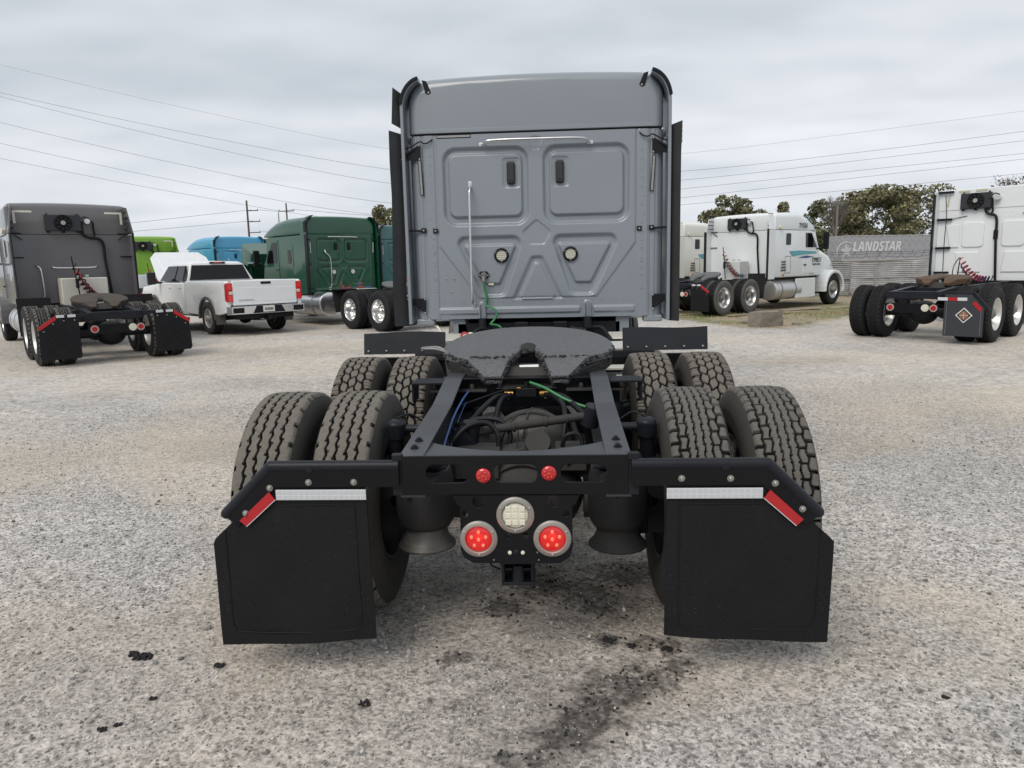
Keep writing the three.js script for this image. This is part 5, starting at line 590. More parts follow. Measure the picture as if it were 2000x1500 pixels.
// sleeper with the pressed back, as the grey one
function pressTractor(label, pos, turn, col, o = {}) {
  const t = thing('tractor_truck', label, 'truck', pos, turn, o.group), zb = o.zb ?? -3.53; const c = grp('sleeper_cab', t); const dy = o.dy ?? -0.18; c.position.y = dy;
  mesh('back_wall', wallCoarse, col, c).position.z = zb; mesh('roof_cap', roofCap(-2.8), col, c).position.z = zb + 0.012; cabBody(t, col, zb - 0.15, { cab: c, len: 2.5, winFrame: true, noDoor: false });
  for (const x of [-0.2195, 0.2125]) new B().box(x, 2.381, zb + 0.02, 0.075, 0.196, 0.05, [0, 0, 0], 0.015).mesh('vent_flap', M.black, c);
  for (const x of [-0.322, 0.3]) new B().cyl([x, 1.662, zb], [x, 1.662, zb + 0.02], 0.06, 0.06, 18).mesh('work_lamp', M.whiteLens, c);
  new B().tube([[-0.588, 2.285, zb + 0.012], [-0.58, 2.2, zb + 0.07], [-0.46, 2.05, zb + 0.08], [-0.45, 1.5, zb + 0.08], [-0.46, 1.262, zb + 0.05], [-0.5, 1.2, zb + 0.014]], 0.014, 40, 8).tube([[-0.468, 2.632, zb + 0.012], [-0.385, 2.655, zb + 0.07], [0.4, 2.652, zb + 0.07], [0.48, 2.622, zb + 0.012]], 0.014, 40, 8).mesh('grab_handle', M.alu, c);
  for (const [x, r] of [[-1.027, 0.04], [1.029, -0.06]]) new B().box(x, 2.35, zb + 0.012, 0.024, 0.3, 0.006, [0, 0, r]).mesh('reflective_strip', M.tapeWhite, c);
  for (const s of [-1, 1]) { const f = grp('side_fairing', t); f.position.y = dy; const outer = [[1.178, 1.06], [1.178, 2.75], [1.166, 2.93], [1.13, 3.07], [1.05, 3.18], [0.955, 3.225]], inner = [[0.945, 3.207], [1.04, 3.158], [1.11, 3.055], [1.143, 2.92], [1.15, 2.75], [1.148, 1.06]]; new B().ext(shp([...outer, ...inner].map(p => [p[0] * s, p[1]])), zb - 0.26, 0.34, [], 0.004).mesh('fairing_panel', col, f); new B().ext(shp([[1.181, 2.9], [1.135, 3.09], [1.055, 3.195], [0.94, 3.245], [0.935, 3.222], [1.04, 3.168], [1.115, 3.066], [1.158, 2.9]].map(p => [p[0] * s, p[1]])), zb - 0.04, 0.14).box(s * 1.2, 1.88, zb + 0.1, 0.02, 1.66, 0.16).box(s * 1.185, 2.92, zb + 0.05, 0.02, 0.3, 0.14).mesh('rubber_edge', M.black, f); const k = new B(); for (const y of [2.58, 1.9, 1.22]) k.box(s * 1.1, y, zb + 0.02, 0.16, 0.03, 0.02); k.mesh('fairing_strut', M.black, f); }
  const h = hood(t, col, zb - 0.15 - 2.5 - 0.4, {}); if (o.hoodOpen) { const a = -o.hoodOpen, P = V(0, 0.7, -1.4), R = P.clone().applyAxisAngle(V(1, 0, 0), a); h.rotation.x = a; h.position.add(P.sub(R)); new B().box(0, 1.25, zb - 3.75, 0.8, 0.9, 1.3, [0, 0, 0], 0.08).cyl([0.3, 1.5, zb - 3.5], [0.3, 1.5, zb - 4.2], 0.2, 0.2, 16).cyl([-0.2, 1.7, zb - 3.3], [-0.2, 1.7, zb - 4.0], 0.1, 0.1, 12).mesh('engine', M.dirtMetal, t); }
  new B().box(0, 0.9, zb - 1.4, 1.6, 0.22, 2.7).mesh('cab_underside', M.black, t); new B().box(0, 0.985, zb + 0.45, 1.1, 0.015, 0.8).mesh('deck_plate', M.diamond, t);
  chassis(t, { lamps: undefined }); duals(t, { hubMat: M.chrome, rimMat: std(0.8, 0.8, 0.8, 0.18, 1) }); for (const s of [-1, 1]) wheel(t, s * 1.03, TR, zb - 3.9, { tread: 'ribFar', steer: 1, far: 1, treadMat: M.rubber, wallMat: M.rubber, hubMat: M.greyMetal });
  flaps(t, 0.72, { sides: [-1, 1] }); fifthWheel(t, -0.72, 1.12, { tilt: 0.2 }); tanks(t, zb + 0.62, zb - 1.5, { r: 0.33 }); const cl = grp('coiled_lines', t); coil(new B(), [-0.3, 1.15, zb + 0.3], [-0.1, 1.05, zb + 0.45], 0.05, 5, 0.012).mesh('coiled_line', M.redHose, cl); coil(new B(), [0.2, 1.12, zb + 0.4], [0.5, 1.05, zb + 0.6], 0.05, 6, 0.012).mesh('coiled_line', M.blueHose, cl); coil(new B(), [0.25, 1.15, zb + 0.5], [0.15, 1.05, zb + 0.6], 0.05, 4, 0.012).mesh('coiled_line', M.redHose, cl);
  for (const s of [-1, 1]) { const q = grp('quarter_fender', t); new B().box(s * 0.94, 1.02, -1.98, 0.58, 0.03, 0.3).hex([[s * 0.65, 0.42, -1.98], [s * 1.23, 0.42, -1.98], [s * 1.23, 0.42, -2.0], [s * 0.65, 0.42, -2.0], [s * 0.65, 1.02, -2.12], [s * 1.23, 1.02, -2.12], [s * 1.23, 1.02, -2.14], [s * 0.65, 1.02, -2.14]]).mesh('flap', M.rubber, q); }
  return t;
}
pressTractor('dark green semi tractor with tilted hood and polished wheels beside the white pickup', [-3.414, 0, -16.24], 46.8 * D2R, paint(0.003, 0.075, 0.036, { roughness: 0.3, clearcoat: 0.5, clearcoatRoughness: 0.05 }), { hoodOpen: 1.15 });
pressTractor('teal semi tractor parked beyond the dark green one', [-2.69, 0, -21.43], 44 * D2R, paint(0.035, 0.15, 0.155), {});
pressTractor('sky blue semi tractor behind the white pickup', [-10.8, 0, -27.0], 52 * D2R, paint(0.07, 0.4, 0.66), {});

// right hand white tractor with embossed back and diamond badge on the flap
{
  const t = thing('tractor_truck', 'white semi tractor with rusty fifth wheel and diamond badge on its mud flap', 'truck', [7.14, 0, -11.77], -44.6 * D2R); const zb = -3.85, H = 3.02, w = 2.3, yb = 0.98, L = 2.4; const c = grp('sleeper_cab', t), col = M.white;
  mesh('cab_shell', loft([{ z: zb, p: ring(w - 0.06, yb, H - 0.02, 0.06, 0.03) }, { z: zb - 0.04, p: ring(w, yb, H, 0.08, 0.04) }, { z: zb - L * 0.7, p: ring(w, yb, H + 0.1, 0.16, 0.04) }, { z: zb - L, p: ring(w - 0.15, yb, H - 0.3, 0.2, 0.04) }, { z: zb - L - 0.45, p: ring(w - 0.32, yb, 1.88, 0.1, 0.05) }], 0.5), col, c);
  const pan = (pts, n = 'pressed_panel', d = 0.034) => { const s = shp(pts); const g = new THREE.ExtrudeGeometry(s, { depth: d * 0.4, bevelEnabled: true, bevelSize: 0.02, bevelThickness: d * 0.6, bevelSegments: 3, curveSegments: 6 }); return new B().add(g, [0, 0, zb - 0.006]).mesh(n, col, c); };
  for (const s of [-1, 1]) { pan(rrShape(s * 0.39 - 0.2, 1.74, s * 0.39 + 0.2, 2.26, 0.07)); pan([[s * 0.5, 1.18], [s * 0.92, 1.18], [s * 0.99, 1.6], [s * 0.55, 1.6]].map(p => [p[0] - s * 0.28, p[1]])); const q = [[0.68, 1.74], [0.83, 1.74], [0.93, 2.22], [0.68, 2.22]].map(p => [p[0] * s, p[1]]); pan(q); pan([[0.97, 1.15], [1.05, 1.15], [0.97, 1.62]].map(p => [p[0] * s, p[1]])); }
  { const b = new B(); text(b, 'INTERNATIONAL', 0.13, 0.008, [-0.02, 2.42, zb - 0.004], [0, 0, 0], [1.15, 1, 1]); b.mesh('embossed_letters', col, c); }
  new B().box(0, 2.56, zb + 0.003, w - 0.08, 0.008, 0.004).mesh('seam', M.greyMetal, c); new B().box(-0.62, H - 0.06, zb + 0.006, 0.22, 0.045, 0.005).box(-0.28, H - 0.055, zb + 0.006, 0.22, 0.045, 0.005).box(-0.93, H - 0.25, zb + 0.006, 0.04, 0.25, 0.005, [0, 0, -0.12]).box(0.62, H - 0.06, zb + 0.006, 0.22, 0.045, 0.005).mesh('reflective_strip', std(0.5, 0.48, 0.36, 0.5), c);
  acUnit(c, -0.36, 2.74, zb + 0.005, { w: 0.6, h: 0.34, hx: 0.62, hy: 1.02 });
  for (const x of [-0.47, -0.24]) { const l = grp('work_lamp', t, [x, 1.96, zb + 0.016]); new B().add(new THREE.TorusGeometry(0.052, 0.011, 8, 24)).mesh('bezel', M.greyMetal, l); new B().cyl([0, 0, -0.01], [0, 0, 0.008], 0.048, 0.048, 20).mesh('lens', M.cream, l); }
  new B().box(0.06, 1.98, zb + 0.02, 0.09, 0.2, 0.02).mesh('vent', M.black, c); const vs = new B(); for (let i = 0; i < 5; i++) vs.box(0.06, 1.9 + i * 0.038, zb + 0.033, 0.08, 0.012, 0.012, [0.5, 0, 0]); vs.mesh('vent_louvre', M.black, c);
  for (const s of [-1, 1]) { const e = grp('side_fairing', t), X = s * w / 2; new B().hex([[X, yb, zb - 0.02], [X, yb, zb + 0.22], [X - s * 0.025, yb, zb + 0.22], [X - s * 0.025, yb, zb - 0.02], [X, H - 0.06, zb - 0.02], [X, H - 0.06, zb + 0.22], [X - s * 0.025, H - 0.06, zb + 0.22], [X - s * 0.025, H - 0.06, zb - 0.02]]).mesh('fairing_panel', col, e); new B().box(X - s * 0.01, (H + yb) / 2 - 0.05, zb + 0.27, 0.03, H - yb - 0.1, 0.11).mesh('rubber_edge', M.black, e); for (const y of [2.97, 2.36, 1.72, 1.16]) new B().box(X - s * 0.17, y, zb + 0.05, 0.32, 0.05, 0.06, [0, 0, 0], 0.012).mesh('brace', M.black, e); new B().tube([[X - s * 0.16, 2.9, zb + 0.02], [X - s * 0.2, 2.4, zb + 0.02], [X - s * 0.19, 1.9, zb + 0.02], [X - s * 0.2, 1.2, zb + 0.02]], 0.007, 30, 5).tube([[X - s * 0.33, 2.37, zb + 0.03], [X - s * 0.5, 2.4, zb + 0.02], [X - s * 0.62, 2.42, zb + 0.02]], 0.007, 10, 5).mesh('wire', M.black, e); }
  const pg = grp('hose_tender', t); new B().cyl([-0.5, 0.98, zb + 0.5], [-0.46, 1.5, zb + 0.5], 0.013, 0.013, 8).tube([[-0.6, 1.0, zb + 0.5], [-0.58, 1.3, zb + 0.5], [-0.48, 1.5, zb + 0.5]], 0.01, 16, 6).mesh('stick', M.black, pg);[M.redHose, M.blueHose, M.black].forEach((m, i) => coil(new B(), [-0.44 + i * 0.03, 1.45 - i * 0.1, zb + 0.5], [0.1 + i * 0.05, 1.04, zb + 0.75 - i * 0.08], 0.06, 9, 0.011).mesh('coiled_line', m, pg));
  hood(t, col, zb - L - 0.45, {}); new B().box(0, 0.9, zb - 1.4, 1.9, 0.16, 2.9).mesh('cab_underside', M.black, t); chassis(t, { lamps: [[-0.36, 1], [0.24, 0], [0.38, 1]] }); duals(t, { treadMat: M.rubber, wallMat: M.rubber, rimMat: std(0.72, 0.72, 0.7, 0.35, 0.7) }); for (const s of [-1, 1]) wheel(t, s * 1.03, TR, zb - L - 1.2, { tread: 'ribFar', steer: 1, far: 1, treadMat: M.rubber, wallMat: M.rubber });
  fifthWheel(t, -0.95, 1.13, { tilt: 0.1, mat: M.rust, skirt: M.rust }); tanks(t, zb - 0.1, zb - 1.7);
  // right mud flap with badge; the left one is missing
  const z = 0.72, hg = grp('flap_hanger', t); new B().box(0.72, 0.9, z, 0.62, 0.05, 0.03).hex([[1.02, 0.875, z - 0.015], [1.26, 0.6, z - 0.015], [1.26, 0.6, z + 0.015], [1.02, 0.875, z + 0.015], [1.04, 0.925, z - 0.015], [1.29, 0.64, z - 0.015], [1.29, 0.64, z + 0.015], [1.04, 0.925, z + 0.015]]).box(0.46, 0.82, z - 0.2, 0.04, 0.1, 0.4).mesh('bar', M.frame, hg);
  const fl = grp('mud_flap', t); new B().ext(shp([[0.58, 0.88], [1.0, 0.88], [1.2, 0.64], [1.2, 0.15], [0.58, 0.15]]), z + 0.012, 0.01, [], 0.002).mesh('rubber_sheet', std(0.03, 0.034, 0.042, 0.5), fl); new B().box(0.62, 0.48, z + 0.024, 0.006, 0.6, 0.004).box(1.16, 0.42, z + 0.024, 0.006, 0.48, 0.004).mesh('edge_line', M.greyMetal, fl);
  new B().box(0.55, 0.8, z + 0.026, 0.16, 0.055, 0.004).box(0.86, 0.8, z + 0.026, 0.15, 0.055, 0.004).mesh('white_tape', M.tapeWhite, fl); new B().box(0.71, 0.8, z + 0.026, 0.14, 0.055, 0.004).box(1.1, 0.68, z + 0.026, 0.18, 0.06, 0.004, [0, 0, -0.85]).mesh('red_tape', M.tapeRed, fl);
  const dm = grp('badge', t, [0.9, 0.52, z + 0.022]); const dia = (r, z0, m, n) => new B().ext(shp([[0, r], [r, 0], [0, -r], [-r, 0]]), z0, 0.004).mesh(n, m, dm); dia(0.135, 0, std(0.7, 0.7, 0.7, 0.4), 'border'); dia(0.112, 0.003, std(0.02, 0.02, 0.02, 0.5), 'field'); for (const s of [-1, 1]) new B().ext(shp([[s * 0.012, 0.075], [s * 0.075, 0.012], [s * 0.012, 0.012]]), 0.006, 0.004).ext(shp([[s * 0.012, -0.075], [s * 0.075, -0.012], [s * 0.012, -0.012]]), 0.006, 0.004).mesh('emblem', std(0.3, 0.13, 0.075, 0.5), dm); new B().box(0, 0, 0.01, 0.012, 0.14, 0.004).box(0, 0, 0.0102, 0.14, 0.012, 0.004).mesh('emblem_cross', std(0.55, 0.5, 0.45, 0.5), dm);
}
// ---------------------------------------------------------------- white pickup with its bonnet up
{
  const t = thing('pickup_truck', 'white pickup truck with raised hood and red tail lamps', 'pickup', [-7.95, 0, -16.15], 47.4 * D2R), P = M.pickup; const ZB = 1.22, W = 0.985;
  const arch = (zc, r, n = 10) => { const a = []; for (let i = 0; i <= n; i++) { const q = mix(0, Math.PI, i / n); a.push([zc + r * Math.cos(q), 0.42 + r * Math.sin(q)]); } return a; };
  const ex = (nm, pts, x0, x1, mat, bev = 0.03) => { const g = new THREE.ExtrudeGeometry(shp(pts), { depth: x1 - x0 - 2 * bev, bevelEnabled: true, bevelSize: bev * 0.7, bevelThickness: bev, bevelOffset: -bev * 0.7, bevelSegments: 3 }); g.rotateY(-Math.PI / 2); return new B().add(toCreasedNormals(nrm(g), 0.6), [x1 - bev, 0, 0]).mesh(nm, mat, t); };
  // bed sides, inner walls
  for (const s of [-1, 1]) ex('bed_side', [[ZB, 0.58], [ZB, 1.3], [ZB - 0.05, 1.335], [-1.32, 1.335], [-1.32, 0.5], [-0.6, 0.48], ...arch(0, 0.5).reverse(), [0.6, 0.5]], s > 0 ? W - 0.11 : -W, s > 0 ? W : -W + 0.11, P);
  for (const s of [-1, 1]) { const b = new B(); const n = 16, a = []; for (let i = 0; i <= n; i++) { const q = mix(-0.05, Math.PI + 0.05, i / n); a.push([0.53 * Math.cos(q), 0.42 + 0.53 * Math.sin(q)]); } for (let i = n; i >= 0; i--) { const q = mix(-0.05, Math.PI + 0.05, i / n); a.push([0.475 * Math.cos(q), 0.42 + 0.475 * Math.sin(q)]); } for (const zc of [0, -3.75]) { const g = new THREE.ExtrudeGeometry(shp(a.map(p => [p[0] + zc, p[1]])), { depth: 0.05, bevelEnabled: true, bevelSize: 0.006, bevelThickness: 0.008 }); g.rotateY(-Math.PI / 2); b.add(g, [s > 0 ? W + 0.012 : -W + 0.04, 0, 0]); } b.mesh('wheel_arch_trim', std(0.09, 0.088, 0.085, 0.7), t); }
  new B().box(0, 0.78, -0.05, 1.75, 0.06, 2.5).box(0, 1.05, -1.3, 1.75, 0.55, 0.05).mesh('bed_floor', std(0.5, 0.5, 0.5, 0.6), t);
  // tailgate
  const tg = grp('tailgate', t); new B().add(new RoundedBoxGeometry(1.66, 0.6, 0.09, 3, 0.025), [0, 1.045, ZB + 0.005]).mesh('panel', P, tg); new B().add(new RoundedBoxGeometry(1.55, 0.34, 0.02, 2, 0.008), [0, 1.0, ZB + 0.045]).mesh('recess', P, tg); const tt = new B(); text(tt, 'CHEVROLET', 0.11, 0.006, [0.02, 1.07, ZB + 0.05], [0, 0, 0], [1.35, 1, 1]); tt.mesh('embossed_letters', P, tg); const t2 = new B(); text(t2, 'SILVERADO', 0.035, 0.006, [-0.5, 0.87, ZB + 0.052], [0, 0, 0], [1.5, 1, 1]); t2.mesh('nameplate', M.greyMetal, tg); new B().box(0.02, 1.275, ZB + 0.052, 0.26, 0.06, 0.014).mesh('handle', M.black, tg);
  for (const s of [-1, 1]) { const l = grp('tail_lamp', t); new B().add(new RoundedBoxGeometry(0.16, 0.46, 0.14, 3, 0.03), [s * 0.905, 1.065, ZB - 0.02]).mesh('red_lens', M.redLens, l); new B().box(s * 0.88, 1.05, ZB + 0.05, 0.09, 0.07, 0.02).mesh('white_lens', M.whiteLens, l); new B().box(s * 0.9, 1.19, ZB + 0.05, 0.1, 0.1, 0.015).box(s * 0.9, 0.92, ZB + 0.05, 0.1, 0.13, 0.015).mesh('bright_lens', new THREE.MeshPhysicalMaterial({ color: lin(0.75, 0.03, 0.03), roughness: 0.15, clearcoat: 1 }), l); }
  const bp = grp('rear_bumper', t); new B().hex([[-0.99, 0.52, ZB + 0.0], [0.99, 0.52, ZB + 0.0], [0.94, 0.54, ZB + 0.2], [-0.94, 0.54, ZB + 0.2], [-0.99, 0.73, ZB + 0.0], [0.99, 0.73, ZB + 0.0], [0.94, 0.72, ZB + 0.2], [-0.94, 0.72, ZB + 0.2]]).mesh('chrome_bar', std(0.75, 0.75, 0.76, 0.22, 0.9), bp); for (const s of [-1, 1]) new B().box(s * 0.78, 0.63, ZB + 0.195, 0.28, 0.13, 0.02, [0, 0, 0], 0.008).mesh('corner_step', M.black, bp); new B().hex([[-0.42, 0.55, ZB + 0.19], [0.42, 0.55, ZB + 0.19], [0.42, 0.55, ZB + 0.21], [-0.42, 0.55, ZB + 0.21], [-0.32, 0.725, ZB + 0.19], [0.32, 0.725, ZB + 0.19], [0.32, 0.725, ZB + 0.21], [-0.32, 0.725, ZB + 0.21]]).mesh('plate_recess', M.black, bp); new B().box(-0.02, 0.645, ZB + 0.215, 0.3, 0.15, 0.006).mesh('licence_plate', std(0.7, 0.7, 0.66, 0.5), bp); { const b = new B(), r = rng(8); for (let i = 0; i < 6; i++) b.box(-0.115 + i * 0.038, 0.64, ZB + 0.22, 0.02 + 0.01 * r(), 0.065, 0.003, [0, 0, 0], 0.0008); b.mesh('plate_characters', M.plateText, bp); }
  // cab lower body with front wing, greenhouse
  ex('cab_side_body', [[-1.36, 0.45], [-1.36, 1.3], [-3.35, 1.3], [-3.5, 1.27], [-4.6, 1.18], [-4.75, 1.0], [-4.78, 0.6], [-4.6, 0.5], ...arch(-3.75, 0.5).reverse().map(p => p).sort((a, b) => a[0] - b[0]).filter(p => true), [-3.1, 0.44]], -W, W, P, 0.06);
  const gh = (z, hw, y, r) => ({ z, p: ring(hw * 2, y[0], y[1], r, 0.02, 0.02) });
  mesh('greenhouse', loft([gh(-1.36, 0.93, [1.28, 1.32], 0.01), gh(-1.40, 0.86, [1.28, 1.5], 0.06), gh(-1.52, 0.76, [1.28, 1.79], 0.1), gh(-1.62, 0.735, [1.28, 1.83], 0.12), gh(-2.6, 0.74, [1.28, 1.86], 0.12), gh(-3.0, 0.76, [1.28, 1.80], 0.12), gh(-3.25, 0.82, [1.28, 1.62], 0.1), gh(-3.55, 0.9, [1.28, 1.33], 0.02)], 0.7), P, t);
  new B().hex([[-0.83, 1.36, -1.345], [0.83, 1.36, -1.345], [0.83, 1.36, -1.365], [-0.83, 1.36, -1.365], [-0.7, 1.75, -1.475], [0.7, 1.75, -1.475], [0.7, 1.75, -1.495], [-0.7, 1.75, -1.495]]).mesh('rear_window', M.glass, t);
  new B().box(0, 1.81, -1.50, 0.42, 0.045, 0.05, [-0.3, 0, 0]).mesh('lamp_housing', M.black, t); new B().box(0, 1.812, -1.478, 0.22, 0.03, 0.03, [-0.3, 0, 0]).mesh('high_brake_lamp', M.redLens, t);
  for (const s of [-1, 1]) { const q = (z0, z1, z2, z3, nm) => { const xs = y => s * mix(0.925, 0.772, (y - 1.34) / 0.42); new B().hex([[xs(1.34) - s * 0.03, 1.34, z0], [xs(1.34), 1.34, z0], [xs(1.34), 1.34, z1], [xs(1.34) - s * 0.03, 1.34, z1], [xs(1.74) - s * 0.03, 1.74, z3], [xs(1.74), 1.74, z3], [xs(1.74), 1.74, z2], [xs(1.74) - s * 0.03, 1.74, z2]]).mesh(nm, M.glass, t); }; q(-1.62, -2.16, -2.18, -1.72, 'side_window'); q(-2.24, -3.3, -2.95, -2.26, 'side_window');
    const dr = new B(); for (const [a, b] of [[-1.56, -2.2], [-2.22, -3.2]]) dr.box(s * (W + 0.0), 0.9, (a + b) / 2, 0.012, 0.74, Math.abs(a - b) - 0.015, [0, 0, 0], 0.005); dr.mesh('door', P, t); const hd = new B(); hd.box(s * (W + 0.012), 1.17, -1.7, 0.03, 0.035, 0.17).box(s * (W + 0.012), 1.17, -2.4, 0.03, 0.035, 0.17); hd.mesh('door_handle', P, t);
    const m = new B(); m.box(s * 1.22, 1.42, -3.1, 0.22, 0.34, 0.1, [0, 0, 0], 0.03); m.box(s * 1.05, 1.3, -3.1, 0.24, 0.06, 0.06); m.mesh('towing_mirror', std(0.02, 0.02, 0.02, 0.4), t); new B().box(s * 0.98, 0.36, -2.3, 0.2, 0.04, 1.7).mesh('running_board', M.black, t); new B().box(s * 0.9, 0.4, 0.62, 0.24, 0.26, 0.02, [0, 0, 0], 0.004).mesh('mud_flap', std(0.1, 0.095, 0.085, 0.8), t); }
  // raised bonnet
  const bn = grp('hood', t); { const g = new THREE.ExtrudeGeometry(shp([[-0.82, 0], [0.82, 0], [0.86, 0.15], [0.8, 1.0], [0.62, 1.22], [-0.62, 1.22], [-0.8, 1.0], [-0.86, 0.15]]), { depth: 0.03, bevelEnabled: true, bevelSize: 0.015, bevelThickness: 0.012, bevelSegments: 2 }); new B().add(g, [0, 1.28, -3.55], [-0.8, 0, 0]).mesh('outer_skin', P, bn); const r = new B(); r.add(new RoundedBoxGeometry(0.9, 0.12, 0.03, 2, 0.01), [0, 2.03, -4.29], [-0.8, 0, 0]).add(new RoundedBoxGeometry(0.1, 0.9, 0.04, 2, 0.01), [-0.55, 1.69, -3.93], [-0.8, 0, 0.12]).add(new RoundedBoxGeometry(0.1, 0.9, 0.04, 2, 0.01), [0.55, 1.69, -3.93], [-0.8, 0, -0.12]); r.mesh('inner_brace', P, bn); }
  new B().box(0, 1.0, -4.1, 1.4, 0.5, 1.0).mesh('engine_bay', M.black, t); new B().box(0, 0.5, -1.6, 1.5, 0.2, 5.6).cyl([-0.85, 0.4, 0], [0.85, 0.4, 0], 0.07, 0.07, 12).add(new THREE.SphereGeometry(0.18, 14, 10), [0, 0.4, 0]).mesh('underbody', M.black, t); new B().box(0, 0.42, ZB + 0.1, 0.1, 0.08, 0.3).mesh('hitch', M.black, t);
  const tr = makeTread('ribFar', 80, 20, 0.01, 0.41, 0.115), sd = makeSide(0.41, 0.115, 0.24, 40), rm = bake(makeRim(0.03, 0.24, 0.115)), hb = bake(hubGeo(0.03, 0.115)); for (const s of [-1, 1]) for (const z of [0, -3.75]) { const w = grp('wheel', t, [s * 0.85, 0.41, z]); mesh('tread_blocks', tr.top, M.rubber, w); mesh('tread_grooves', tr.low, M.rubber, w); mesh('sidewall', sd, M.wall, w); const r = mesh('rim', rm, std(0.55, 0.54, 0.5, 0.4, 0.6), w), h = mesh('hub', hb, std(0.5, 0.48, 0.42, 0.4, 0.6), w); h.scale.setScalar(0.8); if (s < 0) r.rotation.y = h.rotation.y = Math.PI; }
}
// ---------------------------------------------------------------- ground
const inPoly = (x, y, p) => { let c = false; for (let i = 0, j = p.length - 1; i < p.length; j = i++) if ((p[i][1] > y) !== (p[j][1] > y) && x < (p[j][0] - p[i][0]) * (y - p[i][1]) / (p[j][1] - p[i][1]) + p[i][0]) c = !c; return c; };
const DIRT = [[0.5, -20.5], [2.2, -19.0], [3.47, -17.4], [4.14, -15.5], [4.76, -14.3], [5.7, -14.35], [7.09, -16.2], [8.79, -18.2], [11, -19.6], [14, -20.5], [40, -21], [40, -45], [-2, -45], [-2, -24]];
const STAIN = [[-0.1, -0.6, 0.13], [0.08, -0.79, 0.17], [0.28, -0.76, 0.2], [0.5, -0.95, 0.2], [0.37, -0.57, 0.12], [0.05, -0.93, 0.14], [0.36, -0.29, 0.06], [0.49, -0.27, 0.08], [0.6, -0.25, 0.08], [0.62, -0.1, 0.09], [0.5, 0.0, 0.13], [0.40, 0.06, 0.14], [0.32, 0.12, 0.13], [0.25, 0.24, 0.12], [0.17, 0.36, 0.1], [0.1, 0.5, 0.09], [0.0, 0.5, 0.07], [-1.58, -0.12, 0.035], [-1.22, -0.06, 0.022], [-0.56, 0.19, 0.03], [-0.26, -0.14, 0.07], [-1.37, 0.17, 0.02]];
// damp, oil soaked ground
const DAMP = [[0.1, 0.2, 0.3, 0.16], [-0.1, 0.42, 0.3, 0.1], [0.38, 0.05, 0.2, 0.22], [0.2, 0.3, 0.2, 0.2], [0.1, 0.55, 0.25, 0.1], [0.15, -0.2, 0.4, 0.14], [0.15, -0.75, 0.5, 0.2], [0.55, -0.55, 0.35, 0.14], [-0.3, -0.2, 0.4, 0.1]];
// low frequency fields cached on a grid
function field(fn, x0, z0, x1, z1, n) { const d = new Float32Array((n + 1) * (n + 1)); for (let j = 0; j <= n; j++) for (let i = 0; i <= n; i++) d[j * (n + 1) + i] = fn(mix(x0, x1, i / n), mix(z0, z1, j / n)); return (x, z) => { const u = clamp((x - x0) / (x1 - x0)) * n, v = clamp((z - z0) / (z1 - z0)) * n, i = Math.min(n - 1, u | 0), j = Math.min(n - 1, v | 0), a = u - i, b = v - j, o = j * (n + 1) + i; return mix(mix(d[o], d[o + 1], a), mix(d[o + n + 1], d[o + n + 2], a), b); }; }
const PATCH = [[[[2.34, -3.03], [3.02, -3.32], [3.6, -3.92], [4.49, -4.3], [5.36, -4.26], [3.38, -1.54], [2.77, -1.47], [2.37, -1.81], [2.28, -2.32]], -0.45], [[[1.55, -0.92], [1.9, -0.8], [2.18, -0.5], [2.55, -0.41], [2.29, -0.06], [1.96, -0.12], [1.68, -0.36], [1.45, -0.59]], 0.4], [[[0.21, 0.51], [0.43, 0.3], [0.95, 0.0], [1.45, -0.08], [1.85, 0.05], [1.9, 0.8], [0.2, 0.8]], -0.5], [[[3.01, -5.1], [4.05, -5.32], [3.81, -4.33], [2.6, -3.09], [2.19, -2.82]], 0.45], [[[-4.77, -6.97], [-2.11, -3.22], [-1.78, -1.47], [-0.86, -0.07], [-1.04, 0.11], [-2.54, -1.94], [-4.08, -4.22]], 0.35], [[[-3.63, -1.95], [-3.74, -3.26], [-1.9, -1.47], [-1.67, -0.5], [-2.57, -0.59]], -0.35]];
const patchF = (x, z) => { const a = x + 0.5 * (fbm(x * 1.7, z * 1.7, 4) - 0.5), b = z + 0.5 * (fbm(x * 1.7 + 9, z * 1.7 + 4, 4) - 0.5); let s = 0; for (const [p, v] of PATCH) { const d = sdPoly(a, b, p); s += v * (1 - sst(-0.12, 0.1, d)); } return s; };
const tanF = (x, z) => clamp(0.48 + patchF(x, z) + 1.5 * (fbm(x * 0.33 + 3 + 0.3 * fbm(x, z, 2), z * 0.55 + 8, 4) - 0.5) + 0.5 * (fbm(x * 1.3 + 20, z * 2.2, 3) - 0.5));
const darkF = (x, z) => clamp(1.7 * (fbm(x * 0.5 + 50, z * 0.8 + 31, 4) - 0.43));
const dirtF = (x, z) => { let m = 0; const w = 0.5; for (const [a, b] of [[0, 0], [w, 0], [-w, 0], [0, w], [0, -w]]) m += inPoly(x + a + 0.7 * (fbm(x * 1.1, z * 1.1, 3) - 0.5), z + b + 0.9 * (fbm(x * 0.9 + 9, z * 0.9, 3) - 0.5), DIRT) ? 0.2 : 0; return m; };
const stainF = (x, z) => { let s = 0; for (const [a, b, r] of STAIN) { const d = Math.hypot((x - a), (z - b) * 1.15) / r; if (d < 1.6) s = Math.max(s, 1 - sst(0.2, 1.5, d + 0.9 * (fbm(x * 13, z * 13, 3) - 0.5))); } return s; };
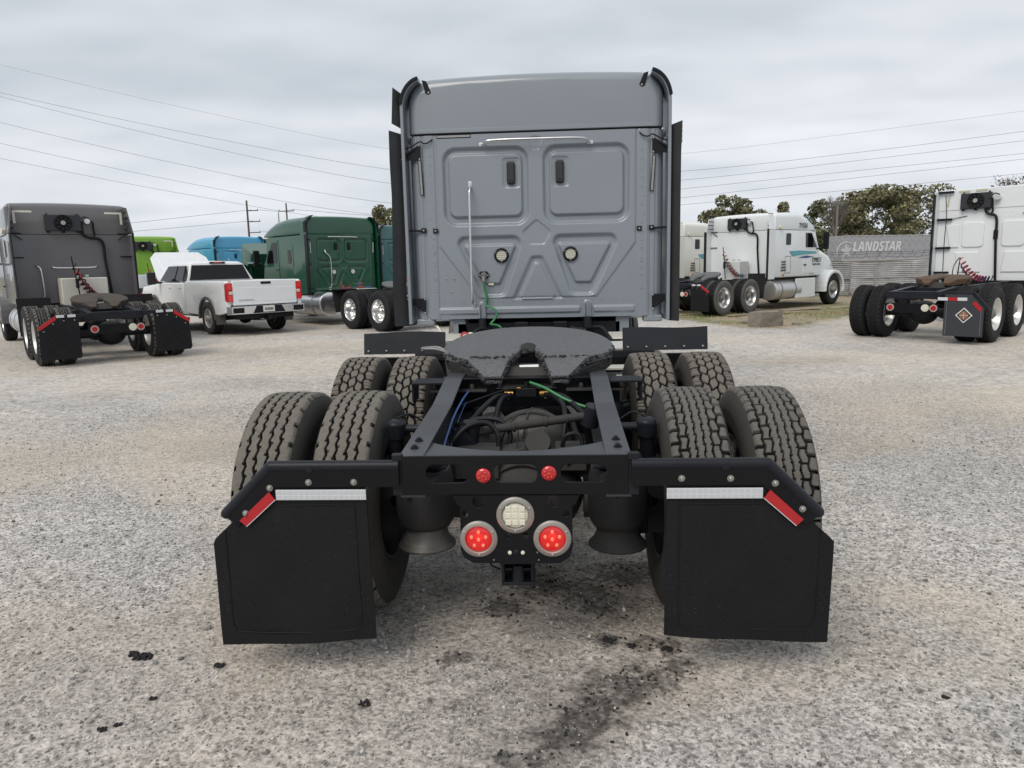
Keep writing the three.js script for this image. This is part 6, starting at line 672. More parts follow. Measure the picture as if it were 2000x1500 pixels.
function groundMaps(x0, z0, x1, z1, n, fine) {
  const c = new Uint8Array(n * n * 4), h = new Uint8Array(n * n * 4), T = field(tanF, x0, z0, x1, z1, 260), K = field(darkF, x0, z0, x1, z1, 260), Di = field(dirtF, x0, z0, x1, z1, 320), S = fine ? field(stainF, -2, -1.6, 1.2, 0.9, 360) : () => 0, r = rng(77), px = (x1 - x0) / n;
  for (let j = 0; j < n; j++) for (let i = 0; i < n; i++) {
    const x = mix(x0, x1, (i + 0.5) / n), z = mix(z1, z0, (j + 0.5) / n); const t = T(x, z), k = K(x, z), di = Di(x, z);
    const g1 = vnoise(x / 0.0115, z / 0.0115), g2 = r(), g3 = vnoise(x / 0.04 + 7, z / 0.04), g4 = vnoise(x / 0.12 + 7, z / 0.09);
    const grain = fine ? 0.85 * (g1 - 0.5) + 0.5 * (g2 - 0.5) + 0.35 * (g3 - 0.5) : 0.5 * (g2 - 0.5) + 0.35 * (g3 - 0.5) + 0.25 * (g4 - 0.5);
    const am = mix(0.95, 0.55, t) ; let L = 1 + grain * am * 1.15; const pit = fine ? sst(0.72, 0.9, vnoise(x / 0.015 + 91, z / 0.014 + 13)) : sst(0.74, 0.95, g3); L *= 1 - 0.6 * pit * am; L *= 1 - 0.34 * k;
    let R = mix(0.462, 0.505, t) * L, G = mix(0.446, 0.455, t) * L, Bc = mix(0.425, 0.385, t) * L;
    if (di > 0) { const q = fbm(x * 3.1, z * 3.1, 3), gr = sst(0.5, 0.62, fbm(x * 0.8 + 60, z * 0.8, 3)) * 0.8; const L2 = 0.65 + 0.7 * q + 0.3 * (g2 - 0.5); const m = sst(0.25, 0.75, di + 0.6 * (g3 - 0.5)); R = mix(R, mix(0.29, 0.17, gr) * L2, m); G = mix(G, mix(0.235, 0.18, gr) * L2, m); Bc = mix(Bc, mix(0.165, 0.085, gr) * L2, m); }
    if (fine && x > -1.2 && x < 1.6) { let dm = 0; for (const [a, b, R2, am2] of DAMP) { const dd = Math.hypot(x - a, z - b) / R2; if (dd < 1.5) dm += am2 * (1 - sst(0.15, 1.4, dd + 0.5 * (g4 - 0.5) + 0.25 * (g3 - 0.5))); } dm = Math.min(dm, 0.5); const f = 1 - dm; R *= f * 1.01; G *= f; Bc *= f * 0.985; }
    let st = 0; if (fine && x > -2 && x < 1.2 && z > -1.6 && z < 0.9) { st = S(x, z); const cr = sst(0.45, 0.75, st * 0.5 + 0.6 * vnoise(x / 0.018 + 5, z / 0.018) * (st > 0.02 ? 1 : 0) - 0.05 + 0.25 * (g2 - 0.5)); const f = 1 - 0.66 * cr - 0.26 * st * (1 - cr); R *= f; G *= f; Bc *= f * 1.02; }
    const o = (j * n + i) * 4; c[o] = l2s(clamp(R)) * 255; c[o + 1] = l2s(clamp(G)) * 255; c[o + 2] = l2s(clamp(Bc)) * 255; c[o + 3] = 255; const hv = clamp(0.5 + 0.55 * (g1 - 0.5) + 0.35 * (g2 - 0.5) + 0.3 * (g3 - 0.5) - 0.35 * pit); h[o] = h[o + 1] = h[o + 2] = hv * 255; h[o + 3] = 255;
  }
  const mk = (d, s) => { const t = new THREE.DataTexture(d, n, n); t.magFilter = THREE.LinearFilter; t.minFilter = THREE.LinearMipmapLinearFilter; t.generateMipmaps = true; if (s) t.colorSpace = THREE.SRGBColorSpace; t.needsUpdate = true; return t; };
  return [mk(c, 1), mk(h, 0)];
}
function sheet(name, rects, bounds, mat, yf) { const pos = [], uv = [], idx = [], [X0, Z0, X1, Z1] = bounds; for (const [x0, z0, x1, z1] of rects) { const o = pos.length / 3; for (const [x, z] of [[x0, z1], [x1, z1], [x1, z0], [x0, z0]]) { pos.push(x, 0, z); uv.push((x - X0) / (X1 - X0), 1 - (z - Z0) / (Z1 - Z0)); } idx.push(o, o + 1, o + 2, o, o + 2, o + 3); } const g = new THREE.BufferGeometry(); g.setAttribute('position', new THREE.Float32BufferAttribute(pos, 3)); g.setAttribute('uv', new THREE.Float32BufferAttribute(uv, 2)); g.setIndex(idx); g.computeVertexNormals(); return struct(mesh(name, g, mat)); }
{
  const a = [-5, -7.2, 5, 2.8], [c1, h1] = groundMaps(...a, 2048, true); sheet('gravel_yard', [a], a, new THREE.MeshStandardMaterial({ map: c1, bumpMap: h1, bumpScale: 0.008, roughness: 0.95 }));
  const b = [-30, -52, 30, 8], [c2, h2] = groundMaps(...b, 2048, false); sheet('gravel_yard_outer', [[-30, -52, 30, -7.2], [-30, -7.2, -5, 2.8], [5, -7.2, 30, 2.8], [-30, 2.8, 30, 8]], b, new THREE.MeshStandardMaterial({ map: c2, bumpMap: h2, bumpScale: 0.02, roughness: 0.95 }));
  const ft = tex(512, (u, v) => { const k = 0.75 + 0.5 * (tn(u, v, 8, 31, 4) - 0.5) + 0.2 * (hash2(u * 5120, v * 5120) - 0.5), g = tn(u, v, 4, 41, 3); return [l2s(mix(0.31, 0.2, g) * k), l2s(mix(0.28, 0.2, g) * k), l2s(mix(0.22, 0.11, g) * k)]; }, true, 1); ft.repeat.set(90, 90);
  sheet('far_ground', [[-900, -900, 900, -52], [-900, -52, -30, 8], [30, -52, 900, 8], [-900, 8, 900, 400]], [-900, -900, 900, 900], std(0.9, 0.9, 0.9, 1, 0, { map: ft }));
}
{ // loose stones and bitumen crumbs
  const g = new THREE.IcosahedronGeometry(1, 0), r = rng(5), N = 110000, m = new THREE.InstancedMesh(g, std(1, 1, 1, 0.9), N), M4 = new THREE.Matrix4(), q = new THREE.Quaternion(), col = new THREE.Color(); let k = 0;
  while (k < N) { const z = 1.6 - 7.5 * r() ** 1.5, x = (r() - 0.5) * (4.0 + (1.6 - z) * 1.75); const t = tanF(x, z); if (r() < t * 0.75) continue; if (STAIN.some(q => Math.hypot(x - q[0], z - q[1]) < q[2] * 1.3) && r() < 0.88) continue; const s = k % 45 === 0 ? 0.006 + 0.006 * r() ** 2 : 0.002 + 0.0038 * r() ** 2.5; q.setFromEuler(new THREE.Euler(r() * 6, r() * 6, r() * 6)); M4.compose(V(x, s * 0.35, z), q, V(s * (0.8 + 0.7 * r()), s * 0.75, s * (0.8 + 0.7 * r()))); m.setMatrixAt(k, M4); const L = 0.13 + 0.42 * r() ** 1.2; col.setRGB(L * 1.02, L, L * (0.9 + 0.1 * r())); m.setColorAt(k, col); k++; }
  m.name = 'loose_gravel'; m.userData = { kind: 'stuff', label: 'loose grey gravel scattered over the yard', category: 'gravel' }; m.castShadow = m.receiveShadow = true; scene.add(m);
  const N2 = 1100, m2 = new THREE.InstancedMesh(g, std(0.018, 0.018, 0.019, 0.85), N2); let j = 0; const tot = STAIN.reduce((s, v) => s + v[2] ** 1.4, 0);
  for (const [x, z, R] of STAIN) { const n = Math.floor(N2 * R ** 1.4 / tot); for (let i = 0; i < n && j < N2; i++) { const a = r() * 6.283, d = R * Math.sqrt(r()) * (r() < 0.15 ? 1.9 : 1.0), s = 0.0014 + 0.0052 * r() ** 4; q.setFromEuler(new THREE.Euler(r() * 6, r() * 6, r() * 6)); M4.compose(V(x + d * Math.cos(a), s * 0.5, z + d * Math.sin(a)), q, V(s * (0.8 + r()), s * 0.8, s * (0.8 + r()))); m2.setMatrixAt(j++, M4); } } m2.count = j; m2.name = 'bitumen_crumbs'; m2.userData = { kind: 'stuff', label: 'black bitumen crumbs strewn on the gravel', category: 'debris' }; m2.castShadow = m2.receiveShadow = true; scene.add(m2);
  // a few bigger lumps
  [[-1.6, -0.12, 0.03], [-1.56, -0.115, 0.022], [-1.22, -0.06, 0.018], [-0.56, 0.19, 0.018], [0.37, -0.29, 0.022], [-1.45, 0.36, 0.014], [-1.41, 0.33, 0.012], [-1.37, 0.17, 0.012], [1.55, 0.1, 0.012], [0.46, -0.24, 0.018], [0.6, -0.22, 0.02], [2.2, -3.6, 0.03]].forEach(([x, z, s], i) => { const LB = ['largest black bitumen clump lying alone on open gravel', 'black bitumen crumb touching the largest clump on the gravel', 'small black bitumen clump just behind the corner of a mud flap', 'black bitumen clump alone on gravel behind the rear wheels', 'black bitumen clump beside the dark stain behind the tail lamps', 'black bitumen crumb of a pair on bare gravel', 'smaller black bitumen crumb of a pair on bare gravel', 'tiny black bitumen crumb between the largest clump and the pair', 'lone black bitumen crumb on pale gravel behind a mud flap', 'middle black bitumen clump of three beside the stain', 'black bitumen clump of three nearest the mud flap', 'dark bitumen lump out on the gravel beyond the rear tyres']; const rr = rng(i + 40), b = new B(); for (let k2 = 0; k2 < 16; k2++) { const a = rr() * 6.283, e = s * 0.85 * Math.sqrt(rr()), q2 = s * (0.22 + 0.3 * rr()); b.add(new THREE.IcosahedronGeometry(q2, 0), [1.35 * e * Math.cos(a), q2 * 0.45, e * Math.sin(a)], [rr() * 6, rr() * 6, rr() * 6], [1 + 0.6 * rr(), 0.7, 1]); } const o = b.mesh(numbered('bitumen_lump'), std(0.014, 0.014, 0.015, 0.9)); o.position.set(x, 0, z); o.userData = { label: LB[i], category: 'debris', group: 'black lumps on the gravel' }; });
}
// ---------------------------------------------------------------- verge, block, fence, trailer
{
  const bg = new THREE.BoxGeometry(0.74, 0.36, 0.4, 10, 6, 6), p = bg.attributes.position; for (let i = 0; i < p.count; i++) { const x = p.getX(i), y = p.getY(i), z = p.getZ(i), e = 0.035 * (fbm(x * 7 + 3 + z * 5, y * 7 + z * 3, 3) - 0.5); const k = 1 - 0.05 * Math.max(0, Math.abs(x) / 0.37 - 0.85) * 6 * (y > 0 ? 1 : 0.2); p.setXYZ(i, x * k + e, y * (1 - 0.08 * (x > 0.3 ? 1 : 0) * fbm(x * 9, z * 9, 2)) + e, z * k + e); } bg.computeVertexNormals();
  const t = mesh('concrete_block', bg, std(0.3, 0.275, 0.23, 0.95, 0, { map: dustT, bumpMap: bumpT, bumpScale: 0.012 })); t.position.set(5.1, 0.165, -15.0); t.rotation.y = 0.55; t.userData = { label: 'weathered concrete block at the edge of the gravel', category: 'block' };
}
{ // grass and straw on the verge
  const r = rng(33), bl = new THREE.BufferGeometry(); bl.setAttribute('position', new THREE.Float32BufferAttribute([-0.012, 0, 0, 0.012, 0, 0, 0.006, 0.5, 0.12, -0.008, 0.5, 0.12, 0.0, 1, 0.42], 3)); bl.setIndex([0, 1, 2, 0, 2, 3, 3, 2, 4]); bl.computeVertexNormals();
  const spots = [[7.4, -18.5, 0.7, 1], [8.4, -18.4, 0.8, 1], [9.4, -19.0, 0.7, 1], [4.6, -15.7, 0.35, 1], [3.9, -17.9, 0.7, 0.7], [4.4, -19.6, 0.8, 0.7], [3.2, -18.6, 0.9, 0.6], [6.4, -16.9, 0.7, 0.35], [10.5, -20.3, 1.2, 0.7], [2.4, -20, 1.2, 0.8], [12, -22, 1.4, 0.5], [6.2, -18.4, 1.2, 0.25]]; const N = 5000, m = new THREE.InstancedMesh(bl, std(1, 1, 1, 0.9), N), M4 = new THREE.Matrix4(), q = new THREE.Quaternion(), c = new THREE.Color(); const w = spots.reduce((s, v) => s + v[2] * v[2] * v[3], 0); let k = 0;
  for (const [x, z, R, d] of spots) { const n = Math.floor(N * R * R * d / w); for (let i = 0; i < n && k < N; i++) { const a = r() * 6.283, e = R * Math.sqrt(r()) * (0.6 + 0.8 * r()); q.setFromEuler(new THREE.Euler((r() - 0.5) * 0.6, r() * 6.283, (r() - 0.5) * 0.6)); const h = 0.03 + 0.06 * r(); M4.compose(V(x + 1.5 * e * Math.cos(a), 0, z + e * Math.sin(a)), q, V(0.55, h, h)); m.setMatrixAt(k, M4); r() < 0.5 ? c.setRGB(0.36, 0.3, 0.17) : c.setRGB(0.12 + 0.06 * r(), 0.17 + 0.06 * r(), 0.05); m.setColorAt(k++, c); } } m.count = k; m.name = 'verge_grass'; m.userData = { kind: 'stuff', label: 'sparse grass and straw on the dirt verge', category: 'grass' }; scene.add(m);
  // boards and litter on the verge
  [[6.6, -18.9, 1.6, 0.3, 0.5], [7.6, -20.2, 1.4, 0.25, 0.35], [5.3, -18.3, 0.9, 0.2, 0.7], [9.2, -20.9, 1.2, 0.3, 0.3], [4.0, -18.9, 0.8, 0.15, 0.6]].forEach(([x, z, L, W2, a], i) => { const b = new B().box(0, 0.02, 0, L, 0.03, W2, [0.03, 0, 0.02 * (i % 2 ? 1 : -1)]); const o = b.mesh(numbered('old_board'), std(0.36, 0.3, 0.22, 0.9, 0, { map: dustT })); o.position.set(x, 0.01, z); o.rotation.y = a; o.userData = { label: ['longest bleached board on the dirt verge behind the concrete block', 'bleached board on the verge beside the fuel tank of tractor 71154', 'short bleached board behind the concrete block', 'wide bleached board on the verge near the fence', 'smallest bleached board near the mud flap of tractor 71154'][i], category: 'board', group: 'boards on the verge' }; });
  [[4.9, -15.9, 0.12], [5.9, -15.3, 0.08], [6.3, -15.6, 0.06], [4.2, -16.3, 0.07]].forEach(([x, z, s], i) => { const g2 = new THREE.IcosahedronGeometry(s, 2), p = g2.attributes.position; for (let v = 0; v < p.count; v++) { const k2 = 0.7 + 0.6 * fbm(p.getX(v) * 14 + i * 9, p.getY(v) * 14 + p.getZ(v) * 11, 3); p.setXYZ(v, p.getX(v) * k2 * 1.3, p.getY(v) * k2 * 0.7, p.getZ(v) * k2); } g2.computeVertexNormals(); const o = mesh(numbered('rubble_stone'), g2, M.concrete); o.position.set(x, s * 0.3, z); o.userData = { label: ['largest rubble stone against the concrete block', 'rubble stone lying off the end of the concrete block', 'small rubble stone farthest from the concrete block', 'small rubble stone on the grass beside the concrete block'][i], category: 'stone', group: 'rubble stones on the verge' }; });
}
{ // corrugated sheet fence with chain link and wire in front
  const f = thing('corrugated_fence', 'low fence of dented horizontal corrugated metal sheets', 'fence', [5, 0, -28.4], 1.5 * D2R); const r = rng(12);
  const sheetGeo = (w, h, seed) => { const nx = 24, ny = Math.round(h / 0.012), pos = [], idx = []; for (let j = 0; j <= ny; j++) for (let i = 0; i <= nx; i++) { const x = w * i / nx, y = h * j / ny; pos.push(x, y, 0.022 * Math.sin(y / 0.08 * 6.283 * (1 + 0.0 * x)) + 0.16 * (fbm(x * 1.4 + seed * 7, y * 2.2 + seed, 3) - 0.5)); } for (let j = 0; j < ny; j++) for (let i = 0; i < nx; i++) { const a = j * (nx + 1) + i, b = a + nx + 1; idx.push(a, a + 1, b, b, a + 1, b + 1); } const g = new THREE.BufferGeometry(); g.setAttribute('position', new THREE.Float32BufferAttribute(pos, 3)); g.setIndex(idx); g.computeVertexNormals(); return uvBox(nrm(g)); };
  const mats = [0.52, 0.58, 0.47, 0.62].map(v => std(v, v * 1.01, v * 1.03, 0.55, 0.25, { map: dustT })); const geos = [1, 2, 3, 4].map(s => sheetGeo(2.5, 0.72, s));
  for (let i = 0; i < 9; i++) for (let j = 0; j < 2; j++) { const m = mesh('metal_sheet', geos[(i * 3 + j) % 4], mats[(i + j * 2 + (i % 3)) % 4], f); m.position.set(i * 2.42, 0.02 + j * 0.66, (i % 2) * 0.05 + j * 0.04); m.rotation.z = 0.012 * (r() - 0.5); m.rotation.x = -0.02; }
  const c = thing('chain_link_fence', 'sagging chain link fence with barbed wire in front of the corrugated sheets', 'fence', [5, 0, -28.0], 1.5 * D2R); for (let i = 0; i < 9; i++) { const b = new B(); const lean = 0.06 * (r() - 0.5); b.cyl([i * 2.7, 0, 0], [i * 2.7 + lean, 1.45, 0], 0.028, 0.028, 8).cyl([i * 2.7 + lean, 1.45, 0], [i * 2.7 + lean + 0.05, 1.75, 0.28], 0.018, 0.014, 6); b.mesh('post', M.galv, c); }
  const rail = new B(); rail.tube([[0, 1.42, 0], [3, 1.38, 0], [5.4, 1.43, 0], [8, 1.36, 0.02], [10.8, 1.42, 0], [14, 1.39, 0], [17, 1.41, 0], [21.6, 1.42, 0]], 0.02, 60, 6); rail.mesh('top_rail', std(0.2, 0.19, 0.18, 0.7, 0.2), c);
  const bw = new B(); for (const [y, z] of [[1.56, 0.12], [1.68, 0.22], [1.76, 0.29]]) { const pts = []; for (let i = 0; i <= 32; i++) pts.push([i * 0.675, y - 0.03 * Math.sin((i % 4) / 4 * Math.PI) + 0.03 * (r() - 0.5), z]); bw.tube(pts, 0.006, 120, 4); } bw.mesh('barbed_wire', M.wire, c); const cw = new B(), cp = []; for (let i = 0; i <= 240; i++) cp.push([3 + i * 0.045, 1.62 + 0.16 * Math.sin(i * 0.62), 0.1 + 0.16 * Math.cos(i * 0.62)]); cw.tube(cp, 0.005, 700, 4); cw.mesh('coiled_wire', M.wire, c);
  const cl = new B(); for (let i = 0; i < 150; i++) for (const s of [-1, 1]) { const x0 = i * 0.15, x1 = x0 + s * 1.4; if (x1 < -0.2 || x1 > 22) continue; cl.g.push(nrm(new THREE.CylinderGeometry(0.0022, 0.0022, Math.hypot(1.4, 1.38), 3, 1, true)).rotateZ(-Math.atan2(x1 - x0, 1.38)).translate((x0 + x1) / 2, 0.7, s * 0.003)); } const k = cl.mesh('link_mesh', M.galv, c); k.userData.kind = 'stuff';
  // dead brush along the foot of the fence
  const bb = new B(); for (let i = 0; i < 420; i++) { const x = 5 + r() * 22, z = -27.4 + (r() - 0.5) * 0.7, h = 0.12 + 0.35 * r() ** 2; bb.cyl([x, 0, z], [x + (r() - 0.5) * 0.4, h, z + (r() - 0.5) * 0.4], 0.008, 0.004, 3, true); } const o = bb.mesh('dead_brush', std(0.12, 0.09, 0.06, 0.9)); o.userData = { kind: 'stuff', label: 'dead brown brush along the foot of the fence', category: 'brush' };
}
{ // far grey trailer with white lettering
  const t = thing('box_trailer', 'long grey box trailer with white lettering beyond the fence', 'trailer', [42.5, 0, -92], 22 * D2R), gm = std(0.41, 0.415, 0.45, 0.6, 0, { map: dustT }); new B().box(0, 2.55, -1.25, 17.2, 2.95, 2.5, [0, 0, 0], 0.04).mesh('box', gm, t); new B().box(0, 4.0, 0.012, 17.2, 0.1, 0.03).box(0, 1.12, 0.012, 17.2, 0.14, 0.03).mesh('rail', std(0.45, 0.44, 0.43, 0.5), t); const rv = new B(); for (let i = 0; i < 14; i++) rv.box(-8 + i * 1.23, 2.55, 0.006, 0.03, 2.8, 0.012); rv.mesh('panel_seam', gm, t);
  const b = new B(); text(b, 'LANDSTAR', 1.28, 0.03, [-3.2, 2.72, 0.015], [0, 0, 0], [0.84, 0.9, 1], 0.22); b.mesh('lettering', std(0.66, 0.66, 0.69, 0.5), t); const st = new B(), sp = []; for (let i = 0; i < 10; i++) { const a = Math.PI / 2 + i * Math.PI / 5, q = i % 2 ? 0.42 : 1.0; sp.push([q * Math.cos(a), q * Math.sin(a)]); } st.ext(shp(sp), 0, 0.03, [], 0, [0, 0, 0.1], [-8.0, 2.2, 0.015]); st.add(new THREE.TorusGeometry(1.15, 0.09, 6, 28, 3.4), [-8.0, 2.2, 0.02], [0, 0, 0.1], [1.15, 0.9, 0.3]); st.mesh('logo', std(0.5, 0.51, 0.54, 0.5), t);
  for (const x of [-7, -5.7, 6.2]) for (const z of [-0.3, -2.2]) new B().cyl([x, 0.5, z], [x, 0.5, z + 0.28], 0.5, 0.5, 20).mesh('wheel', M.rubber, t); new B().box(0, 0.95, -1.25, 16, 0.16, 1.4).box(6.2, 0.5, -1.2, 0.2, 0.9, 1.6).mesh('underframe', M.black, t);
}
// ---------------------------------------------------------------- trees
function branches(b, p, dir, len, rad, depth, r, spread, tips) { const q = p.clone().addScaledVector(dir, len); b.g.push(nrm(new THREE.CylinderGeometry(rad * 0.62, rad, len, depth > 2 ? 6 : 4, 1, true)).applyQuaternion(new THREE.Quaternion().setFromUnitVectors(UP, dir)).translate((p.x + q.x) / 2, (p.y + q.y) / 2, (p.z + q.z) / 2)); if (depth <= 0) { tips.push(q); return; } const n = depth > 2 ? 3 : 2 + (r() < 0.5 ? 1 : 0); for (let i = 0; i < n; i++) { const d = dir.clone().add(V((r() - 0.5) * spread, (r() - 0.25) * spread * 0.7, (r() - 0.5) * spread)).normalize(); branches(b, q, d, len * (0.62 + 0.25 * r()), rad * 0.6, depth - 1, r, spread, tips); } }
const leafMat = new THREE.MeshStandardMaterial({ vertexColors: true, roughness: 0.85, color: 0xffffff });
function crown(blobs, leaves, size, seed, base) { const r = rng(seed), pos = [], nor = [], col = [], idx = []; const tot = blobs.reduce((s, b) => s + b[3] * b[4], 0); for (const [x, y, z, rx, ry] of blobs) { const n = Math.floor(leaves * rx * ry / tot); for (let i = 0; i < n; i++) { const u = r() * 2 - 1, a = r() * 6.283, e = 0.55 + 0.5 * r() ** 0.7, s = Math.sqrt(1 - u * u); const c = V(x + rx * e * s * Math.cos(a), y + ry * e * u, z + rx * e * s * Math.sin(a)); const nn = V(r() - 0.5, r() * 0.8 - 0.1, r() - 0.5).normalize(), t1 = V(r() - 0.5, r() - 0.5, r() - 0.5).cross(nn).normalize(), t2 = nn.clone().cross(t1), k = size * (0.6 + 0.8 * r()), o = pos.length / 3; for (const [p, q] of [[-0.5, 0], [0, -0.32], [0.55, 0], [0, 0.32]]) { pos.push(c.x + k * (t1.x * p + t2.x * q), c.y + k * (t1.y * p + t2.y * q), c.z + k * (t1.z * p + t2.z * q)); nor.push(nn.x, nn.y, nn.z); } const L = 0.85 + 0.95 * r(), br = r() < 0.12 ? 1 : 0; for (let v = 0; v < 4; v++) col.push((base[0] + 0.05 * br) * L, (base[1] + 0.02 * br) * L, base[2] * L); idx.push(o, o + 1, o + 2, o, o + 2, o + 3); } } const g = new THREE.BufferGeometry(); g.setAttribute('position', new THREE.Float32BufferAttribute(pos, 3)); g.setAttribute('normal', new THREE.Float32BufferAttribute(nor, 3)); g.setAttribute('color', new THREE.Float32BufferAttribute(col, 3)); g.setIndex(idx); return g; }
function tree(name, label, x, z, H, Wd, o = {}) {
  const t = thing(name, label, 'tree', [x, 0, z], 0, o.group), r = rng(o.seed ?? Math.floor(x * 7 + z * 3 + 900)); const b = new B(), tips = []; branches(b, V(0, 0, 0), V(0.05 * (r() - 0.5), 1, 0).normalize(), H * (o.trunk ?? 0.28), H * 0.03, o.depth ?? 4, r, o.spread ?? 1.5, tips); b.mesh('trunk', o.bark ?? std(0.1, 0.085, 0.07, 0.95), t);
  if (o.leaves !== 0) { const bl = [], n = o.blobs ?? 26; for (let i = 0; i < n; i++) { const a = r() * 6.283, y = r(), rr = Wd / 2 * Math.sqrt(r()) * (1 - 0.55 * Math.max(0, y - 0.35)); bl.push([rr * Math.cos(a), H * (0.3 + 0.62 * y), rr * Math.sin(a), Wd * (0.09 + 0.08 * r()), H * (0.06 + 0.05 * r())]); } mesh('crown', crown(bl, o.leaves ?? 6500, o.size ?? 0.42, o.seed ?? 5, o.base ?? [0.12, 0.122, 0.068]), leafMat, t); }
  return t;
}
const TG = 'trees beyond the fence';
tree('oak_tree', 'dense olive green oak towering over the grey trailer', 47.5, -112, 12.2, 13, { seed: 3, leaves: 7200, blobs: 44, size: 0.5 });
tree('oak_tree', 'broad oak with gaps in its crown beside the bare tree', 43, -116, 10.2, 9, { seed: 8, leaves: 5200, base: [0.11, 0.115, 0.065] });
tree('oak_tree', 'olive oak with a ragged crown beyond the tallest oak', 56, -118, 12.5, 12, { seed: 13, leaves: 5600 });
tree('bare_tree', 'leafless grey tree with fine branches beside the utility pole', 40.6, -108, 11, 7, { seed: 21, leaves: 0, depth: 6, spread: 1.15, trunk: 0.24, bark: std(0.16, 0.14, 0.125, 0.95) });
tree('bare_tree', 'leafless tangled tree low behind the trailer', 38.4, -104, 7, 7, { seed: 27, leaves: 0, depth: 6, spread: 1.3, trunk: 0.22, bark: std(0.14, 0.12, 0.105, 0.95) });
tree('oak_tree', 'rounded dark green tree behind the nose of the white tractor', 36, -108, 7.4, 7.5, { seed: 31, leaves: 4600, base: [0.08, 0.1, 0.045] });
tree('bush', 'low green bush at the foot of the street lamp', 34.4, -99, 4.6, 6, { seed: 37, leaves: 4000, base: [0.06, 0.085, 0.025] });
tree('oak_tree', 'wide oak showing above the roof of the half hidden white tractor', 22.5, -92, 9.4, 8.5, { seed: 41, leaves: 5200 });
tree('oak_tree', 'small tree top peeping over the roof of tractor 71154', 28.5, -92, 8.6, 4.6, { seed: 47, leaves: 4000 });
tree('oak_tree', 'tall tree at the edge of the grey sleeper cab above the teal tractor', -20.5, -92, 9.8, 6, { seed: 53, leaves: 4600, base: [0.11, 0.115, 0.055] });
tree('bush', 'bushy tree between the sky blue and dark green tractors', -36, -90, 5.6, 7, { seed: 59, leaves: 5000, base: [0.085, 0.095, 0.045] });
tree('oak_tree', 'small tree top showing above the sky blue tractor roof', -46, -105, 5.6, 4, { seed: 61, leaves: 3000 });
tree('bare_tree', 'thin leafless tree above the badge-flap tractor', 60.5, -100, 12.2, 9, { seed: 67, leaves: 900, size: 0.3, depth: 6, spread: 1.1, trunk: 0.26, base: [0.09, 0.08, 0.05], blobs: 14 });
tree('bush', 'scrubby bush line beyond the lime green tractor', -58, -95, 4.6, 10, { seed: 71, leaves: 4000, base: [0.085, 0.095, 0.045] });
// ---------------------------------------------------------------- poles and wires
function pole(label, x, z, h, arms, r = 0.16, mat = M.wood) { const t = thing('utility_pole', label, 'pole', [x, 0, z]); new B().cyl([0, 0, 0], [0, h, 0], r, r * 0.75, 10).mesh('post', mat, t); for (const [y, x0, x1] of arms) { const b = new B().box((x0 + x1) / 2, y, 0.12, x1 - x0, 0.12, 0.12); b.mesh('cross_arm', mat, t); const n = new B(); for (const q of x0 < -0.2 ? [x0 + 0.1, x1 - 0.1] : [x1 - 0.1]) n.cyl([q, y + 0.06, 0.12], [q, y + 0.26, 0.12], 0.06, 0.04, 8); n.mesh('insulator', M.greyMetal, t); } return t; }
pole('tall dark utility pole with short side arms', -42.7, -100, 11.2, [[9.8, 0, 1.6], [8.3, 0, 1.8], [6.8, 0, 1.7]]);
pole('utility pole with one cross arm', -37.1, -100, 10.7, [[9.6, -1.1, 1.1]], 0.13); pole('slim bare utility pole', -39.4, -103, 9.7, [], 0.1, std(0.3, 0.29, 0.28, 0.9));
const rp = pole('grey utility pole beside the bare tree', 37.9, -100, 9.2, [[8.6, -0.7, 0.7]], 0.15, std(0.2, 0.19, 0.18, 0.9)); { const l = grp('street_lamp_arm', rp); new B().tube([[-0.1, 3.8, 0], [-1.2, 5.0, 0], [-2.4, 5.6, 0], [-3.4, 5.7, 0]], 0.05, 20, 6).box(-3.7, 5.68, 0, 0.7, 0.14, 0.25, [0, 0, 0], 0.04).mesh('lamp_arm', std(0.5, 0.5, 0.5, 0.5), l); }
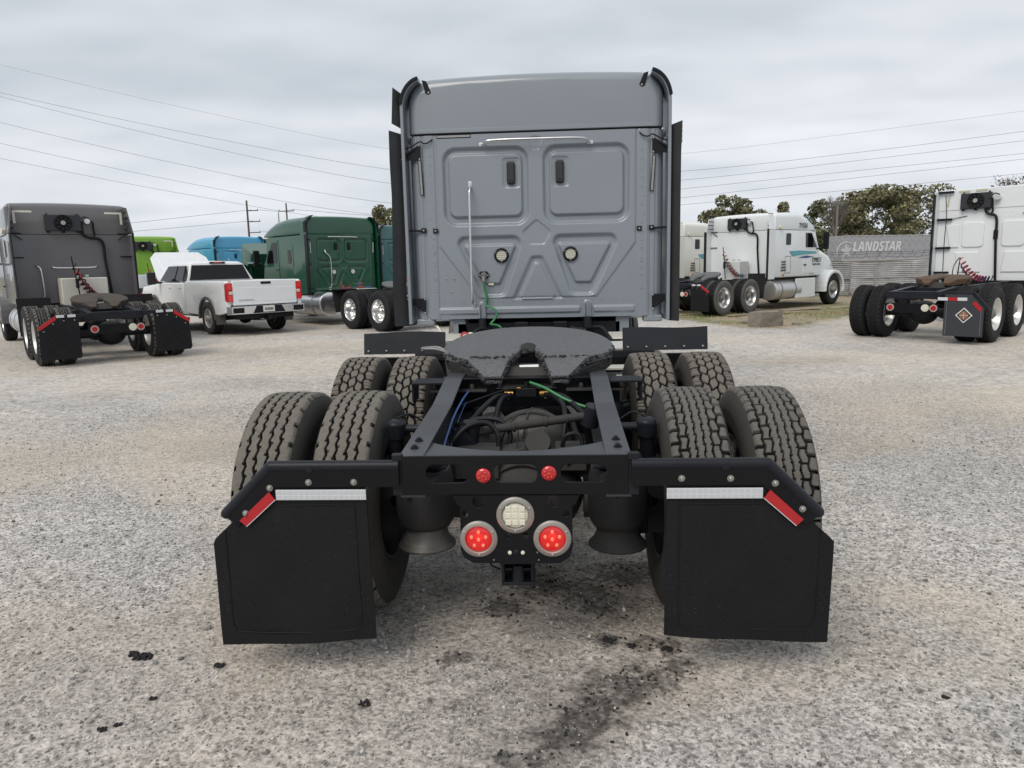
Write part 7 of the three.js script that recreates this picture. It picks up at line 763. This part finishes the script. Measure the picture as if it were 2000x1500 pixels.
// overhead lines sagging across the yard, in the plane z = -42
const wires = [[[-32.9, 14.1], [-21.2, 11.1], [-9.6, 8.5], [-1, 7.65], [7.7, 7.7], [17.1, 8.5], [26.5, 9.4]], [[-33.1, 12.5], [-21.3, 9.7], [-9.5, 7.3], [-1, 6.6], [7.7, 6.7], [17.1, 7.4], [26.6, 8.3]], [[-33.2, 12.3], [-21.2, 9.1], [-9.5, 6.5], [-1, 6.0], [7.7, 6.2], [17.1, 6.95], [26.7, 7.8]], [[-33.4, 10.8], [-21.5, 7.8], [-9.9, 5.4], [-1, 5.1], [7.7, 5.7], [17.1, 6.4], [26.7, 7.1]], [[-33.6, 9.6], [-21.6, 6.8], [-10.4, 4.7], [-1, 4.6], [7.7, 5.2], [17.1, 6.0], [26.8, 6.8]], [[-33.7, 8.7], [-22, 6.2], [-11.7, 4.4], [-1, 4.2], [7.7, 4.8], [17.1, 5.35], [26.8, 6.0]]];
const WL = ['thin highest overhead line sagging across the sky', 'second overhead line from the top across the sky', 'third overhead line from the top across the sky', 'fourth overhead line from the top across the sky', 'fifth overhead line from the top across the sky', 'lowest overhead line sagging across the sky'];
wires.forEach((w, i) => { const a = w[0], b = w[1], e = w[w.length - 1], d = w[w.length - 2]; const pts = [[a[0] - 36, a[1] + (a[1] - b[1]) * 3.6, -42], [a[0] - 12, a[1] + (a[1] - b[1]) * 1.1, -42], ...w.map(p => [p[0], p[1], -42]), [e[0] + 12, e[1] + (e[1] - d[1]) * 1.35, -42], [e[0] + 40, e[1] + (e[1] - d[1]) * 4.8, -42]]; const o = new B().tube(pts, i === 0 ? 0.005 : 0.008, 120, 5).mesh(numbered('overhead_line'), M.wire); o.userData = { label: WL[i], category: 'cable' }; });
[[[-95, 10.2], [-70, 8.2], [-42.0, 9.9]], [[-95, 8.5], [-68, 7.2], [-41.9, 8.4]], [[-41.2, 9.9], [-38, 9.6], [-36.2, 9.8]], [[-36.2, 9.8], [-22, 8.6], [-5, 9.6]], [[-41, 6.9], [-30, 6.3], [-12, 7.4]]].forEach((w, i) => { const o = new B().tube(w.map(p => [p[0], p[1], -99.9]), 0.02, 40, 4).mesh(numbered('pole_line'), M.wire); o.userData = { label: ['upper thin line running to the tall utility pole', 'lower thin line running to the tall utility pole', 'short thin line between the two utility poles', 'thin line leading away from the cross arm pole', 'lowest thin line behind the dark green roof'][i], category: 'cable' }; });
renderer.render(scene, camera);
